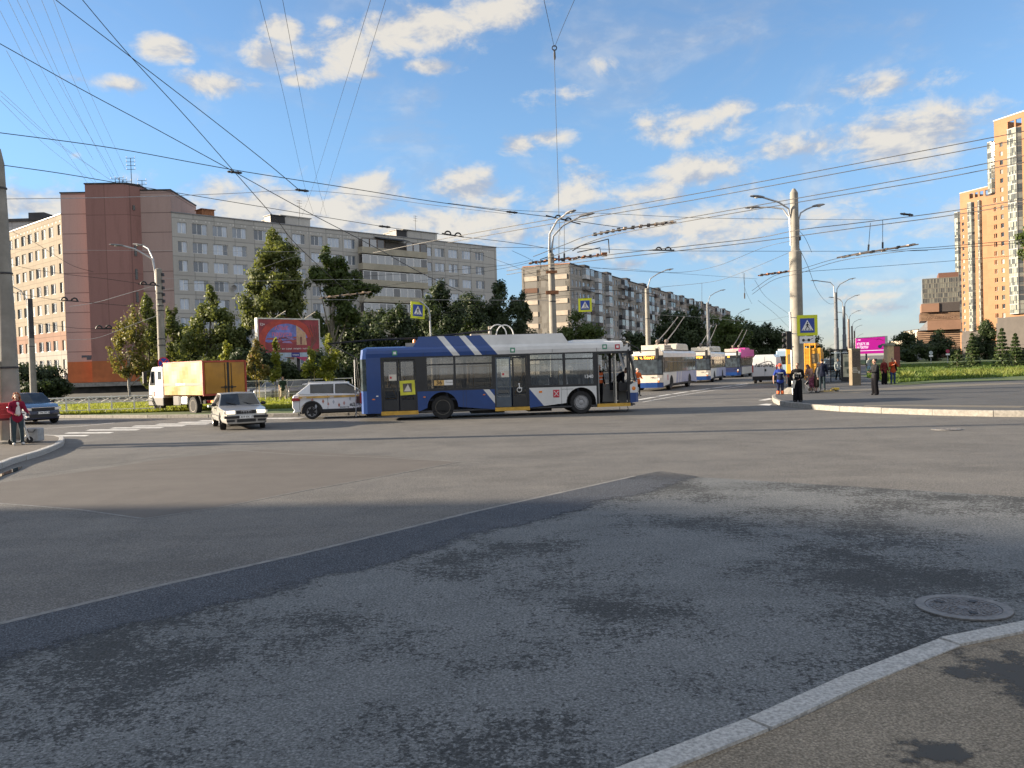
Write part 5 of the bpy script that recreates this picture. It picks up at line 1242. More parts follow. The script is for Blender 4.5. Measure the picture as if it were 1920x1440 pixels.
# ---------------------------------------------------------------- cars, van, trucks
def car_paint(name, col, metal=0.35, rough=0.3):
    return mat(name, col, rough, metal, var=.05, scale=1.5, coat=.5, dirt=.06)
def car(name, label, cat, loc, yaw, paintm, top, cabin, L, W, wb, fo, wr, arch=None, sill=.26, zbelt=.86, Wr=.76, spokes=10, steer=0.0, group=None, trim=None, mirrors=True, rim=M_RIM, details=None, wheel_w=.2, nose_taper=.09, tail_taper=.06, liner=True):
    """local x forward, y to the car's left, origin on the ground under the middle.
    top: (x,z) of the bonnet/belt/boot line from nose to tail; cabin: 4 (x,z): screen foot, roof front, roof rear, rear screen foot"""
    t = thing(name, label, cat, (loc[0], loc[1], 0), yaw, group)
    hl = L/2; ar = arch or wr*1.16; fx = hl-fo; rx = fx-wb
    lower = panel_arch(-hl, hl, sill, sill+.01, [(rx, wr, ar), (fx, wr, ar)])[:-2]
    prof = lower + top
    # finer outline so the ends can round off in plan
    m = MB(); n = len(prof); K = 9; hw = W/2
    def yw(x, z):
        e = 1.0
        if x > hl-.55: e -= nose_taper*2*((x-(hl-.55))/.55)**2
        if x < -hl+.5: e -= tail_taper*2*((-hl+.5-x)/.5)**2
        if z > zbelt-.22: e -= .035*(z-(zbelt-.22))/.22
        if z < sill+.2: e -= .03*(sill+.2-z)/.2
        return hw*e
    vs = []
    for k in range(K):
        u = -1 + 2*k/(K-1)
        for x, z in prof:
            bow = .05*(1-u*u) * (1 if x > hl-.3 else (-.7 if x < -hl+.3 else 0))
            crown = .018*(1-u*u) if z > zbelt-.05 else 0
            vs.append((x+bow, u*yw(x, z), z+crown))
    fs = [tuple(range(n)), tuple(range((K-1)*n, K*n))[::-1]]
    for k in range(K-1):
        for i in range(n): fs.append((k*n+i, k*n+(i+1) % n, (k+1)*n+(i+1) % n, (k+1)*n+i))
    m.add(vs, fs); body = m.build('body', [paintm], t, smooth=True, ang=28)
    b = body.modifiers.new('bevel', 'BEVEL'); b.width = .028; b.segments = 3; b.limit_method = 'ANGLE'; b.angle_limit = R(38)
    # wheel wells and floor pan
    MB().bx(-hl+.3,hl-.3,-hw+.30,hw-.30,sill-.06,sill+.12).build('underbody', [M_GRUB], t)
    for xx in (fx, rx): MB().bx(xx-ar,xx+ar,-hw+.03,-hw+.34,sill,wr+ar-.02).bx(xx-ar,xx+ar,hw-.34,hw-.03,sill,wr+ar-.02).build('wheel_well', [M_BLACK], t)
    # cabin: pillars and roof with glass set a little proud
    (ax, az_), (bx_, bz), (cx_, cz), (dx, dz) = cabin
    wb_, wt = hw*.955, hw*Wr
    rise = .035
    base = [(ax,wb_,az_),(bx_,wt,bz),(cx_,wt,cz),(dx,wb_,dz)]
    cm = MB(); L_ = [Vector(p) for p in base]; R_ = [Vector((p[0],-p[1],p[2])) for p in base]
    mid = ((bx_+cx_)/2, 0, max(bz,cz)+rise)
    cm.add(L_+R_+[Vector((bx_+.02,0,bz+rise*.6)), Vector((cx_-.02,0,cz+rise*.6)), Vector(mid), Vector((mid[0],wt*.99,max(bz,cz)+.012)), Vector((mid[0],-wt*.99,max(bz,cz)+.012)), Vector((ax+.06,0,az_)), Vector((dx-.04,0,dz))],
           [(0,3,2,11,1),(4,5,12,6,7),(1,11,10,8),(11,2,9,10),(8,10,12,5),(10,9,6,12),(0,1,8,13),(13,8,5,4),(2,3,14,9),(9,14,7,6)])
    cab = cm.build('roof', [paintm], t, smooth=True, ang=24); bb = cab.modifiers.new('bevel', 'BEVEL'); bb.width = .02; bb.segments = 2; bb.limit_method = 'ANGLE'; bb.angle_limit = R(30)
    def quad(a, b, c, d, i0, i1, j0, j1, off):
        nrm = (b-a).cross(d-a).normalized()
        def q(u, v): return a*(1-u)*(1-v)+b*u*(1-v)+c*u*v+d*(1-u)*v
        P = [q(i0,j0),q(i1,j0),q(i1,j1),q(i0,j1)]
        return [p+nrm*off for p in P]
    G = M_GDARK
    fm_ = MB().poly(quad(R_[0],Vector((ax+.06,0,az_)),Vector((bx_+.02,0,bz+rise*.6)),R_[1],.06,1,.05,.93,.004)).poly(quad(Vector((ax+.06,0,az_)),L_[0],L_[1],Vector((bx_+.02,0,bz+rise*.6)),0,.94,.05,.93,.004)); fm_.build('windscreen', [G], t)
    MB().poly(quad(L_[3],Vector((dx-.04,0,dz)),Vector((cx_-.02,0,cz+rise*.6)),L_[2],.08,1,.12,.90,.004)).poly(quad(Vector((dx-.04,0,dz)),R_[3],R_[2],Vector((cx_-.02,0,cz+rise*.6)),0,.92,.12,.90,.004)).build('rear_window', [G], t)
    sw_ = details.get('side', [(0.10,.50),(.53,.90)]) if details else [(0.10,.50),(.53,.90)]
    for s, P in ((1, L_), (-1, R_)):
        for (u0, u1) in sw_:
            # side window bounded by the sloping pillars
            def side(u, v):
                lo = P[0].lerp(P[3], u); xl, xr = P[1].x, P[2].x; x = lo.x
                xx = min(max(x, xr), xl); f_ = (P[1].x-xx)/(P[1].x-P[2].x); hi = P[1].lerp(P[2], f_)
                # height reached under the pillar slope
                if x > xl: k = (P[0].x-x)/(P[0].x-xl)
                elif x < xr: k = (x-P[3].x)/(xr-P[3].x)
                else: k = 1
                top_ = Vector((x, P[0].y+(P[1].y-P[0].y)*k, P[0].z+(hi.z-P[0].z)*k))
                return lo.lerp(top_, v)
            us = [u0+(u1-u0)*i/8 for i in range(9)]
            pl = [side(u, .08) for u in us] + [side(u, .90) for u in us[::-1]]
            MB().poly([p+Vector((0,s*.008,.002)) for p in pl]).build('side_window', [G], t)
    for xx in (fx, rx):
        for s in (1,-1): wheel(t, (xx, s*(hw-.5*wheel_w-.015), wr), wr, wheel_w, face=s, rim=rim, spokes=spokes, steer=steer if xx == fx else 0)
    # door seams, handles, mirrors
    xb = [ax-.35, (bx_+cx_)/2-.05, dx+.15]
    se = MB(); 
    for s in (1,-1):
        for xx in xb: se.bx(xx-.006,xx+.006, s*(hw-.004)-.004, s*(hw-.004)+.004, sill+.14, zbelt-.02)
    build_each(se, 'door_gap', [M_BLACK], t)
    for s in (1,-1):
        for xx in (xb[1]+.18, xb[2]+.22): MB().bx(xx-.09,xx+.09,s*hw*.985-.02,s*hw*.985+.02,zbelt-.13,zbelt-.095).build('door_handle', [trim or M_BLACK], t)
        if mirrors: MB().ball((ax-.38, s*(hw+.09), az_+.06), (.07,.11,.075), 8, 6).bx(ax-.40,ax-.36,min(s*hw*.93,s*(hw+.05)),max(s*hw*.93,s*(hw+.05)),az_+.01,az_+.04).build('door_mirror', [trim or M_BLACK], t, smooth=True)
    return t, fx, rx, hl, hw
def plate(t, x, z, s, text, face=1):
    o = MB().bx(x-.006,x+.006,-.26,.26,z-.056,z+.056).build('number_plate', [M_WHITE], t)
    MB().text(text, .1, (x+face*.009,0,z), right=(0,face,0), bold=.002).build('lettering', [M_BLACK], o)

# silver saloon coming towards the camera
SILV = car_paint('silver_paint', (0.40,0.39,0.37), .5, .32)
b_ = R(26); ctr = g(462, 806); f_ = Vector((math.sin(b_), -math.cos(b_)))
L = 4.4; c_ = Vector((ctr.x, ctr.y)) - f_*(L/2-.05)
hl = 2.2
t, fx, rx, hl, hw = car('silver_saloon', 'older silver saloon car with lit headlamps turning towards the camera', 'car', c_, math.atan2(f_.y, f_.x), SILV,
    [(hl,.40),(hl+.02,.52),(hl-.03,.72),(hl-.55,.80),(hl-1.35,.865),(hl-1.6,.90),(-.9,.92),(-hl+.75,.93),(-hl+.05,.90),(-hl,.72),(-hl,.45)],
    [(.74,.88),(.12,1.36),(-.92,1.37),(-1.58,.92)], 4.4, 1.70, 2.55, .86, .305, sill=.24, zbelt=.9, spokes=10, steer=R(-12), rim=mat('light_alloy',(0.62,0.6,0.55),.35,.6,var=.1))
MB().bx(hl-.02,hl+.075,-.36,.36,.625,.745).build('grille', [M_BLACK], t)
rg = MB()
for k in range(4): rg.lathe([(.045,0),(.053,.006),(.045,.012)], (hl+.075,-.135+.09*k,.685), 'x', 14, caps=False)
rg.build('grille_emblem', [M_CHROME], t)
MB().bx(hl+.055,hl+.085,-.38,.38,.745,.765).build('grille_trim', [M_CHROME], t)
for s in (1,-1):
    MB().prism([(s*.40,.625),(s*.70,.625),(s*.71,.735),(s*.40,.745)], hl-.12, hl+.055, 'yz').build('headlight', [emit('headlight_on',(1.0,.86,.62),.55)], t)
    MB().prism([(s*.71,.63),(s*.79,.63),(s*.79,.73),(s*.71,.735)], hl-.22, hl-.01, 'yz').build('indicator', [M_LAMP], t)
    MB().prism([(s*.42,.33),(s*.70,.33),(s*.72,.40),(s*.42,.41)], hl-.02, hl+.07, 'yz').build('fog_lamp', [M_BLACK], t)
MB().bx(hl-.12,hl+.11,-.80,.80,.46,.555).build('bumper_strip', [M_BLACK], t, bevel=.025)
MB().bx(hl-.1,hl+.085,-.34,.34,.31,.42).build('lower_grille', [M_BLACK], t)
MB().bx(-1.4,1.0,-.856,.856,.50,.55).build('side_moulding', [M_BLACK], t)
plate(t, hl+.118, .505, .1, 'К 819 КК 178')
MB().tube([(.80,.5,.915),(.60,.1,1.02)],.012,4).tube([(.80,-.1,.915),(.60,-.5,1.02)],.012,4).build('wiper', [M_BLACK], t)

# white crossover with a wrap behind the bus
WHT = car_paint('white_car_paint', (0.72,0.73,0.75), 0, .3)
rc = g(584.5,786); c10 = R(9); f_ = Vector((math.cos(c10), math.sin(c10))); hl = 2.2
wcx = Vector((rc.x, rc.y)) + Vector((-f_.y, f_.x))*.78
c_ = wcx + f_*(hl-.83)
t, fx, rx, hl, hw = car('white_crossover', 'white crossover with an orange stripe and printed wrap, its nose hidden behind the blue bus', 'car', c_, math.atan2(f_.y,f_.x), WHT,
    [(hl,.45),(hl,.78),(hl-.1,.93),(hl-.95,1.05),(hl-1.1,1.06),(-.9,1.10),(-hl+.45,1.12),(-hl+.06,1.08),(-hl+.02,.86),(-hl,.55),(-hl+.1,.42)],
    [(1.12,1.04),(.28,1.60),(-.55,1.64),(-1.98,1.16)] if False else [(1.10,1.04),(.25,1.61),(-1.42,1.60),(-2.02,1.14)], 4.4, 1.82, 2.62, .92, .345, sill=.30, zbelt=1.08, Wr=.80, spokes=6, arch=.42, trim=WHT, rim=mat('dark_alloy',(0.36,0.36,0.38),.3,.7), wheel_w=.23,
    details={'side':[(0.09,.45),(.47,.80)]})
MB().prism([(-1.38,1.60),(-1.72,1.59),(-1.74,1.56),(-1.40,1.53)], -.60, .60, 'xz').build('spoiler', [WHT], t, bevel=.015)
for s in (1,-1):
    for xx in (fx, rx):
        q = MB(); q.tube([(xx+.44*math.cos(a), s*(hw-.005), .345+.44*math.sin(a)) for a in [R(-8+196*k/14) for k in range(15)]], .055, 6); q.build('arch_cladding', [M_BLACK], t)
    MB().bx(rx+.42,fx-.42,min(s*(hw-.03),s*(hw+.012)),max(s*(hw-.03),s*(hw+.012)),.30,.44).build('sill_cladding', [M_BLACK], t)
s = -1
MB().bx(-hl+.3,fx+.2,-hw-.004,-hw+.02,.94,1.035).build('orange_stripe', [mat('wrap_orange',(0.66,0.40,0.10),.5,var=.3,scale=3)], t)
MB().bx(-hl-.01,-hl+.36,-hw+.01,-hw*.86-.005,.84,.97).build('tail_light', [M_RED], t)
tx = MB(); tx.text('#ДЕЛАЕМ', .17, (.75,-hw-.008,.60), bold=.006); tx.text('ГОРОД', .15, (.75,-hw-.008,.44), bold=.006); tx.text('вместе', .12, (.1,-hw-.008,.50)); tx.build('wrap_lettering', [M_BLACK], t)
fl = MB(); rr = random.Random(2)
for k in range(9):
    xx = -1.35+k*.24+rr.uniform(-.05,.05); zz = .60+rr.uniform(-.05,.28); fl.prism([(xx,zz-.11),(xx+.05,zz),(xx,zz+.1),(xx-.05,zz)], -hw-.006, -hw+.01, 'xz', k % 3)
fl.build('wrap_pattern', [mat('wrap_pink',(0.55,0.30,0.27),.6), mat('wrap_grey',(0.40,0.42,0.46),.6), mat('wrap_rust',(0.42,0.16,0.11),.6)], t)
lg = MB(); lg.bx(.98,1.1,-hw-.007,-hw+.01,.77,.82).bx(1.14,1.34,-hw-.007,-hw+.01,.785,.80).lathe([(.001,-.007),(.04,-.007)],(1.5,-hw,.79),'y',12,caps=False); lg.build('wrap_logo', [mat('logo_navy',(0.06,0.06,0.16),.5)], t)
MB().tube([(-1.5,-.62,1.645),(.1,-.62,1.645)],.02,5).tube([(-1.5,.62,1.645),(.1,.62,1.645)],.02,5).build('roof_rail', [M_STEEL], t)

# dark blue hatchback on the far left
NAVY = car_paint('navy_paint', (0.012,0.020,0.055), .3, .22)
f_ = Vector((math.cos(R(-42)), math.sin(R(-42)))); fl_ = g(68,797); hl = 2.13
c_ = Vector((fl_.x,fl_.y)) - f_*(hl-.10) + Vector((0,.55))
t, fx, rx, hl, hw = car('blue_hatchback', 'dark blue hatchback waiting behind the woman with the scooter', 'car', c_, math.atan2(f_.y,f_.x), NAVY,
    [(hl,.42),(hl+.02,.60),(hl-.06,.80),(hl-.5,.93),(hl-1.15,1.02),(-.8,1.02),(-hl+.4,1.03),(-hl+.03,.95),(-hl,.6),(-hl+.06,.42)],
    [(.95,.98),(.18,1.48),(-1.15,1.48),(-1.95,1.02)], 4.26, 1.76, 2.6, .86, .315, sill=.25, zbelt=.98, spokes=5, steer=R(8))
MB().bx(hl-.06,hl+.075,-.50,.50,.66,.80).build('grille', [M_BLACK], t); MB().bx(hl-.02,hl+.085,-.52,.52,.80,.815).build('grille_trim', [M_CHROME], t)
for s in (1,-1):
    MB().prism([(s*.50,.67),(s*.80,.70),(s*.80,.82),(s*.50,.79)], hl-.28, hl+.035, 'yz').build('headlight', [M_LAMP], t)
    MB().prism([(s*.45,.36),(s*.72,.36),(s*.74,.44),(s*.45,.44)], hl-.1, hl+.06, 'yz').build('fog_lamp', [M_LAMP], t)
MB().bx(hl-.1,hl+.07,-.62,.62,.34,.50).build('lower_grille', [M_BLACK], t); plate(t, hl+.09, .56, .1, 'В 346 ОР 98')
# silver tail of a second car at the very edge
f2 = Vector((-.96,.28)); p0 = g(-38,800); hl = 2.1
car('silver_estate', 'silver car cut off by the left edge of the photo behind the big pole', 'car', (p0.x-1.2,p0.y+2.2), math.atan2(f2.y,f2.x), SILV,
    [(hl,.45),(hl,.7),(hl-.1,.85),(hl-.95,.95),(-.9,.98),(-hl+.1,.98),(-hl,.7),(-hl,.45)], [(.9,.95),(.2,1.44),(-1.3,1.44),(-1.95,.98)], 4.2, 1.72, 2.5, .85, .31, zbelt=.95)

# parked cars in the yard
PK = [('silver_parked_car','silver parked car standing left behind the thin saplings', 497, 752, SILV, 200, 1.45),
      ('beige_parked_car','sunlit silver parked hatchback in the middle of the yard row behind the saplings', 524, 751, car_paint('champagne_paint',(0.46,0.42,0.34),.4,.3), 214, 1.5),
      ('dark_parked_car','dark parked car with sunlit flank beside the nose of the white crossover', 553, 751, car_paint('graphite_paint',(0.16,0.15,0.145),.4,.3), 214, 1.5),
      ('grey_parked_car','grey blue parked car half hidden behind the yellow truck', 466, 750, car_paint('grey_blue_paint',(0.20,0.22,0.27),.4,.3), 190, 1.5)]
for nm, lb, px, py, pm, yw_, hh in PK:
    p = g(px, py); hl = 2.05; f_ = Vector((math.cos(R(yw_)), math.sin(R(yw_))))
    car(nm, lb, 'car', (p.x-f_.x*.2, p.y+1.9), R(yw_)+R(60), pm, [(hl,.45),(hl,.72),(hl-.1,.86),(hl-.9,.97),(-.9,1.0),(-hl+.1,1.0),(-hl,.7),(-hl,.45)], [(.85,.97),(.2,hh),(-1.25,hh),(-1.9,1.0)], 4.1, 1.72, 2.5, .8, .31, zbelt=.96, group='cars parked in the yard')
# traffic far down the road
FC = [('dark_suv','dark car seen from behind beyond the bus shelter, nearest of the far traffic',1558.5,697,car_paint('black_car_paint',(0.012,0.014,0.022),.2,.25),1.65),
      ('light_blue_car','light blue car farther down the road ahead of the dark car',1546,687,car_paint('sky_blue_paint',(0.20,0.33,0.42),.3,.3),1.55),
      ('navy_estate','dark navy car far down the road right of the light blue one',1563,685.5,NAVY,1.6)]
for nm, lb, px, py, pm, hh in FC:
    p = g(px, py); hl = 2.2; f_ = Vector((.42,.907)); c_ = Vector((p.x,p.y))+f_*hl
    t, *_ = car(nm, lb, 'car', c_, math.atan2(f_.y,f_.x), pm, [(hl,.5),(hl,.8),(hl-.1,.95),(hl-.9,1.05),(-.9,1.1),(-hl+.1,1.1),(-hl,.7),(-hl,.45)], [(.9,1.05),(.2,hh),(-1.5,hh),(-2.05,1.1)], 4.4, 1.82, 2.6, .9, .34, zbelt=1.05, spokes=0)
    for s in (1,-1): MB().bx(-hl-.02,-hl+.1,min(s*.6,s*.82),max(s*.6,s*.82),.8,1.0).build('tail_light', [M_RED], t)
    MB().bx(-hl-.02,-hl,-.26,.26,.72,.84).build('number_plate', [M_WHITE], t)
    MB().bx(-hl-.015,-hl+.02,-.88,.88,1.12,1.17).build('rear_trim', [M_STEEL], t)

# white delivery van
VW = car_paint('van_white', (0.60,0.62,0.65), 0, .4)
a = g(1411,719.5); Yv = a.y; ff = Vector((.399,.917)); yawv = math.atan2(ff.y, ff.x)
van = thing('white_van', 'white high roofed delivery van with black graphic on its rear doors driving away', 'van', (a.x, a.y, 0), yawv)   # x forward, y left; origin rear left corner
Wv, Hv, Lv = 2.05, 2.42, 5.6
sec = [(0,.32),(0.0,1.2),(-.05,1.75),(-.14,2.2),(-.3,Hv),(-Wv+.3,Hv),(-Wv+.14,2.2),(-Wv+.05,1.75),(-Wv,1.2),(-Wv,.32)]
m = MB(); n = len(sec)
xs = [(0,1,0),(3.9,1,0),(4.5,1,-.25),(4.9,1,-1.0),(5.6,.92,-1.35)]
vs = []
for x, k, dz in xs:
    for y, z in sec: vs.append((x, (y+Wv/2)*k-Wv/2, z if z < 1.0 else max(1.0, z+dz)))
fs = [tuple(range(n))[::-1], tuple(range((len(xs)-1)*n, len(xs)*n))] + [(i*n+j, i*n+(j+1)%n, (i+1)*n+(j+1)%n, (i+1)*n+j) for i in range(len(xs)-1) for j in range(n)]
m.add(vs, fs).build('body', [VW], van, bevel=.03)
MB().bx(-.02,.0,-Wv+.08,-.08,.42,2.2).build('rear_door', [VW], van, bevel=.01)
MB().bx(-.026,-.018,-Wv/2-.008,-Wv/2+.008,.42,2.25).bx(-.026,-.018,-Wv+.12,-.12,2.2,2.215).bx(-.026,-.018,-.85,-.2,.78,.81).build('door_gap', [M_BLACK], van) if False else build_each(MB().bx(-.026,-.018,-Wv/2-.008,-Wv/2+.008,.42,2.25), 'door_gap', [M_BLACK], van)
MB().bx(-.12,.05,-Wv+.02,-.02,.28,.62).build('bumper', [M_BLACK], van, bevel=.03)
for y in (-.10,-Wv+.02): MB().bx(-.03,.05,y-.0,y+.10,.95,1.55).build('tail_light', [M_RED], van)
MB().bx(-.05,-.02,-Wv/2-.12,-Wv/2+.02,1.02,1.22).build('door_handle', [M_BLACK], van)
gr = MB(); gr.text('АвтоМир', .36, (-.028,-Wv/2,1.52), right=(0,-1,0), bold=.01)
gr.tube([(-.03,-.5,1.62),(-.03,-.8,1.72),(-.03,-1.25,1.86),(-.03,-1.5,1.84),(-.03,-1.62,1.6)],.022,5); gr.build('black_graphic', [M_BLACK], van)
for xx in (.95,4.5):
    for y, fc in ((-.12,1),(-Wv+.12,-1)): wheel(van, (xx,y,.34), .34, .22, face=fc)
MB().bx(3.2,4.4,-.02,.012,1.25,1.95).build('cab_window', [M_GDARK], van)
# pale blue bus beyond the van
p = Vector((xy(1455,92),92)); pb = thing('pale_blue_bus', 'pale blue bus partly hidden behind the white van', 'bus', (p.x,p.y,0), yawv)
MB().bx(0,9,-2.4,0,.35,2.9).build('body', [car_paint('pale_blue_paint',(0.30,0.42,0.55),0,.4)], pb, bevel=.12)
MB().bx(-.02,.0,-2.2,-.2,1.4,2.3).build('rear_window', [M_GDARK], pb); MB().bx(.1,.4,-2.2,-.2,2.9,3.1).build('roof_unit', [M_WHITE], pb)
for y in (-.15,-2.25): MB().bx(-.03,.02,y-.1,y+.1,.9,1.3).build('tail_light', [M_RED], pb)
for y, fc in ((-.14,1),(-2.26,-1)): wheel(pb, (1.6,y,.45), .45, .25, face=fc)
MB().bx(-.06,.05,-2.3,-.1,.3,.6).build('bumper', [M_BLACK], pb)

# orange service truck behind the big right pole
ORG = mat('service_orange', (0.62,0.30,0.03), .5, var=.12, dirt=.2)
a = Vector((xy(1473.5,60),60)); ot = thing('orange_service_truck', 'orange service truck with a ladder and platform behind the big lamp pole', 'truck', (a.x,a.y,0), yawv)
MB().bx(0,2.2,-2.4,0,.95,2.75).build('body', [ORG], ot, bevel=.05)
MB().bx(2.3,4.2,-2.35,-.05,.6,2.5).build('cab', [ORG], ot, bevel=.08)
MB().bx(-.015,0,-1.05,-.12,1.65,2.35).bx(-.015,0,-2.25,-1.75,1.65,2.35).build('rear_window', [mat('tan_glass',(0.2,0.15,0.08),.2)], ot)
MB().bx(.2,3.4,-2.1,-.3,2.95,3.1).tube([(.2,-.4,2.75),(.2,-.4,3.1)],.05,6).tube([(.2,-2.0,2.75),(.2,-2.0,3.1)],.05,6).tube([(3.2,-.4,2.5),(3.2,-.4,3.1)],.05,6).build('platform', [ORG], ot)
ld = MB()
for y in (-1.3,-1.65): ld.tube([(-.2,y,.5),(-.12,y,3.1)],.035,6)
for k in range(9): ld.tube([(-.2+.08*k/9,-1.3,.7+k*.28),(-.2+.08*k/9,-1.65,.7+k*.28)],.02,5)
ld.build('ladder', [ORG], ot)
MB().bx(-.05,4.2,-2.2,-.2,.5,.9).build('chassis', [M_GRUB], ot)
for y in (-.2,-2.25): MB().bx(-.04,.02,y-.12,y+.12,.7,.9).build('tail_light', [M_RED], ot)
for xx in (.9,3.3):
    for y, fc in ((-.2,1),(-2.2,-1)): wheel(ot, (xx,y,.5), .5, .3, face=fc)

# yellow box truck turning away on the left
aT = R(43); R0 = g(380,785); Yt = 43.2
R0 = Vector((xy(380,Yt),Yt)); ft = Vector((-math.cos(aT), math.sin(aT))); yawt = math.atan2(ft.y, ft.x)
tr = thing('yellow_box_truck', 'yellow box truck with white cab turning away, in front of the trees on the left', 'truck', (R0.x,R0.y,0), yawt)   # x forward, y left; origin rear left corner
YLW = mat('truck_yellow', (0.40,0.185,0.014), .38, var=.2, scale=.9, coat=.2, dirt=.18)
RDT = mat('truck_red_trim', (0.36,0.055,0.03), .5, var=.12)
Lb, Wb = 4.55, 2.45; zb0, zb1 = 1.08, 2.82
m = MB(); nx, nz = 14, 8      # rippled side skin
def side_y(u, v): return .012*math.sin(u*9+1)*math.sin(v*5)+.012*math.sin(u*17+v*7)
for i in range(nx):
    for k in range(nz):
        q = [(i,k),(i+1,k),(i+1,k+1),(i,k+1)]; m.poly([(Lb*a/nx, side_y(a/nx,b/nz), zb0+(zb1-zb0)*b/nz) for a,b in q])
m.bx(0,Lb,-Wb,-.05,zb0,zb1)
m.build('box_body', [YLW], tr, smooth='all')
MB().bx(-.03,.03,-.08,.03,zb0,zb1).bx(-.03,.03,-Wb-.02,-Wb+.08,zb0,zb1).bx(-.03,.03,-Wb,0,zb1-.04,zb1+.05).bx(-.03,.03,-Wb,0,zb0-.05,zb0+.05).bx(0,Lb,-.02,.03,zb1,zb1+.05).build('box_frame', [RDT], tr)
MB().bx(.05,Lb,.016,.024,1.58,1.72).build('red_band', [RDT], tr)
tt = MB(); tt.text('ВОДОКАНАЛ', .17, (Lb*.55,.03,1.65), right=(-1,0,0), bold=.004); tt.build('band_lettering', [M_WHITE], tr)
YLS = YLW
for y0, y1 in ((-1.33,-.12),(-Wb+.12,-1.45)):
    o = MB().bx(-.055,-.03,y0,y1,zb0+.06,zb1-.06).build('rear_door', [YLS], tr, bevel=.008)
    h = MB(); yy = (y0+.12) if y0 > -1.4 else (y1-.12)
    h.tube([(-.075,yy,zb0+.1),(-.075,yy,zb1-.1)],.018,6); h.bx(-.09,-.06,yy-.25,yy+.25,zb0+.35,zb0+.40).bx(-.10,-.06,yy-.05,yy+.05,zb0+.3,zb0+.45); h.build('lock_bar', [M_BLACK], o)
MB().bx(-.06,-.035,-1.45,-1.33,zb0+.06,zb1-.06).build('door_seal', [M_BLACK], tr)
TW = car_paint('cab_white', (0.46,0.46,0.47), 0, .4)
x0 = Lb+.15
m = MB().prism([(x0,.85),(x0,2.60),(x0+.25,2.68),(x0+1.35,2.66),(x0+1.62,2.3),(x0+1.88,1.65),(x0+1.92,.85)], -Wb+.12, -.02, 'xz'); m.build('cab', [TW], tr, bevel=.07)
MB().prism([(x0+1.02,1.62),(x0+1.02,2.42),(x0+1.40,2.42),(x0+1.72,1.62)], -.03, -.008, 'xz').bx(x0+.22,x0+.62,-.03,-.008,1.95,2.4).build('cab_window', [M_GDARK], tr)
MB().prism([(x0+1.665,2.32),(x0+1.66,2.28),(x0+1.885,1.70),(x0+1.905,1.70)], -Wb+.25, -.15, 'xz').build('windscreen', [M_GDARK], tr)
MB().tube([(x0+1.5,-.02,2.45),(x0+1.75,.22,2.4)],.02,5).bx(x0+1.68,x0+1.80,.14,.34,1.75,2.4).build('mirror', [M_BLACK], tr)
MB().bx(x0+1.1,x0+1.45,-.004,.006,1.0,1.28).build('door_badge', [mat('badge_red',(0.45,0.2,0.17),.6,var=.3,scale=9)], tr)
MB().bx(x0,x0+1.95,-Wb+.1,-.0,.45,.95).build('front_bumper', [M_BLACK], tr, bevel=.05)
MB().bx(.2,x0+1.0,-Wb+.7,-.75,.70,1.0).bx(0,.25,-Wb+.15,-.1,.62,.80).build('chassis', [M_GRUB], tr)
MB().bx(2.0,2.75,-.45,-.08,.55,1.0).build('fuel_tank', [M_STEEL], tr, bevel=.08); MB().bx(3.0,3.7,-.5,-.1,.5,1.02).bx(2.8,2.98,-.4,-.1,.5,1.0).build('battery_box', [M_BLACK], tr, bevel=.03)
MB().tube([(1.35+.68*math.cos(R(a)), -.22, .52+.68*math.sin(R(a))) for a in range(5,180,12)],.05,6).build('rear_mudguard', [M_BLACK], tr)
for xx in (1.35, x0+.95):
    for y, fc in ((-.22,1),(-Wb+.30,-1)): wheel(tr, (xx,y,.50), .50, .30, face=fc, rim=M_RIMR if xx < 2 else M_GRUB, dish=.4 if xx < 2 else -.2)
for y in (-.35,-Wb+.35): MB().bx(-.06,.0,y-.17,y+.17,.66,.80).build('tail_light', [M_RED], tr)
MB().bx(-.07,-.05,-.50,-.36,.68,.78).build('tail_light', [emit('brake_amber',(1.0,.33,.08),1.2)], tr)
MB().bx(-.08,.0,-Wb+.2,-.2,.44,.56).build('bumper_bar', [M_STEEL], tr)
MB().tube([(Lb+.2,-1.2,2.6),(Lb+.2,-1.2,2.85)],.04,6).box((Lb+.3,-1.2,2.85),(.3,.9,.14)).build('beacon_bar', [M_ORANGE], tr)
# ---------------------------------------------------------------- people
def fuse(mb, name, mats, parent, voxel, smooth_it=2):
    """weld overlapping forms into one continuous surface"""
    me = bpy.data.meshes.new(name); me.from_pydata(mb.v, [], mb.f); me.update()
    o = bpy.data.objects.new(name, me); COL.objects.link(o)
    r = o.modifiers.new('r', 'REMESH'); r.mode = 'VOXEL'; r.voxel_size = voxel; r.use_smooth_shade = True
    if smooth_it: sm = o.modifiers.new('s', 'SMOOTH'); sm.iterations = smooth_it; sm.factor = .4
    dg = bpy.context.evaluated_depsgraph_get(); ev = o.evaluated_get(dg)
    m2 = bpy.data.meshes.new_from_object(ev); bpy.data.objects.remove(o); bpy.data.meshes.remove(me)
    m2.name = name
    m2.materials.clear()
    for m in (mats if isinstance(mats, list) else [mats]): m2.materials.append(m)
    q = bpy.data.objects.new(name, m2); COL.objects.link(q); q.parent = parent
    return q
SKIN = mat('skin', (0.42,0.25,0.18), .55, var=.08, scale=9)
def cloth(name, col, var=.18): return mat('cloth_'+name, col, .92, var=var, scale=7, bump=.25, spec=.08)
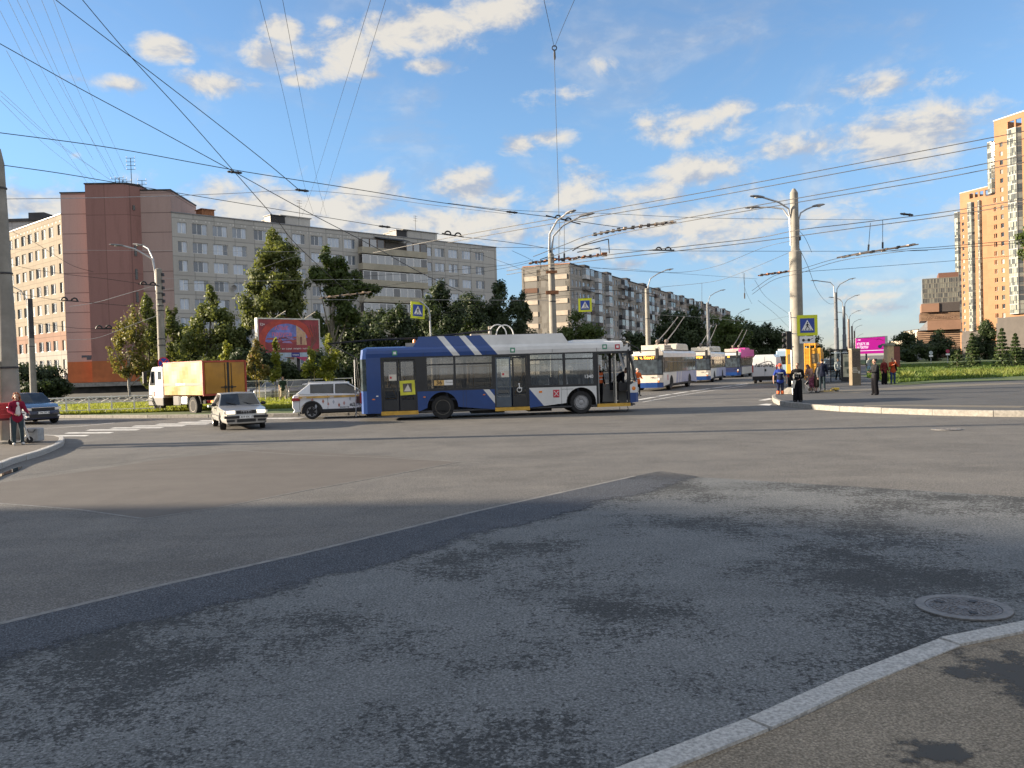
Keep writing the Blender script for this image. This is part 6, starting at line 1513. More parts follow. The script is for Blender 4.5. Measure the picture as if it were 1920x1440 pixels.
def person(label, loc, yaw, H=1.74, top=None, sleeve='long', bottom=None, style='trousers', shoes=(0.03,0.03,0.035), hair=None, hairstyle='short', pose=None, fem=False, bend=0.0, look=0.0, group=None, skin=SKIN, vox=.011):
    t = thing('person', label, 'person', loc, yaw, group); s = H/1.75; P = dict(
        eL=(.25,.02,1.14), wL=(.27,-.06,.90), eR=(-.25,.02,1.14), wR=(-.27,-.06,.90), kL=(.10,-.02,.50), aL=(.11,.02,.09), kR=(-.10,-.02,.50), aR=(-.11,.02,.09))
    P.update(pose or {})
    sh = .165 if fem else .185; hp = .095 if fem else .088
    cb, sb = math.cos(bend), math.sin(bend)
    def U(p):   # upper body: bend forward about the hips
        x, y, z = p; y2, z2 = y, z-.93
        return Vector((x, y2*cb - z2*sb, .93 + z2*cb + y2*sb)) * s
    def D(p): return Vector(p)*s
    b = MB(); cl, sl = math.cos(look), math.sin(look)
    hc = (0, -.015, 1.625)
    def Hd(x, y, z): return U((hc[0]+x*cl-y*sl, hc[1]+x*sl+y*cl, hc[2]+z))
    b.ball(Hd(0,.012,.025), (.074*s,.092*s,.095*s), 14, 10); b.ball(Hd(0,-.022,-.05), (.056*s,.062*s,.068*s), 12, 8)
    b.ball(Hd(0,-.05,-.088), (.028*s,.026*s,.022*s), 8, 6); b.cap(Hd(0,-.085,.01), .012*s, Hd(0,-.103,-.028), .017*s, 8)
    for e in (1,-1): b.ball(Hd(e*.076,.012,-.01), (.012*s,.022*s,.034*s), 6, 5)
    b.cap(U((0,.012,1.44)), .056*s, Hd(0,.015,-.05), .052*s)
    b.cap(U((-.08,0,1.36)), .105*s, U((.08,0,1.36)), .105*s); b.cap(U((0,.005,1.12)), .115*s, U((0,0,1.34)), .13*s); b.cap(D((-.05,0,.95)), .105*s, D((.05,0,.95)), .105*s); b.cap(D((0,0,.98)), .12*s, U((0,.005,1.14)), .112*s)
    for e, k in ((1,'L'),(-1,'R')):
        S0, E, Wt = U((e*sh,.01,1.40)), U(P['e'+k]), U(P['w'+k])
        b.cap(S0, .052*s, E, .040*s); b.cap(E, .040*s, Wt, .027*s)
        d = (Wt-E).normalized(); side = Vector((0,0,1)).cross(d); side = side.normalized() if side.length > .1 else Vector((0,1,0)); 
        fw = Vector((0,-1,0)) - d*Vector((0,-1,0)).dot(d); fw = fw.normalized() if fw.length > .1 else Vector((1,0,0))
        pc = Wt + d*.05*s
        for q in (-.022,-.007,.009,.024): b.cap(Wt+d*.012*s, .016*s, pc+fw*q*1.2*s+d*.03*s, .013*s, 6)
        inn = d.cross(fw)
        for q, ln in ((-.030,.055),(-.010,.072),(.010,.078),(.030,.066)):
            k0 = pc+fw*q*s+d*.032*s; k1 = k0+d*ln*.5*s+inn*.006*s*e; k2 = k1+d*ln*.42*s+inn*.02*s*e
            b.cap(k0, .0095*s, k1, .0088*s, 6); b.cap(k1, .0088*s, k2, .0075*s, 6)
        th = Wt+d*.02*s+fw*.022*s; b.cap(th, .012*s, th+fw*.028*s+d*.026*s, .010*s, 6); b.cap(th+fw*.028*s+d*.026*s, .010*s, th+fw*.034*s+d*.056*s, .008*s, 6)
        Hj, Kn, An = D((e*hp,0,.92)), D(P['k'+k]), D(P['a'+k])
        b.cap(Hj, .083*s, Kn, .055*s); b.cap(Kn, .055*s, Kn.lerp(An,.35)+Vector((0,.012,0))*s, .052*s); b.cap(Kn.lerp(An,.35)+Vector((0,.012,0))*s, .052*s, An, .034*s)
        b.cap(An+Vector((0,.02,-.05))*s, .036*s, An+Vector((e*.02,-.13,-.058))*s, .030*s)
    fuse(b, 'body', skin, t, vox*.8)
    # face
    f = MB()
    for e in (1,-1): f.ball(Hd(e*.030,-.079,.012), (.013*s,.008*s,.008*s), 6, 5)
    f.build('eye', [mat('eye_dark',(0.03,0.025,0.02),.3)], t, smooth='all')
    MB().ball(Hd(0,-.083,-.062), (.022*s,.008*s,.006*s), 8, 5).build('mouth', [mat('lips',(0.30,0.10,0.09),.5)], t, smooth='all')
    if hair is not None:
        h = MB(); hm = mat('hair_%d' % int(hair[0]*1000), hair, .7, var=.35, scale=18, bump=.5); rr = random.Random(9)
        if hairstyle == 'none': pass
        else:
            h.ball(Hd(0,.030,.046), (.083*s,.094*s,.085*s), 12, 8)
            if hairstyle == 'long': 
                h.cap(Hd(0,.06,.0), .078*s, Hd(0,.085,-.2), .07*s)
                for e in (1,-1): h.cap(Hd(e*.07,.03,.02), .034*s, Hd(e*.078,.01,-.2), .03*s)
            if hairstyle == 'curly':
                for k in range(80):
                    v = Vector((rr.gauss(0,1), rr.gauss(0,1), rr.gauss(0,1))).normalized()
                    if v.y < -.35 and v.z < .62: continue
                    h.ball(Hd(v.x*.088, .022+v.y*.088, .045+v.z*.080), rr.uniform(.022,.034)*s, 7, 5)
                for k in range(40):
                    a_ = rr.uniform(-.25, PI+.25); zz = rr.uniform(-.20,.02); r_ = .095+.03*(-zz/.2)
                    h.ball(Hd(r_*math.cos(a_), .02+r_*math.sin(a_)*.9, zz), rr.uniform(.026,.038)*s, 7, 5)
            if hairstyle == 'bun': h.ball(Hd(0,.10,.09), .045*s, 8, 6)
            fuse(h, 'hair', hm, t, .012)
    # clothes follow the body a little outside it
    if top is not None:
        c = MB(); g_ = .022
        c.cap(U((-.085,0,1.36)), (.105+g_)*s, U((.085,0,1.36)), (.105+g_)*s); c.cap(U((0,.005,1.10)), (.118+g_)*s, U((0,0,1.33)), (.13+g_)*s); c.cap(U((-.04,.0,.98)), (.112+g_)*s, U((.04,.0,.98)), (.112+g_)*s); c.cap(U((-.06,0,.90)), (.112+g_)*s, U((.06,0,.90)), (.112+g_)*s); c.cap(U((-.075,0,.84)), (.095+g_)*s, U((.075,0,.84)), (.095+g_)*s)
        c.cap(U((0,.02,1.45)), .075*s, U((0,.02,1.47)), .068*s)
        for e, k in ((1,'L'),(-1,'R')):
            S0, E, Wt = U((e*sh,.01,1.395)), U(P['e'+k]), U(P['w'+k])
            if sleeve == 'long': c.cap(S0, .072*s, E, .058*s); c.cap(E, .058*s, E.lerp(Wt,.95), .044*s)
            elif sleeve == 'short': c.cap(S0, .074*s, S0.lerp(E,.72), .066*s)
            else: c.cap(S0, .068*s, S0.lerp(E,.1), .06*s)
        fuse(c, 'top', cloth(*top), t, .015)
    if bottom is not None:
        c = MB(); c.cap(D((-.05,0,.96)), .122*s, D((.05,0,.96)), .122*s)
        for e, k in ((1,'L'),(-1,'R')):
            Hj, Kn, An = D((e*hp,0,.92)), D(P['k'+k]), D(P['a'+k])
            if style == 'trousers': c.cap(Hj, .104*s, Kn, .072*s); c.cap(Kn, .072*s, An+Vector((0,0,.0)), .058*s)
            elif style == 'wide': c.cap(Hj, .115*s, Kn, .105*s); c.cap(Kn, .105*s, An, .105*s)
            elif style == 'skirt': c.cap(Hj, .12*s, D((e*.06,0,.42)), .15*s)
            elif style == 'shorts': c.cap(Hj, .11*s, Hj.lerp(Kn,.85), .085*s)
        fuse(c, 'skirt' if style == 'skirt' else 'trousers', cloth(*bottom), t, .015)
    q = MB()
    for e, k in ((1,'L'),(-1,'R')):
        An = D(P['a'+k]); q.cap(An+Vector((0,.025,-.045))*s, .048*s, An+Vector((e*.02,-.14,-.052))*s, .040*s); q.cap(An+Vector((0,.02,-.03))*s, .048*s, An+Vector((0,.01,.03))*s, .046*s)
    fuse(q, 'shoes', mat('shoe_%d' % int(shoes[0]*1000), shoes, .6, var=.2), t, .013)
    return t, U, D, Hd, s
def P3(v): return (v.x, v.y, v.z)
def at_feet(px, py, z): p = g(px, py, z); return (p.x, p.y, z)

# woman with the courier backpack behind her kick scooter
zi = .148
wp_ = at_feet(30, 834.5, zi)
scx = Vector(wp_)
HW = 1.60
wt, U, D, Hd, s = person('red haired woman in a maroon jacket with a red backpack holding a kick scooter', (scx.x, scx.y+.12, zi), R(38), HW, top=('maroon',(0.22,0.018,0.045)), bottom=('dark_teal',(0.045,0.065,0.075)), shoes=(0.55,0.55,0.55), hair=(0.30,0.085,0.03), hairstyle='curly', fem=True, look=R(-12),
    pose=dict(eL=(.25,-.06,1.15), wL=(.30,-.30,1.07), eR=(-.24,-.04,1.16), wR=(-.10,-.30,1.04), kL=(.11,-.03,.5), aL=(.13,.03,.09), kR=(-.11,-.03,.5), aR=(-.12,.0,.09)), vox=.009)
c = MB(); 
c.cap(U((0,-.075,1.38)), .07*s, U((.0,-.09,1.04)), .085*s); fuse(c, 'white_shirt', cloth('white',(0.62,0.6,0.58)), wt, .013)
c = MB(); c.bx(-.215*s,-.203*s,-.03,.0,.15,.85); c.build('trouser_stripe', [cloth('white',(0.62,0.6,0.58))], wt); wt.children[-1].location = (.015,0,0)
c = MB(); c.cap(U((-.17,.0,1.30)), .083*s, U((-.20,.02,1.24)), .078*s); fuse(c, 'sleeve_patch', cloth('dark_plum',(0.09,0.015,0.03)), wt, .014)
MB().ball(U((-.262,-.01,1.27)), .028*s, 8, 6).build('sleeve_badge', [M_WHITE], wt)
# scooter: deck to the right in the picture
sc = thing('kick_scooter', 'white kick scooter with big wheels held by the red haired woman', 'scooter', (scx.x-.02, scx.y-.30, zi), R(-4))
p1_ = g(21,834,zi); p2_ = g(55.5,831,zi); Ls = (p2_-p1_).length; sc.location = (p1_.x, p1_.y, zi); sc.rotation_euler = (0,0,math.atan2(p2_.y-p1_.y, p2_.x-p1_.x))
SCW = mat('scooter_white',(0.58,0.58,0.57),.4,var=.08)
for xx, rr_ in ((0,.095),(Ls,.105)):
    w_ = MB().lathe([(rr_*.72,-.015),(rr_,-.012),(rr_,.012),(rr_*.72,.015)], axis='y', n=22).build('wheel', [M_TYRE], sc, loc=(xx,0,rr_), smooth=True)
    h = MB().lathe([(rr_*.74,-.01),(rr_*.74,.01),(rr_*.6,.01),(rr_*.6,-.01),(rr_*.74,-.01)], axis='y', n=22, caps=False)
    for k in range(5): a = 2*PI*k/5; h.tube([(0,0,0),(rr_*.65*math.cos(a),0,rr_*.65*math.sin(a))],.008,5)
    h.build('rim', [M_STEEL], w_)
MB().tube([(-.02,0,.13),(.12,0,.10),(.16,0,.075),(Ls-.26,0,.075)],.022,6).bx(.1,Ls-.22,-.055,.055,.075,.095).tube([(Ls-.26,0,.085),(Ls-.10,0,.22),(Ls-.09,0,.26)],.024,6).build('deck', [SCW], sc)
MB().tube([(Ls,.0,.105),(Ls-.04,0,.22),(Ls-.13,0,.55),(Ls-.19,0,.93)],.028,7).build('steering_column', [SCW], sc)
MB().tube([(Ls-.21,-.22,.95),(Ls-.19,0,.94),(Ls-.19,.22,.96)],.016,6).build('handlebar', [M_BLACK], sc)
b = g(62,822,zi+.25); bgm = mat('cooler_bag_grey',(0.33,0.34,0.35),.85,var=.15,scale=6,bump=.3)
bag = thing('delivery_bag', 'grey box shaped delivery bag standing behind the scooter front wheel', 'bag', (scx.x-.16, scx.y+1.0, zi), R(3))
MB().bx(-.12,.37,-.2,.2,.03,.45).build('bag_body', [bgm], bag, bevel=.03); MB().bx(-.125,-.02,-.206,.206,.05,.44).build('side_panel', [mat('bag_pale_panel',(0.60,0.57,0.46),.8)], bag, bevel=.02); MB().tube([(0.05,-.21,.42),(.1,-.24,.34),(.25,-.24,.34),(.3,-.21,.42)],.012,5).build('handle', [M_BLACK], bag)
bk = thing('courier_backpack', 'big red box backpack on the back of the red haired woman', 'backpack', (scx.x-.36, scx.y+.26, zi+.80), R(30))
RBK = mat('backpack_red',(0.42,0.035,0.04),.75,var=.14,scale=5,bump=.4)
MB().bx(-.25,.24,-.2,.2,0,.50).build('backpack_body', [RBK], bk, bevel=.04); MB().bx(-.255,.245,-.205,.205,-.04,.03).build('backpack_base', [mat('backpack_dark',(0.10,0.02,0.025),.8)], bk, bevel=.02)
MB().bx(-.18,.16,-.212,-.2,.14,.16).bx(-.18,.16,-.212,-.2,.30,.32).build('seam', [mat('backpack_seam',(0.60,0.10,0.10),.7)], bk)
MB().tube([(.22,-.10,.46),(.34,-.14,.50),(.40,-.12,.36)],.02,5).build('strap', [M_BLACK], bk)

# worker with the orange helmet
wk = at_feet(1463.5, 746.5, .0); w_, U, D, Hd, s = person('worker in navy dungarees and blue shirt with an orange helmet, standing by the kerb corner', wk, R(-8), 1.80, top=('royal_blue',(0.03,0.055,0.27)), sleeve='short', bottom=('navy_work',(0.018,0.022,0.045)), shoes=(0.05,0.05,0.055), hair=(0.03,0.02,0.015), look=R(-30), pose=dict(eL=(.30,.03,1.13), wL=(.31,-.05,.88), eR=(-.31,.03,1.13), wR=(-.34,-.05,.90)))
c = MB(); c.cap(U((-.055,-.02,1.26)), .128*s, U((.055,-.02,1.26)), .128*s); c.cap(U((-.055,-.01,1.0)), .132*s, U((.055,-.01,1.0)), .132*s); c.cap(U((0,-.02,1.0)),.14*s,U((0,-.02,1.24)),.135*s); fuse(c, 'dungaree_bib', cloth('navy_work',(0.018,0.022,0.045)), w_, .015)
MB().bx(-.13*s,.13*s,-.178*s,-.168*s,1.27*s,1.315*s).build('reflective_strip', [mat('reflective',(0.6,0.62,0.62),.4)], w_)
for e in (1,-1):
    MB().lathe([(.078,.0),(.085,.03),(.085,.13),(.078,.16)], (e*.10,-.0,.23), 'z', 14).build('ankle_band', [mat('hi_vis_orange',(0.65,0.13,0.03),.7,var=.1)], w_)
hm = MB(); hm.ball(Hd(0,.015,.055), (.105*s,.12*s,.10*s), 14, 10); hm.lathe([(.10*s,0),(.135*s,-.01),(.13*s,.012)], P3(Hd(0,-.01,.06)), 'z', 16); fuse(hm, 'helmet', mat('helmet_orange',(0.70,0.10,0.05),.35,var=.1,coat=.3), w_, .012)
# lad in the black hoodie
by = at_feet(1496, 753.5, ZP); w_, U, D, Hd, s = person('lad in a black printed hoodie and black trousers holding a white paper on the kerb', by, R(-20), 1.68, top=('black_hoodie',(0.012,0.012,0.014)), bottom=('black_trousers',(0.010,0.010,0.012)), style='wide', shoes=(0.02,0.02,0.02), hair=(0.09,0.05,0.03), look=R(-25), pose=dict(eR=(-.27,-.02,1.14), wR=(-.20,-.20,.97), eL=(.27,.02,1.14), wL=(.10,-.24,1.02)))
pr = MB(); pr.text('STARS', .10, (0.02,-.172*s,1.27*s)); pr.text('& C', .09, (0,-.172*s,1.15*s)); pr.build('hoodie_print', [M_WHITE], w_)
MB().ball(U((0,.09,1.44)), (.10*s,.06*s,.08*s), 10, 7).build('hood', [cloth('black_hoodie',(0.012,0.012,0.014))], w_, smooth='all')
pp = thing('paper_sheet', 'white paper sheet held by the lad in black', 'paper', (by[0]-.24, by[1]-.22, ZP+.62), R(-20)); MB().box((0,0,.16),(.13,.006,.36),rot=(.1,.25,0)).build('sheet', [M_PAPER], pp)
# group beside the pole
p_ = at_feet(1523.5, 736, ZP); w_, *_ = person('red haired person in pink top and flowered skirt stooping beside the lamp pole', p_, R(-60), 1.62, top=('pink_beige',(0.55,0.33,0.27)), sleeve='short', bottom=('flowered',(0.33,0.10,0.16),.8), style='skirt', shoes=(0.5,0.45,0.4), hair=(0.20,0.07,0.03), hairstyle='long', fem=True, bend=.55, pose=dict(eL=(.2,-.25,1.18), wL=(.12,-.42,1.05), eR=(-.2,-.25,1.18), wR=(-.1,-.42,1.0)))
p_ = at_feet(1531.5, 736.5, ZP); person('grey haired person in a grey jacket and dark skirt in the group by the pole', p_, R(75), 1.64, top=('grey_jacket',(0.12,0.125,0.135)), bottom=('dark_skirt',(0.035,0.03,0.025)), style='skirt', shoes=(0.05,0.04,0.04), hair=(0.42,0.36,0.30), fem=True, bend=.2)
p_ = at_feet(1542, 732, ZP); person('man in navy jacket and dark jeans behind the group by the pole', p_, R(160), 1.80, top=('navy_jacket',(0.018,0.022,0.042)), bottom=('dark_jeans',(0.03,0.045,0.055)), shoes=(0.02,0.02,0.02), hair=(0.02,0.015,0.012))
p_ = at_feet(1571.5, 713, ZP); person('person in a white shirt and black trousers walking past the bus shelter', p_, R(10), 1.74, top=('white_shirt',(0.62,0.63,0.66)), bottom=('black_trousers',(0.010,0.010,0.012)), hair=(0.25,0.2,0.16), pose=dict(kL=(.1,-.12,.5), aL=(.1,-.12,.09), aR=(-.1,.14,.12), eL=(.24,-.06,1.15), wL=(.12,-.25,1.1)))
# woman in black coat
p_ = at_feet(1641, 740.5, ZP); w_, U, D, Hd, s = person('woman in a grey padded jacket and wide black trousers facing left on the plaza', p_, R(-82), 1.74, top=('charcoal_puffer',(0.028,0.029,0.032)), bottom=('black_wide',(0.008,0.008,0.010)), style='wide', hair=(0.015,0.012,0.012), hairstyle='bun', fem=True, pose=dict(eL=(.22,-.08,1.14), wL=(.1,-.24,1.12), eR=(-.22,-.08,1.14), wR=(-.1,-.24,1.12)))
c = MB(); c.cap(U((0,.06,1.32)), .15*s, U((0,.05,.80)), .17*s); fuse(c, 'black_coat_back', cloth('black_trousers',(0.010,0.010,0.012)), w_, .016)
p_ = at_feet(1658.5, 721, ZP); person('fair haired woman in maroon top and long black trousers beside a companion', p_, R(15), 1.68, top=('maroon_top',(0.16,0.03,0.03)), bottom=('black_trousers',(0.010,0.010,0.012)), style='wide', hair=(0.36,0.20,0.09), hairstyle='long', fem=True)
p_ = at_feet(1674.5, 720.5, ZP); w_, U, D, Hd, s = person('person in red top and blue jeans lifting both hands to the face', p_, R(-5), 1.70, top=('brick_red',(0.40,0.075,0.03)), bottom=('blue_jeans',(0.035,0.06,0.15)), hair=(0.02,0.014,0.012), pose=dict(eL=(.27,-.15,1.2), wL=(.08,-.30,1.48), eR=(-.27,-.15,1.2), wR=(-.08,-.30,1.30)))
c = MB(); c.cap(U((.17,.06,1.36)), .09*s, U((.19,.08,.95)), .12*s); fuse(c, 'dark_cardigan', cloth('black_trousers',(0.010,0.010,0.012)), w_, .015)
p_ = at_feet(1629, 698.5, ZP); person('far off person in grey and pale blue between the kiosk and woman in black', p_, R(20), 1.66, top=('grey_green',(0.28,0.31,0.30)), bottom=('pale_blue',(0.25,0.38,0.5)), hair=(0.03,0.03,0.03), fem=True, pose=dict(kL=(.1,-.1,.5), aL=(.12,-.1,.09), aR=(-.1,.14,.12)))
# pedestrian by the parked cars
p_ = at_feet(531.5, 753, .13); person('person in a dark green top and pale trousers walking between the parked cars', p_, R(40), 1.72, top=('dark_green',(0.03,0.05,0.035)), sleeve='short', bottom=('pale_khaki',(0.45,0.38,0.28)), hair=(0.16,0.07,0.04), pose=dict(kL=(.1,-.16,.52), aL=(.1,-.2,.09), kR=(-.1,.05,.5), aR=(-.1,.26,.14)))
# crew in and around the broken trolleybus
HV = mat('hi_vis_orange',(0.65,0.13,0.03),.7,var=.1)
def onbus(px, dy, zf, lab, yaw, H, vest=True, **k):
    x = X(px, 740); w = Oq + Dq*x + Vector((-Dq.y, Dq.x))*dy
    t, U, D, Hd, s = person(lab, (w.x, w.y, zf), yaw, H, **k)
    if vest:
        c = MB(); c.cap(U((-.08,0,1.34)), .137*s, U((.08,0,1.34)), .137*s); c.cap(U((0,0,1.0)), .152*s, U((0,0,1.3)), .165*s); c.cap(U((-.05,0,.98)), .145*s, U((.05,0,.98)), .145*s); fuse(c, 'orange_vest', HV, t, .015)
        MB().lathe([(.168*s,0),(.168*s,.04)], P3(U((0,0,1.08))), 'z', 18, caps=False).lathe([(.178*s,0),(.178*s,.04)], P3(U((0,0,1.22))), 'z', 18, caps=False).build('reflective_strip', [mat('reflective',(0.6,0.62,0.62),.4)], t)
    return t
onbus(1131, .75, .36, 'person in an orange vest standing inside the open front doorway of the blue trolleybus', rzq+R(30), 1.70, top=('black_trousers',(0.010,0.010,0.012)), bottom=('black_trousers',(0.010,0.010,0.012)), hair=(0.05,0.03,0.02))
onbus(1164, .9, .36, 'person in black shirt leaning over the driver seat inside the blue trolleybus', rzq+R(80), 1.72, vest=False, top=('black_shirt',(0.012,0.013,0.018)), bottom=('stone_trousers',(0.28,0.26,0.22)), bend=.75, hair=(0.05,0.03,0.02), pose=dict(eL=(.2,-.2,1.18), wL=(.12,-.38,1.08), eR=(-.2,-.2,1.18), wR=(-.12,-.38,1.08)))
q = g(1197.5, 744); person_t = None
t_, U, D, Hd, s = person('person in orange vest outside, at the nose of the blue trolleybus', (q.x+.15, q.y+1.2, 0), R(30), 1.74, top=('orange_work',(0.60,0.13,0.035)), bottom=('black_trousers',(0.010,0.010,0.012)), hair=(0.55,0.5,0.45), pose=dict(eL=(.24,-.06,1.16), wL=(.14,-.28,1.1)))
MB().lathe([(.172*s,0),(.172*s,.04)], P3(U((0,0,1.08))), 'z', 18, caps=False).build('reflective_strip', [mat('reflective',(0.6,0.62,0.62),.4)], t_)

# scooters and pushchair near the group
q = g(1553, 735.5, ZP); ys = thing('yellow_scooter', 'yellow kick scooter lying on the plaza beside the group at the pole', 'scooter', (q.x, q.y, ZP), R(12))
YS = mat('scooter_yellow',(0.62,0.42,0.05),.5,var=.15)
for xx in (-.42,.50): 
    w_ = MB().lathe([(.06,-.02),(.11,-.02),(.115,0),(.11,.02),(.06,.02)], axis='z', n=18).build('wheel', [M_TYRE], ys, loc=(xx,0,.06)); MB().lathe([(.07,-.015),(.02,-.02),(.001,-.02)], axis='z', n=14, caps=False).lathe([(.07,.015),(.02,.025),(.001,.025)], axis='z', n=14, caps=False).build('rim', [YS], w_)
MB().box((0,0,.07),(.62,.12,.05)).tube([(-.42,0,.06),(-.25,0,.08)],.03,6).build('deck', [YS], ys, bevel=.015); MB().tube([(.50,0,.06),(.36,.02,.14),(.02,-.45,.20),(-.32,-.72,.16)],.03,7).build('steering_column', [YS], ys); MB().tube([(-.40,-.52,.18),(-.32,-.72,.18),(-.22,-.94,.16)],.02,6).build('handlebar', [M_BLACK], ys)
MB().bx(.25,.55,-.2,.12,.12,.24).build('front_basket', [YS], ys, bevel=.03)
q = g(1510, 735.5, ZP); pc = thing('pushchair', 'grey pushchair with pale wheels behind the lad in black', 'pushchair', (q.x, q.y, ZP), R(-20))
for xx in (-.28,.28):
    for yy in (-.22,.22): w_ = MB().lathe([(.10,-.02),(.13,-.018),(.13,.018),(.10,.02)], axis='y', n=18).build('wheel', [M_TYRE], pc, loc=(xx,yy,.13)); MB().lathe([(.10,-.015),(.10,.015),(.03,.02),(.001,.02)], axis='y', n=16, caps=False).build('rim', [M_WHITE], w_)
MB().tube([(-.28,-.22,.13),(.25,-.22,.75),(.36,-.22,1.02),(.36,.22,1.02),(.25,.22,.75),(-.28,.22,.13)],.015,6).tube([(.28,-.22,.13),(-.1,-.22,.6)],.015,6).tube([(.28,.22,.13),(-.1,.22,.6)],.015,6).build('frame', [M_STEEL], pc)
MB().prism([(-.22,.42),(.12,.40),(.26,.92),(.16,.94),(.05,.52),(-.22,.52)], -.2, .2, 'xz').build('seat', [cloth('dark_canvas',(0.03,0.03,0.04))], pc, bevel=.02)
# ---------------------------------------------------------------- poles, lamps, signs, shelters, fences
def lamp_arm(root, pts, r=.045, head_l=.62, m=None):
    """curved bracket ending in a flat lantern"""
    a = MB().tube(pts, r, 8).build('lamp_arm', [m or M_STEEL], root, smooth=True)
    p, q = Vector(pts[-1]), Vector(pts[-2]); d = (p-q).normalized(); d2 = Vector((d.x, d.y, d.z*.35)).normalized(); s = d2.cross(Vector((0,0,1))).normalized(); u = s.cross(d2)
    h = MB(); n = 8
    ring = []
    for f, w, t in ((-.08,.05,.05),(.1,.09,.07),(.45,.15,.075),(.85,.13,.05),(1.0,.06,.02)):
        c = p + d2*head_l*f; ring.append([c+s*w-u*.0, c+s*w*.7+u*t, c-s*w*.7+u*t, c-s*w, c-s*w*.7-u*t*.5, c+s*w*.7-u*t*.5])
    vs = [v for r_ in ring for v in r_]; fs = [(i*6+j, i*6+(j+1) % 6, (i+1)*6+(j+1) % 6, (i+1)*6+j) for i in range(4) for j in range(6)] + [tuple(range(6))[::-1], tuple(range(24,30))]
    h.add(vs, fs); lh = h.build('lamp_head', [mat('lantern_grey',(0.20,0.20,0.205),.5,.3)], a)
    c = p+d2*head_l*.5-u*.04; MB().ball(c, (.11,.11,.05), 8, 5).build('lamp_glass', [M_LAMP], lh)
    return a
def conc_pole(name, label, base, H, r0, r1, bands=(), m=None, group=None, tip=.25, cat='pole', step=None):
    t = thing(name, label, cat, base, 0, group)
    prof = [(r0*1.0,0),(r0+(r1-r0)*.5,H*.5),(r1,H-tip),(r1*.35,H)]
    if step: prof = [(r0,0),(r0*.97,step),(r1*1.08,step+.05),(r1,H-tip),(r1*.35,H)]
    MB().lathe(prof, n=20).build('shaft', [m or M_CONC], t, smooth=True, ang=30)
    for z in bands:
        rr_ = (r0+(r1-r0)*z/H)*1.03 + .008; MB().lathe([(rr_,-.03),(rr_+.012,-.02),(rr_+.012,.02),(rr_,.03)], (0,0,z), n=20).build('pole_band', [M_DARKM], t)
    return t
def base_at(px, Y, z=0): return (xy(px, Y), Y, z)
def hgt(px, py, Y): return at(px, py, Y).z
# far left big pole
B_ = base_at(17, 26.6, .148)
t = conc_pole('concrete_pole', 'massive concrete overhead line pole at the left edge behind the woman with the scooter', B_, hgt(2,279,26.6)-.148, .33, .13, (2.4, 5.4, 8.1), tip=.45)
MB().tube([(-.16,-.26,.1),(-.16,-.27,2.6)],.07,8).build('cable_pipe', [mat('pipe_sand',(0.42,0.36,0.26),.6,var=.15,dirt=.3)], t)
MB().lathe([(.5,0),(.5,.06),(.34,.1)], n=20).build('pole_foot', [M_CONC], t)
# lamp pole left behind the dark car
Yp = 76; B_ = base_at(62, Yp, 0); Hh = hgt(57,560,Yp)
t = conc_pole('lamp_pole', 'dark topped concrete lamp pole behind the dark blue hatchback on the left', B_, Hh, .30, .22, (5.2, Hh-.5), tip=.1, cat='street lamp')
MB().lathe([(.26,Hh-3.6),(.235,Hh)], n=16).build('dark_sleeve', [M_DARKM], t)
lamp_arm(t, [(-.24,0,Hh-1.0),(-.26,-.1,Hh-.1),(-.5,-.4,Hh+.7),(-1.1,-1,Hh+1.15),(-1.8,-1.7,Hh+1.3)])
# lamp pole behind the yellow truck
Yp = 53; B_ = base_at(305, Yp, 0); Hh = hgt(299,503,Yp)
t = conc_pole('lamp_pole', 'double armed concrete lamp pole in front of the rust red wall behind the yellow truck', B_, Hh, .25, .20, (4.1,4.5,6.3,6.6,7.0,7.4), tip=.06, cat='street lamp')
for dx, dz, dy in ((-2.45,1.45,-.3),(-1.35,1.55,.5)):
    lamp_arm(t, [(-.2,0,Hh-1.4),(-.22,0,Hh-.3),(-.35,dy*.2,Hh+.6),(dx*.55,dy*.7,Hh+dz*.85),(dx*.85,dy,Hh+dz)], .05, .8)
iz = MB(); 
for k in range(5): iz.bx(.2,.32,-.1,.1,Hh-.5-k*.42,Hh-.32-k*.42)
iz.build('insulator_bracket', [M_DARKM], t)
# no stopping sign below it
q = at(307,681,50); sg = thing('no_stopping_sign', 'round blue and red no stopping sign above the cab of the yellow truck', 'road sign', (q.x,q.y,0))
MB().tube([(0,.04,0),(0,.04,q.z+.35)],.035,8).build('post', [M_STEEL], sg)
sb = MB().lathe([(.001,-.012),(.36,-.012),(.36,.012),(.001,.012)], (0,0,q.z), 'y', 28, caps=False).build('sign_plate', [mat('sign_blue',(0.02,0.06,0.33),.4,var=.06)], sg)
r_ = MB().lathe([(.30,-.014),(.36,-.014),(.36,-.013)], (0,0,q.z), 'y', 28, caps=False)
for a in (PI/4,-PI/4): r_.box((0,-.0145,q.z),(.66,.003,.065),rot=(0,a,0))
r_.build('red_cross', [mat('sign_red',(0.50,0.02,0.02),.4,var=.06)], sb)

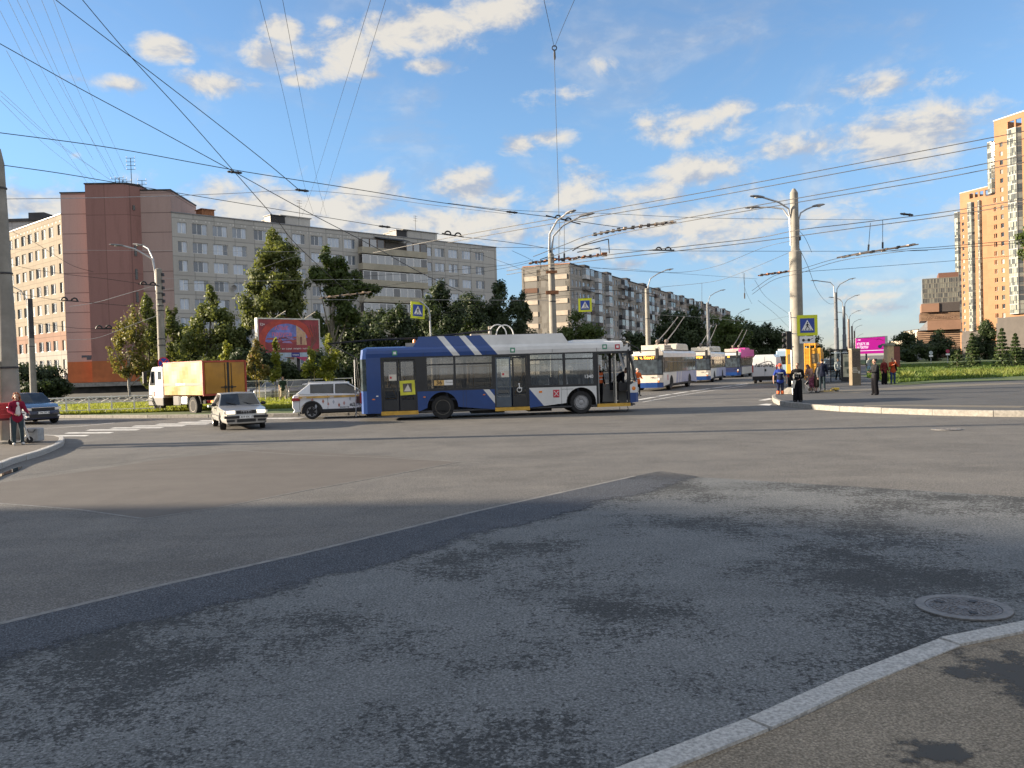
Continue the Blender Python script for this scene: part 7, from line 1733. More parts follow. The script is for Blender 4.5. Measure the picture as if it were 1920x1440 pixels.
# tall central pole carrying the switch frames
Yc = 46; B_ = base_at(1039, Yc, 0); Hc = hgt(1034,474,Yc)
t = conc_pole('overhead_line_pole', 'concrete pole with two curved lamp arms rising behind the roof of the blue trolleybus', B_, Hc, .235, .17, (3.2,5.6,7.4), tip=.08, cat='pole')
lamp_arm(t, [(-.08,0,Hc-1.2),(-.10,0,Hc+.2),(-.05,-.2,Hc+1.0),(.35,-.6,Hc+1.65),(.85,-1.0,Hc+1.95)], .05, .62)
lamp_arm(t, [(.08,0,Hc-1.2),(.06,0,Hc+.2),(.15,-.1,Hc+.9),(.7,-.2,Hc+1.45),(1.65,-.3,Hc+1.9)], .05, .8)
MB().tube([(.05,-.2,Hc-.3),(.5,-.25,Hc-.4),(.95,-.3,Hc-.3)],.03,6).tube([(-.1,0,Hc-.2),(-.6,0,Hc-.35),(-.62,0,Hc-.9)],.03,6).build('bracket', [M_DARKM], t)
MB().bx(-.35,.35,-.28,-.16,Hc-2.3,Hc-2.1).bx(-.3,.3,-.26,-.16,Hc-1.15,Hc-1.0).build('clamp', [M_RUST], t)
# lamp poles along the queue
for px, Yl, pyt, lab in ((1216.5,75,540,'sunlit concrete lamp pole standing behind the first queued trolleybus'),(1329.5,112,567,'grey lamp pole behind the second queued trolleybus'),(1383,150,597,'thin lamp pole rising from the trees behind the pink wrapped trolleybus')):
    Hl = hgt(px, pyt, Yl); t = conc_pole('lamp_pole', lab, base_at(px, Yl), Hl, .25, .19, (3.5,6), tip=.05, cat='street lamp', group='lamp poles along the trolleybus queue', m=None if Yl == 75 else mat('shaded_grey_pole',(0.22,0.23,0.24),.8,var=.2,dirt=.3))  # farther poles: shade put into a darker copy of the pole colour
    k_ = Yl/75; lamp_arm(t, [(.1,0,Hl-.9),(.12,0,Hl+.2),(.35,0,Hl+.85),(1.0,0,Hl+1.25),(1.75,0,Hl+1.55)], .05, .7)
# big pole on the right with three lamps
Yr = 44.5; B_ = base_at(1495.5, Yr, ZP); Hr = hgt(1486,354,Yr)-ZP
t = conc_pole('lamp_pole', 'big pale concrete lamp pole on the plaza corner beside the crossing sign', B_, Hr, .33, .205, (2.9,4.3,5.6,6.9), step=Hr-3.35, tip=.22, cat='street lamp')
lamp_arm(t, [(-.22,0,Hr-3.0),(-.22,-.02,Hr-1.6),(-.35,-.1,Hr-1.05),(-.9,-.2,Hr-.72),(-1.75,-.35,Hr-.48)], .05, .75)
lamp_arm(t, [(-.2,.1,Hr-2.6),(-.24,.12,Hr-1.5),(-.5,.3,Hr-1.0),(-1.1,.5,Hr-.85),(-1.7,.7,Hr-.80)], .045, .7)
lamp_arm(t, [(.22,0,Hr-2.5),(.22,0,Hr-1.65),(.32,-.05,Hr-1.3),(.62,-.1,Hr-1.12),(.95,-.15,Hr-1.0)], .04, .6)
MB().bx(.18,.28,-.12,.12,Hr-2.75,Hr-2.55).bx(.2,.3,-.12,.12,Hr-5.4,Hr-5.2).build('bracket', [M_DARKM], t)
MB().lathe([(.75,0),(.75,.04),(.34,.32)], (-.25,-.1,0), n=16).build('pole_foot', [M_CONC], t)
# signal head and crossing sign on a steel post in front of it
def crossing_faces(parent, cx, cz, S_, y=-.02, rx=Vector((1,0,0)), border=True):
    YB = mat('sign_yellow_border',(0.68,0.72,0.02),.45,var=.05); BL = mat('sign_blue',(0.02,0.06,0.33),.4,var=.06)
    h = S_/2; plate_ = MB().box((cx,y+.012,cz),(S_,.016,S_)).build('sign_plate', [YB], parent)
    MB().box((cx,y,cz-.01*S_),(S_*.70,.006,S_*.70)).build('blue_field', [BL], plate_)
    MB().prism([(cx-.29*S_,cz-.25*S_),(cx+.29*S_,cz-.25*S_),(cx,cz+.27*S_)], y-.007, y-.004, 'xz').build('white_triangle', [M_WHITE], plate_)
    w = MB(); k = S_; yy = y-.010
    def lb(a, b, r): w.tube([(cx+a[0]*k,yy,cz+a[1]*k),(cx+b[0]*k,yy,cz+b[1]*k)], r*k, 6)
    w.ball((cx+.01*k,yy,cz+.135*k),(.028*k,.006,.03*k),8,6); lb((.0,.09),(-.005,-.04),.032); lb((-.005,-.04),(.07,-.12),.018); lb((.07,-.12),(.10,-.20),.016); lb((-.01,-.04),(-.05,-.12),.018); lb((-.05,-.12),(-.10,-.20),.016); lb((.0,.08),(.07,.02),.013); lb((.07,.02),(.09,-.03),.011); lb((.0,.08),(-.06,.03),.013); lb((-.06,.03),(-.07,-.02),.011)
    for q in (-.2,-.08,.06,.18): w.bx(cx+(q-.035)*k,cx+(q+.035)*k,yy-.002,yy+.004,cz-.235*k,cz-.205*k)
    w.build('walker', [M_BLACK], plate_)
    return plate_
Ys = 43.2; q = at(1513.5,610,Ys); p0 = base_at(1485.5, Ys, ZP)
sg = thing('crossing_sign', 'large yellow bordered pedestrian crossing sign on a steel post beside the big right pole', 'road sign', (p0[0],Ys,ZP))
MB().tube([(0,0,0),(-.06,0,hgt(1484,585,Ys)-ZP)],.055,10).build('post', [M_STEEL], sg)
sz = 38.5*Ys/F
MB().bx(0,q.x-p0[0]+.2,.01,.03,q.z-ZP+.40,q.z-ZP+.44).bx(0,q.x-p0[0]+.2,.01,.03,q.z-ZP-.44,q.z-ZP-.40).build('bracket', [M_STEEL], sg)
o = crossing_faces(sg, q.x-p0[0], q.z-ZP, sz); 
q2 = at(1513.5,637,Ys); o2 = MB().box((q2.x-p0[0],-.008,q2.z-ZP),(.80,.016,.36)).build('blind_pedestrian_plate', [M_WHITE], sg)
gl_ = MB()
for dx in (-.2,.08): gl_.lathe([(.001,-.004),(.075,-.004),(.075,0),(.001,0)], (q2.x-p0[0]+dx,-.018,q2.z-ZP-.02), 'y', 16, caps=False)
gl_.tube([(q2.x-p0[0]-.13,-.02,q2.z-ZP-.02),(q2.x-p0[0]+.01,-.02,q2.z-ZP-.02)],.012,5).tube([(q2.x-p0[0]+.15,-.02,q2.z-ZP-.0),(q2.x-p0[0]+.32,-.02,q2.z-ZP+.09)],.012,5).build('glasses_symbol', [M_BLACK], o2)
qs = at(1479,640,Ys); sh_ = thing('traffic_signal', 'black traffic signal seen side on at the steel sign post left of the crossing sign', 'traffic light', (qs.x,Ys+.05,qs.z-.42))
MB().bx(-.14,.14,-.12,.12,0,.95).build('housing', [M_BLACK], sh_, bevel=.02); vz = MB()
for k in range(3): vz.tube([(-.14,0,.17+k*.3),(-.30,0,.19+k*.3)],.10,10)
vz.build('visor', [M_BLACK], sh_); MB().bx(.14,.25,-.03,.03,.1,.16).bx(.14,.25,-.03,.03,.78,.84).build('bracket', [M_DARKM], sh_)
# two more crossing signs over the road
Ya = 45; q = at(1097,572,Ya); sg = thing('crossing_sign', 'yellow bordered crossing sign hanging beside the central pole above the trolleybus roof', 'road sign', (q.x,Ya,q.z), R(-6)); crossing_faces(sg, 0, 0, 25*Ya/F)
MB().tube([(-.28,.02,.36),(-.28,.02,.46)],.015,5).tube([(.28,.02,.36),(.28,.02,.46)],.015,5).build('hanger', [M_DARKM], sg)
Yb = 52; q = at(783.5,582,Yb); b_ = xy(809,Yb); sg = thing('crossing_sign', 'narrow looking crossing sign on a thin curved post left behind the blue trolleybus', 'road sign', (b_,Yb,0), 0)
zt_ = hgt(806,586,Yb); MB().tube([(.05,0,0),(0,0,zt_-.2),(-.08,0,zt_+.25),(-.35,0,zt_+.55),(-.62,-.05,hgt(790,564,Yb))],.05,8).build('post', [M_STEEL], sg)
pl = crossing_faces(sg, 0, 0, 31*Yb/F); pl.location = (q.x-b_, -.1, q.z); pl.rotation_euler = (0, .06, R(40))

# lamp posts marching away on the right
for i, (px, pyt, Yl) in enumerate(((1569,551,104),(1584,574,131),(1592.5,598,172),(1598.5,611,215),(1603,620,262),(1608,634,335))):
    Hl = hgt(px, pyt, Yl); lab = ['nearest tall grey lamp post of the row behind the bus shelter','second grey lamp post of the row behind the bus shelter','third lamp post of the row, reddish, behind the kiosk','fourth lamp post of the row, thin, left of the pink billboard','fifth lamp post of the row, thin, beside the pink billboard','farthest tiny lamp post of the row above the pink billboard'][i]
    t = conc_pole('lamp_pole', lab, base_at(px, Yl, ZP if i == 0 else 0), Hl, .30, .21, (4,6.5) if i < 2 else (), step=Hl*.55, tip=.05, cat='street lamp', group='lamp posts along the right side of the avenue', m=mat('shaded_grey_blue_pole',(0.15,0.16,0.175),.8,var=.2,dirt=.3) if i in (0,1,5) else mat('brownish_pole',(0.17,0.13,0.11),.8,var=.2))  # grey-blue posts: their shade is put into the darker colour
    lamp_arm(t, [(.15,0,Hl-.7),(.2,0,Hl+.4),(.6,0,Hl+1.0),(1.7,0,Hl+1.55)], .06, .9); 
    if i == 0: lamp_arm(t, [(-.15,0,Hl-.7),(-.2,0,Hl+.8),(-.6,0,Hl+1.25),(-2.2,0,Hl+1.5)], .06, .9)
    if i in (1,2): lamp_arm(t, [(-.15,0,Hl-.7),(-.2,0,Hl+.6),(-.6,0,Hl+1.1),(-1.6,0,Hl+1.4)], .06, .8)

# billboards
def billboard(label, a, b, z0, z1, posts, mats_fn, name='billboard'):
    a, b = Vector(a), Vector(b); d = (b-a); L = d.length; d.normalize()
    t = thing(name, label, 'billboard', (a.x,a.y,0), math.atan2(d.y,d.x))
    MB().bx(0,L,0,.35,z0,z1).build('panel', [mat('billboard_back',(0.10,0.11,0.12),.7)], t)
    fr_ = MB().bx(-.12,0.0,-.06,.40,z0-.1,z1+.12).bx(L,L+.12,-.06,.40,z0-.1,z1+.12).bx(0,L,-.06,.4,z1,z1+.12); fr_.build('frame', [mat('billboard_frame',(0.55,0.55,0.50),.5,var=.1)], t)
    for x in posts: MB().tube([(x,.55,0),(x,.55,z1-.3)],.16,10).build('post', [M_DARKM if name != 'pink' else M_STEEL], t)
    mats_fn(t, L, z0, z1); return t
def art1(t, L, z0, z1):
    W_, H_ = L, z1-z0; y = -.012
    p = MB().bx(0,W_,y,0,z0+.42,z1).build('poster', [mat('poster_crimson',(0.27,0.035,0.045),.5,var=.3,scale=.8)], t)
    m = MB(); cx, cz, r = W_*.46, z0+.42+(H_-.42)*.30, H_*.62
    def arc(r0, r1, mt, a0, a1, yy, sx=1.0):
        n = 26; P = [(cx+sx*r1*math.cos(a0+(a1-a0)*k/n), yy, cz+r1*.95*math.sin(a0+(a1-a0)*k/n)) for k in range(n+1)]; Q = [(cx+sx*r0*math.cos(a0+(a1-a0)*k/n), yy, cz+r0*.95*math.sin(a0+(a1-a0)*k/n)) for k in range(n+1)]
        for k in range(n): m.poly([P[k],P[k+1],Q[k+1],Q[k]], mt)
    arc(r*.86, r*1.12, 0, R(15), R(200), y-.004, 1.2); m.poly([(cx+1.2*r*.86*math.cos(R(a)), y-.006, cz+.95*r*.86*math.sin(R(a))) for a in range(15,181,9)]+[(cx-r*.9,y-.006,cz)], 1)
    rr = random.Random(6)
    for k in range(9):    # sea, hills, ruins: plain bands of colour
        xx = cx-r*.8+rr.uniform(0,1.6)*r; zz = cz+rr.uniform(-.1,.25)*r; m.prism([(xx-.5,zz),(xx+.6,zz-.05),(xx+.35,zz+.18),(xx-.3,zz+.14)], y-.010, y-.008, 'xz', 2 if k % 2 else 3)
    m.prism([(cx+r*.45,cz-.1*r),(cx+r*.95,cz-.1*r),(cx+r*.9,cz+.42*r),(cx+r*.45,cz+.75*r)], y-.012, y-.010, 'xz', 4); m.prism([(cx+r*.62,cz-.08*r),(cx+r*.72,cz-.08*r),(cx+r*.72,cz+.25*r),(cx+r*.62,cz+.25*r)], y-.014, y-.012, 'xz', 5)
    for k in range(5): a = rr.uniform(20,70); m.tube([(cx+r*1.15,y-.01,cz-.3*r),(cx+r*1.2+.2*k,y-.01,cz+.3*r),(cx+r*1.0+.35*k,y-.01,cz+.75*r+.1*(k%2))],.035,5,5)
    m.prism([(cx-r*.6,cz-.35*r),(cx+r*.35,cz-.55*r),(cx+r*.3,cz-.75*r),(cx-r*.5,cz-.55*r)], y-.010, y-.008, 'xz', 5); m.prism([(cx+r*.3,cz-.6*r),(cx+r*1.0,cz-.5*r),(cx+r*.9,cz-.85*r)], y-.009, y-.007, 'xz', 6)
    m.build('picture', [mat('art_red',(0.42,0.05,0.03),.5,var=.2,scale=2), mat('art_sky',(0.16,0.19,0.50),.5,var=.35,scale=1.2), mat('art_lilac',(0.30,0.20,0.40),.5,var=.2), mat('art_brick',(0.36,0.07,0.06),.5,var=.2), mat('art_sand',(0.52,0.33,0.20),.5,var=.2), mat('art_brown',(0.20,0.08,0.06),.5,var=.2), mat('art_rose',(0.45,0.05,0.14),.5,var=.2)], p)
    x = MB(); x.text('АЛЫЕ', .50, (cx-.25*r,y-.016,cz+.62*r), bold=.012); x.text('паруса', .62, (cx-.25*r,y-.016,cz+.36*r), bold=.012); x.build('title_lettering', [mat('title_pink',(0.62,0.16,0.26),.5)], p)
    x = MB(); x.text('12+', .34, (W_*.065,y-.016,z1-.5), bold=.004); x.text('мюзикл  на  сцене  летнего  театра', .23, (W_*.52,y-.016,z0+.78)); x.build('small_lettering', [M_WHITE], p)
    MB().bx(0,W_,-.03,.3,z0-.02,z0+.40).build('bottom_strip', [mat('strip_pale',(0.36,0.45,0.55),.5,var=.12)], t); o = MB().bx(W_*.52,W_*.66,-.04,-.03,z0-.02,z0+.40).bx(.02,W_*.16,-.04,-.03,z0+.0,z0+.36).build('logo_plate', [mat('sign_blue_deep',(0.02,0.03,0.22),.5)], t)
    MB().text('медиа', .22, (W_*.59,-.045,z0+.19)).build('lettering', [M_WHITE], o)
    a = MB()
    for xx in (W_*.25, W_*.75): a.tube([(xx-1.1,-.9,z1+.55),(xx-.1,.1,z1+.12),(xx+.15,.1,z1+.12),(xx+.9,-.7,z1+.75)],.035,5)
    a.build('light_bracket', [mat('bracket_pale',(0.55,0.5,0.40),.5)], t)
Y1b, Y2b = 77.5, 82.0
billboard('red theatre billboard with an arch picture in front of the grey block behind the saplings', (xy(487,Y1b),Y1b), (xy(600,Y2b),Y2b), hgt(484,670,Y1b), hgt(484,598,Y1b), (2.0,4.4), art1)
def art2(t, L, z0, z1):
    p = MB().bx(0,L,-.02,0,z0,z1).build('poster', [emit('magenta_added_glow',(0.75,0.012,0.34),.18)], t)  # glow added to poster and lettering to lift them out of the shade
    x = MB(); x.text('КЭШБЭК 10%', .74, (.5,-.03,z0+1.95), align='LEFT', bold=.02); x.text('НА ПОКУПКИ', .66, (.5,-.03,z0+1.25), align='LEFT', bold=.02); x.text('— банк', .42, (.5,-.03,z1-.32), align='LEFT', bold=.01); x.bx(.7,L-.3,-.03,-.02,z0+.55,z0+.66); x.build('lettering', [emit('white_added_glow',(0.9,0.85,0.88),.30)], p)
    MB().ball((L*.83,-.03,z0+1.3),(.75,.02,.35),10,6).ball((L*.90,-.03,z0+1.6),(.4,.02,.2),10,6).build('picture', [mat('ad_dark_teal',(0.04,0.13,0.14),.5)], p)
    MB().tube([(L*.72,-.03,z1-.6),(L*.8,-.03,z1-.3),(L*.95,-.03,z1-.8)],.05,5).build('doodle', [mat('ad_red',(0.6,0.03,0.12),.5)], p)
Y3 = 170
billboard('bright magenta billboard with white lettering on a single post above the plaza', (xy(1605,Y3),Y3), (xy(1660.5,Y3-11),Y3-11), hgt(1632,663,Y3), hgt(1632,634,Y3), (3.0,), art2, name='billboard')
# bus shelter, poster case, kiosk pillar
Ysh = 62; xs0 = xy(1566,Ysh); sh = thing('bus_shelter', 'bus shelter with a lit poster case and dark flat roof beside the brown kiosk pillar', 'bus shelter', (xs0,Ysh,ZP))
Wsh = xy(1602,Ysh)-xs0; zr = hgt(1585,657,Ysh)-ZP
MB().bx(-.1,Wsh+.1,-.6,1.2,zr,zr+.10).build('roof', [M_BLACK], sh); MB().bx(0,.06,1.0,1.06,0,zr).bx(Wsh-.06,Wsh,1.0,1.06,0,zr).bx(Wsh-.06,Wsh,-.3,-.24,0,zr).build('frame', [M_DARKM], sh)
MB().bx(.06,Wsh-.06,1.02,1.04,.3,zr-.1).build('pane', [glass_thin('shelter_glass',(0.75,0.8,0.8),.12)], sh)
xa = xy(1575,Ysh)-xs0; xb = xy(1596,Ysh)-xs0; zb_ = .02; zt_ = hgt(1585,662,Ysh)-ZP
cs_ = MB().bx(xa-.05,xb+.05,-.42,-.25,zb_,zt_).build('poster_case', [M_BLACK], sh); MB().bx(xa+.04,xb-.04,-.435,-.42,.36,zt_-.08).build('poster', [mat('poster_sand',(0.52,0.50,0.36),.4,var=.2,scale=2.5,coat=.4)], cs_)
pm = MB(); pm.text('АФИША', .16, ((xa+xb)/2,-.44,zt_-.25)); pm.bx(xa+.15,xb-.15,-.44,-.436,1.1,1.5).bx(xa+.3,xb-.3,-.44,-.436,.6,.95).build('poster_print', [mat('print_green',(0.14,0.17,0.13),.6,var=.3)], cs_)
Yk = 53.5; xk0, xk1 = xy(1597,Yk), xy(1613.5,Yk); kz = hgt(1605,655,Yk)-ZP
kp = thing('information_pillar', 'brown rectangular kiosk pillar with notices beside the bus shelter', 'kiosk', (xk0,Yk,ZP)); Wk = xk1-xk0
MB().bx(0,Wk,0,.5,0,kz).build('pillar', [mat('kiosk_brown',(0.17,0.135,0.09),.7,var=.15,dirt=.2)], kp, bevel=.015); MB().bx(.05,Wk-.05,-.01,0,kz*.52,kz-.12).build('map_panel', [mat('map_brown',(0.10,0.075,0.06),.6,var=.5,scale=14)], kp)
nt_ = MB()
for k, (a, b) in enumerate(((.08,.32),(.06,.38),(.1,.3),(.06,.26))): nt_.bx(Wk*a/.45*.45,Wk*(b+.3),-.012,-.002,kz*.36+k*.09,kz*.36+k*.09+.04)
nt_.bx(Wk*.7,Wk*.88,-.012,-.002,kz*.33,kz*.40); nt_.build('notice', [M_PAPER], kp)
MB().bx(-.02,Wk+.02,-.02,.52,kz,kz+.06).build('cap', [mat('kiosk_cap',(0.28,0.27,0.2),.7)], kp)
kq = thing('poster_frame', 'dark edged narrow poster frame standing right behind the brown kiosk pillar', 'sign', (xk1+.08,Yk+.7,ZP)); MB().bx(0,.16,0,1.3,0,kz-.1).build('frame', [M_BLACK], kq); MB().bx(-.004,.06,-.012,0,.9,kz-.15).build('pale_edge', [M_PAPER], kq)
# yellow brick post board right of the walkers
Yy = 120; q = at(1670,640,Yy); yb_ = thing('advertising_column', 'sunlit beige advertising column behind the pair by the lawn', 'column', (xy(1664,Yy),Yy,ZP)); wy = xy(1676,Yy)-xy(1664,Yy)
MB().bx(0,wy,0,1.2,0,hgt(1670,648,Yy)-ZP).build('column_body', [mat('column_beige',(0.55,0.40,0.22),.7,var=.15)], yb_); MB().bx(wy,wy+.9,.05,1.2,0,hgt(1670,648,Yy)-.35).build('side_face', [mat('column_rust',(0.22,0.07,0.05),.7)], yb_); MB().bx(-.2,wy+.1,-.15,1.2,hgt(1670,648,Yy)-ZP,hgt(1670,645,Yy)-ZP+.1).build('cap', [mat('kiosk_cap',(0.28,0.27,0.2),.7)], yb_)
# small round signs on the lawn
for px, py, Yl, lab, c_ in ((1745.5,661.5,150,'small pale round sign on a post on the right lawn',(0.50,0.55,0.55)),(1777,658.5,150,'small red rimmed round sign among the conifers on the right lawn',(0.42,0.03,0.08))):
    q = at(px,py,Yl); s_ = thing('round_sign', lab, 'road sign', (q.x,Yl,ZP)); MB().tube([(0,.06,0),(0,.06,q.z-ZP+.1)],.05,6).build('post', [M_STEEL], s_)
    o = MB().lathe([(.001,-.02),(.34,-.02),(.34,.02)],(0,0,q.z-ZP),'y',18,caps=False).build('sign_plate', [mat('round_%d' % px, c_, .5)], s_); MB().bx(-.035,.035,-.03,-.022,q.z-ZP-.16,q.z-ZP+.14).build('symbol', [mat('symbol_blue',(0.02,0.04,0.18),.5)], o)
    MB().bx(-.36,.36,-.02,.0,q.z-ZP-.72,q.z-ZP-.42).build('lower_plate', [M_WHITE], s_)
# thin pole with a flat foot standing behind the trolleybus tail
q = g(668,783.5); tp_ = thing('warning_stand', 'thin steel rod on a flat cross foot standing behind the trolleybus tail', 'stand', (q.x,q.y,0)); MB().bx(-.42,.36,-.05,.05,.004,.035).bx(-.05,.05,-.35,.35,.004,.03).build('foot', [M_BLACK], tp_); MB().tube([(0,0,.03),(0,0,2.6)],.022,6).build('rod', [M_STEEL], tp_); MB().tube([(-.1,0,.03),(.02,0,.3)],.015,5).tube([(.25,0,.03),(.02,0,.25)],.015,5).build('brace', [M_DARKM], tp_)

# low white fence along the left lawn
FW = mat('fence_white',(0.78,0.76,0.70),.6,var=.08,dirt=.15)
fa = g(-30,783.5); fa = Vector((fa.x-3, 46.6)); fb = Vector((xy(292,47.4),47.4)); d = fb-fa; Lf = d.length
fe = thing('low_fence', 'low white metal fence with crossed bars along the left lawn', 'fence', (fa.x,fa.y,.13), math.atan2(d.y,d.x)); n = int(Lf/1.18); st_ = Lf/n
MB().tube([(0,0,.92),(Lf,0,.92)],.038,6).tube([(0,0,.62),(Lf,0,.62)],.026,5).tube([(0,0,.20),(Lf,0,.20)],.030,6).build('rail', [FW], fe)
for k in range(n+1): MB().bx(k*st_-.035,k*st_+.035,-.035,.035,0,.98).build('post', [FW], fe)
xb_ = MB()
for k in range(n):
    for j in range(2): a = k*st_+j*st_/2; b = a+st_/2; xb_.tube([(a,0,.62),(b,0,.92)],.018,4); xb_.tube([(a,0,.92),(b,0,.62)],.018,4)
xb_.build('crossed_bars', [FW], fe)
# garden rail fence behind the saplings
fa = Vector((xy(455,59),59)); fb = Vector((xy(660,60),60)); d = fb-fa; Lf = d.length; fr2 = thing('rail_fence', 'pale horizontal rail fence in front of the parked cars behind the saplings', 'fence', (fa.x,fa.y,.13), math.atan2(d.y,d.x))
MB().tube([(0,0,.5),(Lf,0,.5)],.02,5).tube([(0,0,1.0),(Lf,0,1.0)],.02,5).tube([(0,0,1.45),(Lf,0,1.45)],.03,5).build('rail', [FW], fr2)
for k in range(6): MB().tube([(k*Lf/5,0,0),(k*Lf/5,0,1.5)],.03,6).build('post', [M_STEEL], fr2)

# ---------------------------------------------------------------- overhead wires: every wire hangs at a real height
def wpts(px_pts, z=None, Y=None):
    out = []
    for i, (px, py) in enumerate(px_pts):
        if z is not None:
            zz = z if isinstance(z, (int, float)) else z[i]; out.append(g(px, py, zz))
        else:
            out.append(at(px, py, Y if isinstance(Y, (int,float)) else Y[i]))
    return out
def smooth_line(P, n=8):
    P = [Vector(p) for p in P]
    if len(P) == 2: return [P[0].lerp(P[1], k/n) for k in range(n+1)]
    Q = [P[0]*2-P[1]] + P + [P[-1]*2-P[-2]]; out = []
    for i in range(1, len(Q)-2):
        a, b, c, d = Q[i-1:i+3]
        for j in range(n): t = j/n; out.append(0.5*((2*b)+(c-a)*t+(2*a-5*b+4*c-d)*t*t+(3*b-a-3*c+d)*t**3))
    return out + [P[-1]]
def wire(label, P, r=.013, m=None, group='overhead wires over the junction'):
    Q = smooth_line(P); o = Q[0]; mb = MB(); mb.tube([q-o for q in Q], [max(.004, min(r*.8, .00043*(q-CAM).length)) for q in Q], 5)
    w = mb.build('overhead_wire', [m or M_WIRE]); w.location = o; return tag(w, label, 'wire', group)
GW = 'trolley wires over the junction'; GS = 'span wires between the poles'; GT = 'thin aerial cables to the rooftops'
wire('black wire from the left edge down past the grey block to the central switch', wpts([(-60,50),(0,82),(150,166),(300,246),(437,321),(585,402),(702,463),(790,512),(868,548)], z=[6.9,6.8,6.6,6.4,6.2,6.0,5.9,5.85,5.8]), .018, group=GW)
wire('black wire from the top left corner ending at the joint over the grey block', wpts([(60,-38),(105,0),(265,122),(400,226),(500,305),(562,357)], z=[8.6,8.5,8.1,7.6,7.2,6.9]), .019, group=GW)
wire('steep black wire crossing the other top left wire before the poplar', wpts([(120,-45),(155,0),(245,106),(345,215),(442,325),(520,414),(580,482),(700,590)], z=[8.2,8.1,7.7,7.2,6.8,6.5,6.3,5.9]), .017, group=GW)
wire('long span wire from the left edge dipping gently to the central arms', wpts([(-40,245),(0,249),(220,279),(435,318),(650,352),(800,376),(960,398),(1040,408),(1110,419),(1190,430)], Y=[27,28,32,37,41,43,45,46,46.5,47]), .022, group=GS)
wire('lower long span wire from the left pole across the rust wall roof to the centre', wpts([(8,310),(120,326),(250,348),(480,386),(720,425),(840,441),(960,455),(1040,468)], Y=[26.6,30,34,40,44,46,48,50]), .018, group=GS)
wire('pale span wire from the left pole over the rust corner roof', wpts([(12,373),(170,371),(325,367),(450,362),(562,357),(680,366),(800,383),(960,402)], Y=[26.6,29,32,35,38,41,43,46]), .014, M_STEEL, group=GS)
for lab, z, pts in (('upper trolley wire of the high pair crossing the sky to the towers', 6.2, [(2010,226),(1920,246),(1760,277),(1530,321),(1300,364),(1075,404),(960,424),(840,446),(700,474)]),
                    ('lower trolley wire of the high pair crossing the sky to the towers', 6.2, [(2010,241),(1920,260),(1760,291),(1592,321),(1300,375),(1075,413),(960,433),(840,455)]),
                    ('upper trolley wire of the middle pair passing the big right pole top', 5.9, [(2010,275),(1920,292),(1760,324),(1600,353),(1420,385),(1240,417),(1111,440),(1060,458),(1000,481)]),
                    ('lower trolley wire of the middle pair passing the big right pole top', 5.9, [(2010,288),(1920,304),(1760,335),(1600,362),(1420,392),(1270,418),(1143,442),(1075,466),(1020,487)]),
                    ('upper trolley wire of the flat pair behind the big right pole', 5.7, [(2010,360),(1920,374),(1760,399),(1600,419),(1499,431),(1420,446),(1300,460),(1132,479),(1040,494),(950,508)]),
                    ('lower trolley wire of the flat pair behind the big right pole', 5.7, [(2010,368),(1920,382),(1760,407),(1600,428),(1420,453),(1300,467),(1108,489),(1040,500),(950,515)])):
    wire(lab, wpts(pts, z=z), .015, group=GW)
wire('level span wire from the central lamp arms to the hangers right of the big pole', wpts([(840,381),(960,394),(1130,400),(1300,408),(1480,411),(1640,412)], Y=47), .014, group=GS)
wire('lower level span wire from the central pole past the big right pole', wpts([(880,466),(960,464),(1125,467),(1230,470),(1430,471),(1626,471),(1740,470)], Y=50), .016, group=GS)
wire('rising span wire right of the big pole under the trolley wires', wpts([(1501,510),(1600,503),(1760,491),(1920,478),(2000,472)], Y=46), .014, group=GS)
for k, lab in enumerate(('upper wire from the switch at the big pole to the right edge', 'lower wire from the switch at the big pole to the right edge')):
    d = k*7; wire(lab, wpts([(2000,438+d),(1920,449+d*.8),(1760,449+14+d*.6),(1690,468+d*.5),(1577,483+d*.8),(1500,505+d),(1450,518+d),(1410,545+d)], z=[5.8]*8), .013, group=GW)
wire('sagging feeder from the big pole towards the second block roof', wpts([(1481,452),(1429,465),(1343,499),(1267,511),(1160,506),(1075,500),(980,515)], Y=[44.5,46,50,52,51,49,47]), .014, group=GS)
wire('second sagging feeder below the first from the big pole', wpts([(1481,473),(1393,510),(1336,528),(1243,538),(1180,545),(1060,540)], Y=[44.5,48,50,52,52,50]), .013, group=GS)
wire('cable looping from the big pole down to the nearest lamp post of the row', wpts([(1497,462),(1515,500),(1530,540),(1545,562),(1558,570),(1568,566)], Y=[44.6,55,68,80,92,103]), .018, group=GS)
wire('short slack cable behind the big pole', wpts([(1499,433),(1510,447),(1522,473)], Y=[44.7,46,48]), .014, group=GS)
for k, (a, b, c_) in enumerate((((1415,525),(1440,560),(1495,600)),((1421,563),(1455,590),(1480,615)),((1393,510),(1398,545),(1410,570)))):
    wire(['thin wire dropping right of the far trees','lower thin wire dropping behind the steel sign post','hanging dropper below the sagging feeder'][k], wpts([a,b,c_], Y=[60,75,95]), .014, group=GS)
for k, (p, q_) in enumerate((((0,20),(182,345)),((15,0),(175,300)),((32,0),(215,332)),((50,0),(212,338)),((78,0),(222,330)),((100,0),(235,318)),((0,170),(210,340)),((0,188),(180,345)),((12,95),(165,345)),((2,180),(205,336)))):
    wire('hair thin rooftop cable number %s from the left edge to the rust block aerials' % ['one','two','three','four','five','six','seven','eight','nine','ten'][k] if False else 'hair thin cable fanning from the top left to the rust block aerials', [at(p[0],p[1],60), at((p[0]*.5+q_[0]*.5),(p[1]*.48+q_[1]*.52)+6,90), at(q_[0],q_[1],119)], .018, M_STEEL, group=GT)
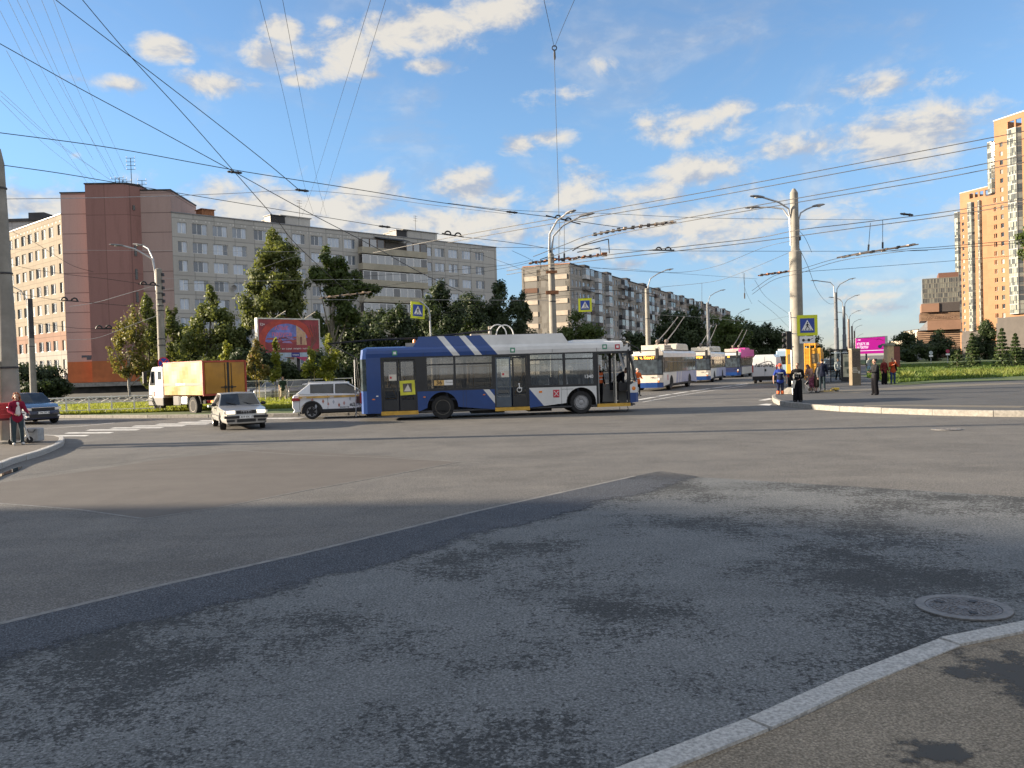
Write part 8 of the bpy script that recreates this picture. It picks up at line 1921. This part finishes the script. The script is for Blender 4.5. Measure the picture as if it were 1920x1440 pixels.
for k, pts in enumerate(([(487,0),(530,170),(570,345),(588,402)],[(530,0),(562,170),(595,340),(612,405)],[(695,0),(640,180),(590,340),(566,405)],[(723,0),(668,180),(620,335),(600,402)])):
    wire('hair thin cable coming down from overhead to the grey block roof', wpts(pts, Y=[45,70,110,124]), .017, M_WIRE, group='four thin aerial cables above the grey block')
wire('left strand of the Y shaped stay hanging above the central pole', wpts([(1020,0),(1030,46),(1039,88)], Y=[28,36,44]), .014, group=GS)
wire('right strand of the Y shaped stay hanging above the central pole', wpts([(1077,0),(1057,46),(1040,88)], Y=[34,39,44]), .014, group=GS)
wire('long vertical stay from the insulator ring down to the central pole', wpts([(1039,92),(1042,200),(1046,330),(1048,402),(1050,440)], Y=[44,44.5,45,45.5,46]), .016, group=GS)
MSC = [('dark wire low across the grey block front', [(345,532),(500,532),(640,532),(760,540)], 60, .016), ('pale wire just above the dark one across the grey block', [(300,521),(450,527),(640,524),(700,525)], 58, .012), ('pale thick feeder rising to the double lamp pole', [(130,575),(180,567),(240,550),(300,533)], 50, .018), ('lower pale feeder rising to the double lamp pole', [(125,637),(180,634),(240,612),(300,590)], 50, .013),
       ('dark wire over the rust wall left of the double lamp pole', [(20,495),(60,505),(130,515),(200,523),(300,537)], 46, .014), ('dark wire with hangers low over the rust wall', [(20,548),(90,560),(120,564),(150,566),(260,575)], 46, .015), ('lowest hanger wire over the rust wall', [(60,605),(130,614),(160,616),(215,617),(250,612)], 48, .015),
       ('thin wire slanting over the sunny wing', [(0,424),(60,452),(130,495),(175,510)], 40, .012), ('level pale wire over the sunny wing', [(20,468),(130,469),(300,470),(560,472)], 48, .009),
       ('pale level wire over the dark trees', [(600,562),(760,562),(990,563),(1050,563)], 52, .012), ('dark level wire over the trees by the second block', [(985,556),(1075,544),(1180,546),(1230,552)], 50, .02), ('thin rising wire in front of the grey block end', [(640,520),(780,512),(940,498),(1000,487)], 52, .013), ('second thin rising wire in front of the grey block end', [(640,548),(800,525),(940,504),(1010,488)], 53, .012),
       ('pale wire from the rust wall towards the poplar', [(300,545),(450,515),(560,480),(680,470)], 58, .009), ('wire across the dark trees to the hanging crossing sign', [(620,620),(760,600),(900,575),(1000,560),(1085,552)], 50, .011), ('thin wire under the second block roof', [(1000,520),(1130,503),(1260,512),(1420,523)], 60, .011),
       ('distant wire between the far lamp posts', [(1545,700),(1556,648),(1600,634),(1700,640),(1920,646)][1:], 110, .016), ('wire fanning from the second block end to the switch frames', [(960,470),(1000,490),(1035,520)], 50, .013), ('faint wire over the far trees', [(1230,590),(1330,596),(1420,603),(1490,590)], 75, .013), ('wire dropping from the grey block roof corner to the central pole', [(880,470),(960,498),(1036,530)], 55, .012)]
for lab, pts, Y, r in MSC: wire(lab, wpts(pts, Y=Y), r, M_STEEL if 'pale' in lab or 'faint' in lab else M_WIRE, group=GS)
# hangers, joints and switches
def hanger(label, px, py, Y, slope=0.03, w=1.2, arcs=2):
    p = at(px, py, Y); t = thing('wire_hanger', label, 'wire hanger', p, 0, 'arched wire hangers'); k = MB(); 
    k.tube([(-w/2,0,w/2*slope),(w/2,0,-w/2*slope)],.035,6).build('hanger_bar', [M_BLACK], t)
    for i in range(arcs):
        x = (-.28+.56*i) if arcs == 2 else 0; MB().tube([(x+.17*math.cos(PI*j/8),0,-x*slope+.17*math.sin(PI*j/8)) for j in range(9)],.045,6).build('arch', [M_BLACK], t)
    return t
hanger('pair of black arched hangers on the wire above the grey block right end', 849, 441, 46, .2)
hanger('pair of black arched hangers at the top of the central pole', 1056, 412, 46, .28, 1.9)
hanger('pair of black arched hangers right of the central pole over the second block', 1244, 469, 50, .02, 1.3)
hanger('pair of black arched hangers over the sunny wing', 150-20, 564, 46, .1, 1.0)
hanger('pair of black arched hangers low over the rust wall', 195, 616, 48, .0, .9)
hanger('pair of pale arched hangers left of the double lamp pole', 278, 534, 50, .1, 1.2)
for px, py, Y, lab in ((566,357,38,'small black joint where three wires meet over the grey block'),(960,398,45,'black joint on the long span wire left of the central pole'),(721,425,44,'black joint on the lower span wire above the grey block'),(440,323,36,'black joint where the wires cross left of the poplar'),(1700,402,40,'black joint on the trolley wire right of the big pole')):
    p = at(px,py,Y); t = thing('wire_joint', lab, 'wire joint', p, 0, 'black joints on the wires'); MB().tube([(-.32,0,.04),(-.26,0,.035),(.26,0,-.035),(.32,0,-.04)],[.02,.05,.05,.02],8).build('clamp', [M_BLACK], t); MB().ball((-.12,0,.02),.07,8,6).ball((.14,0,-.02),.07,8,6).build('bolt', [M_DARKM], t)
def switch(label, pa, pb, Y, n=3, gapz=.12, m=M_RUST, extra=True):
    a, b = at(*pa, Y), at(*pb, Y); t = thing('wire_switch', label, 'wire switch', a, 0, 'trolley wire switches'); d = b-a; rr = random.Random(int(pa[0])); 
    for i in range(n):
        o = Vector((0, i*.28, i*gapz*.3)); MB().tube([o, o+d*.3+Vector((0,0,.03)), o+d*.7, o+d],.035,6).build('rod', [m], t)
    for k in range(6):
        c = d*(k+.5)/6; MB().box(c+Vector((0,.1*n*.5,.03)),(.14,.3*n*.7,.10),rot=(0,0,rr.uniform(-.3,.3))).build('clamp', [m if k % 2 else M_DARKM], t)
    return t
LIT_RUST = mat('sunlit_switch_metal',(0.40,0.30,0.22),.6,.3,var=.3,scale=5)  # paler copy of the rust with sunlight put into the colour
switch('rusty wire switch frame spread over the second block roof left of the central pole', (992,494),(1045,487), 47, 3)
switch('rusty wire switch frame with boxes right of the central pole', (1048,488),(1128,478), 47, 4)
switch('sunlit wire switch on the middle trolley wires right of the central pole', (1111,441),(1178,428), 38, 2, m=LIT_RUST)
switch('second sunlit wire switch farther along the middle trolley wires', (1180,428),(1268,416), 38, 2, m=LIT_RUST)
switch('rust red wire switch in front of the trees above the billboard', (598,560),(692,548), 55, 4, m=LIT_RUST)
switch('pale wire switch right of the big lamp pole below the tall hangers', (1577,483),(1722,458), 44, 3, m=LIT_RUST)
switch('small rusty wire switch just left of the big lamp pole', (1424,517),(1490,508), 46, 2)
q = at(1140,480,47)
bx_ = MB().tube([(-2.0,0,.35),(-1.5,0,.62),(.05,0,.95)],.03,6).tube([(-1.7,.3,.30),(-.4,.3,.52),(-.36,.3,.1)],.03,6).tube([(.05,0,.95),(.08,0,.15)],.03,6)
t = thing('switch_bracket', 'dark bent rods above the rusty switch frame right of the central pole', 'bracket', q); bx_.build('rod', [M_DARKM], t); MB().bx(-.35,-.05,-.1,.15,.0,.2).build('switch_box', [M_RUST], t)
for px, py0, py1, Y, lab in ((1058,415,492,46,'dark vertical insulator hanger at the central pole, right one'),(1048,440,490,46,'rust red vertical insulator hanger at the central pole, middle one'),(1032,425,480,46,'thin vertical insulator hanger at the central pole, left one'),(1632,418,470,44,'slanting insulator dropper right of the big lamp pole'),(1655,412,466,44,'upright insulator dropper right of the big lamp pole'),(1316,530,575,75,'short vertical dropper over the far trees left of the grey lamp pole'),(1396,512,560,60,'long dropper left of the big lamp pole')):
    a, b = at(px,py0,Y), at(px-(4 if px == 1632 else 0),py1,Y); t = thing('insulator_hanger', lab, 'insulator', a, 0, 'vertical insulator hangers'); d = b-a
    MB().tube([(0,0,0), d],.014,5).build('dropper_wire', [M_WIRE], t); MB().tube([d*.78, d],.05,8).build('insulator', [mat('insulator_red',(0.20,0.05,0.045),.4,var=.2) if px == 1048 else M_DARKM], t)
q = at(1039.5,90,44); t = thing('insulator_ring', 'black ring joining the Y shaped stay high above the central pole', 'insulator', q); MB().tube([(.12*math.cos(2*PI*k/12),0,.12*math.sin(2*PI*k/12)) for k in range(13)],.03,6).build('ring', [M_BLACK], t); MB().lathe([(.03,-.62),(.06,-.5),(.05,-.2),(.03,-.1)], n=8).build('insulator', [M_DARKM], t)
# ---------------------------------------------------------------- trees, shrubs, grass
def leaf_mat(name, a, b_, trans=.35, c_=None):
    m = bpy.data.materials.new(name); m.use_nodes = True; nt = m.node_tree; nt.nodes.clear()
    o = N(nt,'ShaderNodeOutputMaterial'); d = N(nt,'ShaderNodeBsdfPrincipled'); tr = N(nt,'ShaderNodeBsdfTranslucent'); ge = N(nt,'ShaderNodeNewGeometry'); tcn = N(nt,'ShaderNodeTexCoord')
    n1 = noise(nt, tcn.outputs['Object'], .55, 3)
    f = mth(nt,'ADD', mth(nt,'MULTIPLY', ge.outputs['Random Per Island'], .6), mth(nt,'MULTIPLY', ramp(nt, n1, .35, .65), .4))
    col = mix(nt, f, a, b_)
    if c_: col = mix(nt, mth(nt,'GREATER_THAN', mth(nt,'FRACT', mth(nt,'MULTIPLY', ge.outputs['Random Per Island'], 13.7)), .93), col, c_)
    nt.links.new(col, d.inputs['Base Color']); d.inputs['Roughness'].default_value = .55; d.inputs['Specular IOR Level'].default_value = .35
    nt.links.new(mix(nt, .5, col, (b_[0]*1.5, b_[1]*1.5, b_[2]*.8)), tr.inputs[0])
    mx = N(nt,'ShaderNodeMixShader'); mx.inputs[0].default_value = trans; nt.links.new(d.outputs[0], mx.inputs[1]); nt.links.new(tr.outputs[0], mx.inputs[2]); nt.links.new(mx.outputs[0], o.inputs[0])
    return m
LF = dict(poplar=leaf_mat('poplar_leaves',(0.068,0.096,0.026),(0.155,0.175,0.05)), dark=leaf_mat('dark_leaves',(0.020,0.036,0.014),(0.050,0.074,0.024),.25), birch=leaf_mat('birch_leaves',(0.11,0.12,0.03),(0.20,0.185,0.05),c_=(0.25,0.16,0.04)),
          sapling=leaf_mat('sapling_leaves',(0.12,0.15,0.02),(0.26,0.27,0.045),.4), fir=leaf_mat('fir_needles',(0.030,0.055,0.020),(0.075,0.105,0.028),.2), green=leaf_mat('green_leaves',(0.038,0.066,0.015),(0.10,0.135,0.032)), rusty=leaf_mat('maple_leaves',(0.12,0.12,0.03),(0.22,0.18,0.045),.35,(0.24,0.11,0.04)))
M_BARK = mat('bark',(0.10,0.085,0.065),.95,var=.3,scale=5,bump=.5); M_BIRCH = mat('birch_bark',(0.42,0.40,0.36),.9,var=.3,scale=7,dirt=.5)
def cards(name, C, Nrm, size, m, parent, rng, asp=.62, fold=.0):
    """n small leaf cards: centres C, facing Nrm"""
    n = len(C); up = rng.normal(size=(n,3)); t = np.cross(Nrm, up); t /= np.linalg.norm(t,axis=1,keepdims=True)+1e-9; b_ = np.cross(Nrm, t)
    s = (size*rng.uniform(.6,1.35,size=(n,1))); a = t*s*.5; c = b_*s*.5*asp
    V = np.empty((n,4,3)); V[:,0] = C-a; V[:,1] = C-c+Nrm*s*.08; V[:,2] = C+a; V[:,3] = C+c+Nrm*s*.08
    me = bpy.data.meshes.new(name); me.vertices.add(n*4); me.vertices.foreach_set('co', V.reshape(-1).astype(np.float32)); me.loops.add(n*4); me.loops.foreach_set('vertex_index', np.arange(n*4,dtype=np.int32)); me.polygons.add(n); me.polygons.foreach_set('loop_start', np.arange(0,n*4,4,dtype=np.int32)); me.polygons.foreach_set('loop_total', np.full(n,4,dtype=np.int32)); me.materials.append(m); me.update(); me.validate()
    o = bpy.data.objects.new(name, me); COL.objects.link(o); o.parent = parent; return o
def crown_pts(ell, n, rng, sub=.42, nsub=9, up=0.0):
    vol = np.array([e[1][0]*e[1][1]*e[1][2] for e in ell])**.62; vol /= vol.sum(); P = []; Q = []
    for (c, r), w in zip(ell, vol):
        c = np.array(c); r = np.array(r); k = max(4,int(nsub)); d = rng.normal(size=(k,3)); d /= np.linalg.norm(d,axis=1,keepdims=True); rad = rng.uniform(.25,1.25,size=(k,1))**.7
        sc = c + d*rad*r*.72; nn = max(8,int(n*w)); idx = rng.integers(0,k,nn); dd = rng.normal(size=(nn,3)); dd /= np.linalg.norm(dd,axis=1,keepdims=True); rr_ = rng.uniform(0,1,size=(nn,1))**.45
        pos = sc[idx] + dd*rr_*(r*sub)*rng.uniform(.7,1.25,size=(nn,1)); P.append(pos); v = dd*.8 + (pos-c)/r*.5 + rng.normal(size=(nn,3))*.5; v[:,2] += up; Q.append(v/np.linalg.norm(v,axis=1,keepdims=True))
    return np.concatenate(P), np.concatenate(Q)
TREE_N = [0]
def tree(name, label, base, ell_px, kind, n, leaf, Y=None, trunk=.16, bark=None, group=None, cat='tree', sub=.42, nsub=9, stems=1, lean=0.0, crown='crown', dens=1.0):
    TREE_N[0] += 1; rng = np.random.default_rng(100+TREE_N[0]); bx0, by0 = base; Y = Y or 80; X0 = xy(bx0, Y); z0 = by0
    t = thing(name, label, cat, (X0, Y, z0), 0, group); k = Y/F; ell = []
    gx_ = 1.0 if name in ('sapling','fir_tree') else 1.16
    for (px, py, rx, ry) in ell_px:
        rx *= gx_; ry *= gx_; p = at(px, py, Y); ell.append(((p.x-X0, rng.uniform(-.3,.3)*rx*k, p.z-z0), (rx*k, rx*k*rng.uniform(.8,1.1), ry*k)))
    P, Q = crown_pts(ell, int(n*dens*(1.0 if name == 'sapling' else 1.75 if kind == 'dark' else 1.6)), rng, sub, nsub); keep = P[:,2] > .05
    cards(crown, P[keep], Q[keep], leaf, LF[kind], t, rng)
    top = max(e[0][2] for e in ell); tp = max(ell, key=lambda e: e[0][2])[0]; mb = MB(); bark = bark or M_BARK
    for s_ in range(stems):
        o = Vector(((s_-(stems-1)/2)*.5, 0, 0)); mid = Vector((tp[0]*.35+lean, tp[1]*.3, top*.5)); mb.tube([o, o*.6+Vector((tp[0]*.1+lean*.5,0,top*.2)), mid, Vector(tp)], [trunk, trunk*.85, trunk*.55, trunk*.12], 8)
    for (c, r) in ell:
        c = Vector(c); f = min(.8, max(.15, c.z/top*.6)); st = Vector((0,0,0)).lerp(Vector((tp[0]*.35+lean,0,top*.5)), min(1,f*1.4)); mb.tube([st, st.lerp(c,.6)+Vector((0,0,.15)), c], [trunk*.45, trunk*.28, trunk*.06], 6)
        for j in range(3):
            e = c + Vector((rng.uniform(-.8,.8)*r[0], rng.uniform(-.8,.8)*r[1], rng.uniform(-.2,.8)*r[2])); mb.tube([c.lerp(st,.3), e], [trunk*.14, trunk*.03], 4)
    mb.build('trunk', [bark], t, smooth='all'); return t
G1 = 'trees in front of the grey block'; G2 = 'young staked saplings on the lawn'; G3 = 'dark trees along the avenue'
tree('birch_tree','thin yellow green birch with a white trunk before the rust red wall',(243,0),[(232,632,26,40),(255,618,26,48),(218,662,18,26),(262,672,30,36),(238,700,26,22),(285,690,18,30)],'birch',3000,.26,79,.13,M_BIRCH,G1,sub=.36,lean=-.4)
tree('poplar_tree','narrow poplar spire rising behind the birch on the left',(282,0),[(276,572,11,28),(277,605,18,32),(284,650,25,40),(290,695,25,28)],'poplar',3400,.30,82,.16,None,G1)
tree('poplar_tree','slim poplar spire just right of the double lamp pole',(324,0),[(322,592,9,24),(322,632,15,32),(325,680,24,42),(350,700,20,30)],'poplar',2800,.30,84,.15,None,G1)
tree('poplar_tree','bushy poplar above the cab of the yellow truck',(392,0),[(394,560,14,26),(380,592,26,26),(405,600,28,30),(368,640,36,38),(420,645,36,38),(388,692,50,36),(445,640,14,24)],'poplar',7000,.32,80,.2,None,G1)
tree('poplar_tree','tallest poplar, before the middle of the grey block left of the billboard',(512,0),[(513,448,18,22),(516,478,32,28),(492,505,18,26),(545,494,24,30),(475,528,16,24),(516,528,42,34),(560,540,20,30),(492,572,36,28),(545,578,34,30),(472,595,18,20),(512,612,46,26)],'poplar',10500,.34,85,.26,mat('pale_bark',(0.30,0.27,0.22),.9,var=.25,scale=4),G1,nsub=12)
tree('poplar_tree','second tall poplar with bare lower stems right of the tallest one',(625,0),[(613,486,17,22),(634,494,20,24),(592,516,18,18),(625,520,36,24),(662,535,24,22),(630,548,44,20),(694,545,18,14),(655,596,34,26),(605,610,20,24)],'green',7200,.34,86,.22,mat('pale_bark',(0.30,0.27,0.22),.9,var=.25,scale=4),G1,stems=2,nsub=10)
DK = [('dense dark maple behind the right end of the billboard',(652,0),[(640,640,36,48),(672,660,40,55),(640,700,46,40),(690,700,36,44)],94,7000),
      ('dark bushy tree above the tail of the blue trolleybus',(728,0),[(735,602,28,32),(716,645,36,44),(758,625,28,40),(735,680,46,40)],100,6500),
      ('dark round tree under the balcony tier behind the trolleybus roof',(822,0),[(824,556,20,26),(806,598,34,40),(842,600,32,42),(820,650,46,44)],106,7000),
      ('broad dark tree behind the middle of the trolleybus roof',(878,0),[(882,588,36,30),(862,632,40,42),(905,640,34,44)],112,5600),
      ('dark pointed tree at the right end of the grey block',(936,0),[(938,550,20,24),(922,596,34,40),(950,600,28,38),(935,645,44,44)],118,6800),
      ('slender dark tree in the gap between the two blocks',(980,0),[(974,572,15,22),(985,590,14,24),(980,632,26,46)],124,4200),
      ('dark undergrowth tree behind the saplings left of the billboard post',(465,0),[(452,690,30,34),(492,700,34,36)],70,4200),
      ('dark undergrowth tree below the middle of the billboard',(560,0),[(545,706,38,32),(592,704,36,34)],71,4600),
      ('dark undergrowth tree below the right end of the billboard',(645,0),[(632,700,36,40),(668,704,24,44)],72,4000)]
DK += [('dark tree filling the belt between the billboard and the trolleybus tail',(700,0),[(700,600,26,34),(690,640,34,40),(712,670,34,40)],108,5200),
      ('dark low tree behind the rear roof pod of the trolleybus',(785,0),[(780,612,26,30),(790,645,34,34)],114,4200),('dark low tree between the broad tree and the round one behind the trolleybus',(850,0),[(852,620,26,30),(858,650,36,30)],122,3600),
      ('dark bushy tree behind the yellow truck and the double lamp pole',(350,0),[(345,640,26,34),(352,680,34,36),(320,690,24,30)],88,5200),('dark thicket behind the yellow truck box, left of the tallest poplar',(440,0),[(432,655,30,36),(455,640,22,30),(445,690,40,36)],92,5600)]
for lab, b_, e, Y, n in DK: tree('dark_tree', lab, b_, e, 'dark', n, .40 if Y > 90 else .28, Y, .2, None, 'dark trees behind the junction')
tree('leafy_tree','sunlit green tree top before the end wall of the second block',(1085,0),[(1085,612,34,24),(1056,634,34,26),(1118,630,34,28),(1085,660,60,40)],'green',6500,.38,122,.2,None,G3)
for lab, b_, e, Y, n, kd in (('low dark tree between the second block and the first queued trolleybus',(1192,0),[(1190,640,26,20),(1212,650,22,20),(1190,672,36,30)],112,3600,'dark'),
      ('tall dark tree with trolley poles in front of it',(1272,0),[(1290,604,30,28),(1258,618,28,32),(1300,630,34,34),(1270,660,48,40)],118,7000,'dark'),
      ('sunny topped tree right of the grey lamp pole',(1358,0),[(1352,608,28,20),(1378,616,26,24),(1345,640,30,30),(1375,660,44,36)],132,6200,'green'),
      ('broad dark tree of the avenue above the white van',(1425,0),[(1420,614,30,20),(1448,632,26,28),(1412,640,30,34),(1440,664,34,30)],142,6400,'dark'),
      ('dark tree end of the avenue row left of the big lamp pole',(1466,0),[(1462,650,18,20),(1474,668,16,20)],160,2600,'dark')):
    tree('avenue_tree', lab, b_, e, kd, n, .42, Y, .22, None, G3)
for lab, b_, e, Y, n in (('distant dark tree group right of the orange truck',(1520,0),[(1512,644,20,18),(1530,655,22,16),(1520,668,30,14)],230,2600),('farther low dark trees at the vanishing point of the avenue',(1562,0),[(1556,662,16,10),(1578,664,14,8),(1592,660,12,12)],360,1600),
      ('green tree behind the far right walkers',(1694,0),[(1690,640,20,14),(1706,634,16,16),(1694,655,28,18)],240,2600),('dark bush left of the pale round sign',(1702,0),[(1690,662,22,14),(1716,660,26,18)],190,2600),('dark tree in front of the shopping centre',(1758,0),[(1760,642,24,20),(1742,658,26,20),(1775,662,20,18)],205,3400),
      ('dark tree in front of the gap between the brick towers',(1850,0),[(1850,620,15,24),(1842,650,20,28),(1862,655,16,26)],200,3400),('low shrubs at the foot of the tallest tower',(1915,0),[(1912,668,24,12),(1940,664,20,16)],150,1600)):
    tree('park_tree', lab, b_, e, 'dark', n, .55, Y, .2, None, 'dark trees and shrubs beyond the right lawn')
tree('dark_bush','large dark bush behind the left lamp pole and dark hatchback',(62,0),[(66,704,44,28),(104,722,28,26),(30,712,34,34),(70,730,56,22)],'dark',6500,.30,86,.15,None,None,'bush')
tree('edge_tree','leafy branch of a tree reaching in at the right edge in front of the tower',(2010,0),[(1917,446,11,14),(1924,470,13,16),(1960,440,40,50),(2010,420,60,70),(1990,500,50,60)],'green',4200,.16,40,.22)
for lab, b_, e, n, kd, tl_ in (('reddish sapling in front of the parked cars, left of the billboard',(479,.13),[(480,650,9,16),(479,676,15,18),(484,698,20,16),(467,692,9,12)],1500,'rusty',632),('bright narrow sapling below the left half of the billboard',(516,.13),[(517,646,7,16),(516,670,10,16),(515,696,13,20)],1300,'sapling',628),
      ('bright sapling left of the bushiest sapling, below the billboard corner',(583,.13),[(585,664,10,20),(580,690,16,16),(572,702,11,9)],1500,'sapling',655),('bushiest bright sapling at the right end of the billboard',(613,.13),[(614,644,13,18),(618,670,20,22),(612,696,22,18)],2300,'sapling',625),
      ('small bright sapling showing above the yellow truck box',(425,.13),[(426,650,9,14),(424,670,11,12)],900,'sapling',640),('small bright sapling above the cab of the yellow truck',(335,.13),[(334,686,9,12),(345,692,8,10)],700,'sapling',675)):
    Y = 57.5 if b_[0] > 450 else 60; t = tree('sapling', lab, b_, e, kd, n, .19, Y, .035, None, G2, sub=.5, nsub=7)
    MB().tube([(.22,.05,0),(.2,.05,2.2)],.025,6).build('stake', [mat('stake_wood',(0.45,0.36,0.2),.8)], t)
def fir(label, px, pyb, pyt, hw, Y, n):
    TREE_N[0] += 1; rng = np.random.default_rng(500+TREE_N[0]); X0 = xy(px, Y); t = thing('fir_tree', label, 'fir tree', (X0, Y, ZP), rng.uniform(0,6), 'firs on the right lawn'); H = at(px, pyt, Y).z-ZP; rad = hw*Y/F
    lev = rng.uniform(0,1,n)**1.25; L = int(H/.42); lq = np.floor(lev*L)/L; ph = rng.uniform(0,2*PI,L+1); nb = 7; ang = ph[(lq*L).astype(int)] + 2*PI*rng.integers(0,nb,n)/nb + rng.normal(size=n)*.16
    rmax = rad*(1-lq)**.85*(.8+.35*rng.uniform(size=L+1)[(lq*L).astype(int)]); u = rng.uniform(.08,1,n)**.6; r = rmax*u; z = .25+lq*(H-.25) - .22*r + .25*(r/rad)**2 + rng.normal(size=n)*.06
    C = np.stack([r*np.cos(ang), r*np.sin(ang), z],1); Nn = np.stack([np.cos(ang)*.5, np.sin(ang)*.5, np.full(n,.8)],1)+rng.normal(size=(n,3))*.4; Nn /= np.linalg.norm(Nn,axis=1,keepdims=True)
    cards('crown', C, Nn, .30, LF['fir'], t, rng, .45); MB().tube([(0,0,0),(0,0,H*.98)],[.11,.015],8).build('trunk', [M_BARK], t); return t
fir('small pale tipped fir in front of the taller ones on the right lawn', 1795, 691, 652, 20, 97, 2200); fir('tall fir right behind the small one on the right lawn', 1823, 690, 620, 17, 104, 3200); fir('broad fir, left of the pair below the tallest tower', 1879, 690, 611, 19, 96, 3600); fir('second fir of the pair below the tallest tower, nearest the right edge', 1904, 689, 621, 18, 100, 3200)
def grass(name, pts_fn, n, h, m, seed, w=.02):
    rng = np.random.default_rng(seed); B = pts_fn(rng, n); n = len(B); a = rng.uniform(0,2*PI,n); hh = h*rng.uniform(.5,1.5,n); d = np.stack([np.cos(a),np.sin(a),np.zeros(n)],1)*w*rng.uniform(.7,1.5,(n,1)); ln = rng.normal(size=(n,3))*np.array([.35,.35,0])*hh[:,None]; tip = B+ln; tip[:,2] += hh; midp = B+ln*.3; midp[:,2] += hh*.55
    V = np.empty((n,4,3)); V[:,0] = B-d; V[:,1] = B+d; V[:,2] = midp+d*.6; V[:,3] = tip
    me = bpy.data.meshes.new(name); me.vertices.add(n*4); me.vertices.foreach_set('co', V.reshape(-1).astype(np.float32)); me.loops.add(n*4); me.loops.foreach_set('vertex_index', np.arange(n*4,dtype=np.int32)); me.polygons.add(n); me.polygons.foreach_set('loop_start', np.arange(0,n*4,4,dtype=np.int32)); me.polygons.foreach_set('loop_total', np.full(n,4,dtype=np.int32)); me.materials.append(m); me.update(); me.validate()
    o = bpy.data.objects.new(name, me); COL.objects.link(o); return tag(o, kind='stuff')
GL = leaf_mat('lawn_grass',(0.12,0.16,0.02),(0.26,0.28,0.05),.45); GR = leaf_mat('verge_grass',(0.045,0.095,0.016),(0.13,0.18,0.035),.4); GWD = leaf_mat('weeds',(0.09,0.13,0.025),(0.22,0.24,0.055),.4)
def left_pts(rng, n):
    px = rng.uniform(60,700,n); Y = 46.2+rng.uniform(0,1,n)**1.5*17; out = np.array([(xy(a,b),b,.13) for a,b in zip(px,Y)]); return out
grass('lawn_grass', left_pts, 26000, .17, GL, 5, .028)
def in_right(a, b):    # in front of this depth the plaza begins
    return b > np.interp(a, [1612,1676,1760,1840,1925,2100], [73,55.2,58.2,60.3,61.6,64.5])+.3
def right_pts(rng, n):
    px = rng.uniform(1625,2000,n); Y = 55+rng.uniform(0,1,n)**1.9*95; k = [i for i in range(n) if in_right(px[i],Y[i])]; return np.array([(xy(px[i],Y[i]),Y[i],ZP+.02) for i in k])
grass('verge_grass', right_pts, 34000, .20, GR, 6, .035)
def weed_pts(rng, n):
    px = rng.uniform(1690,2000,n); Y = rng.uniform(62,78,n); wv = np.sin(px*.09)+np.sin(px*.031+1)+rng.normal(size=n)*.7; k = [i for i in range(n) if in_right(px[i],Y[i]) and wv[i] > -.1]; return np.array([(xy(px[i],Y[i]),Y[i],ZP+.02) for i in k])
grass('weeds', weed_pts, 6500, .34, GWD, 7, .035)
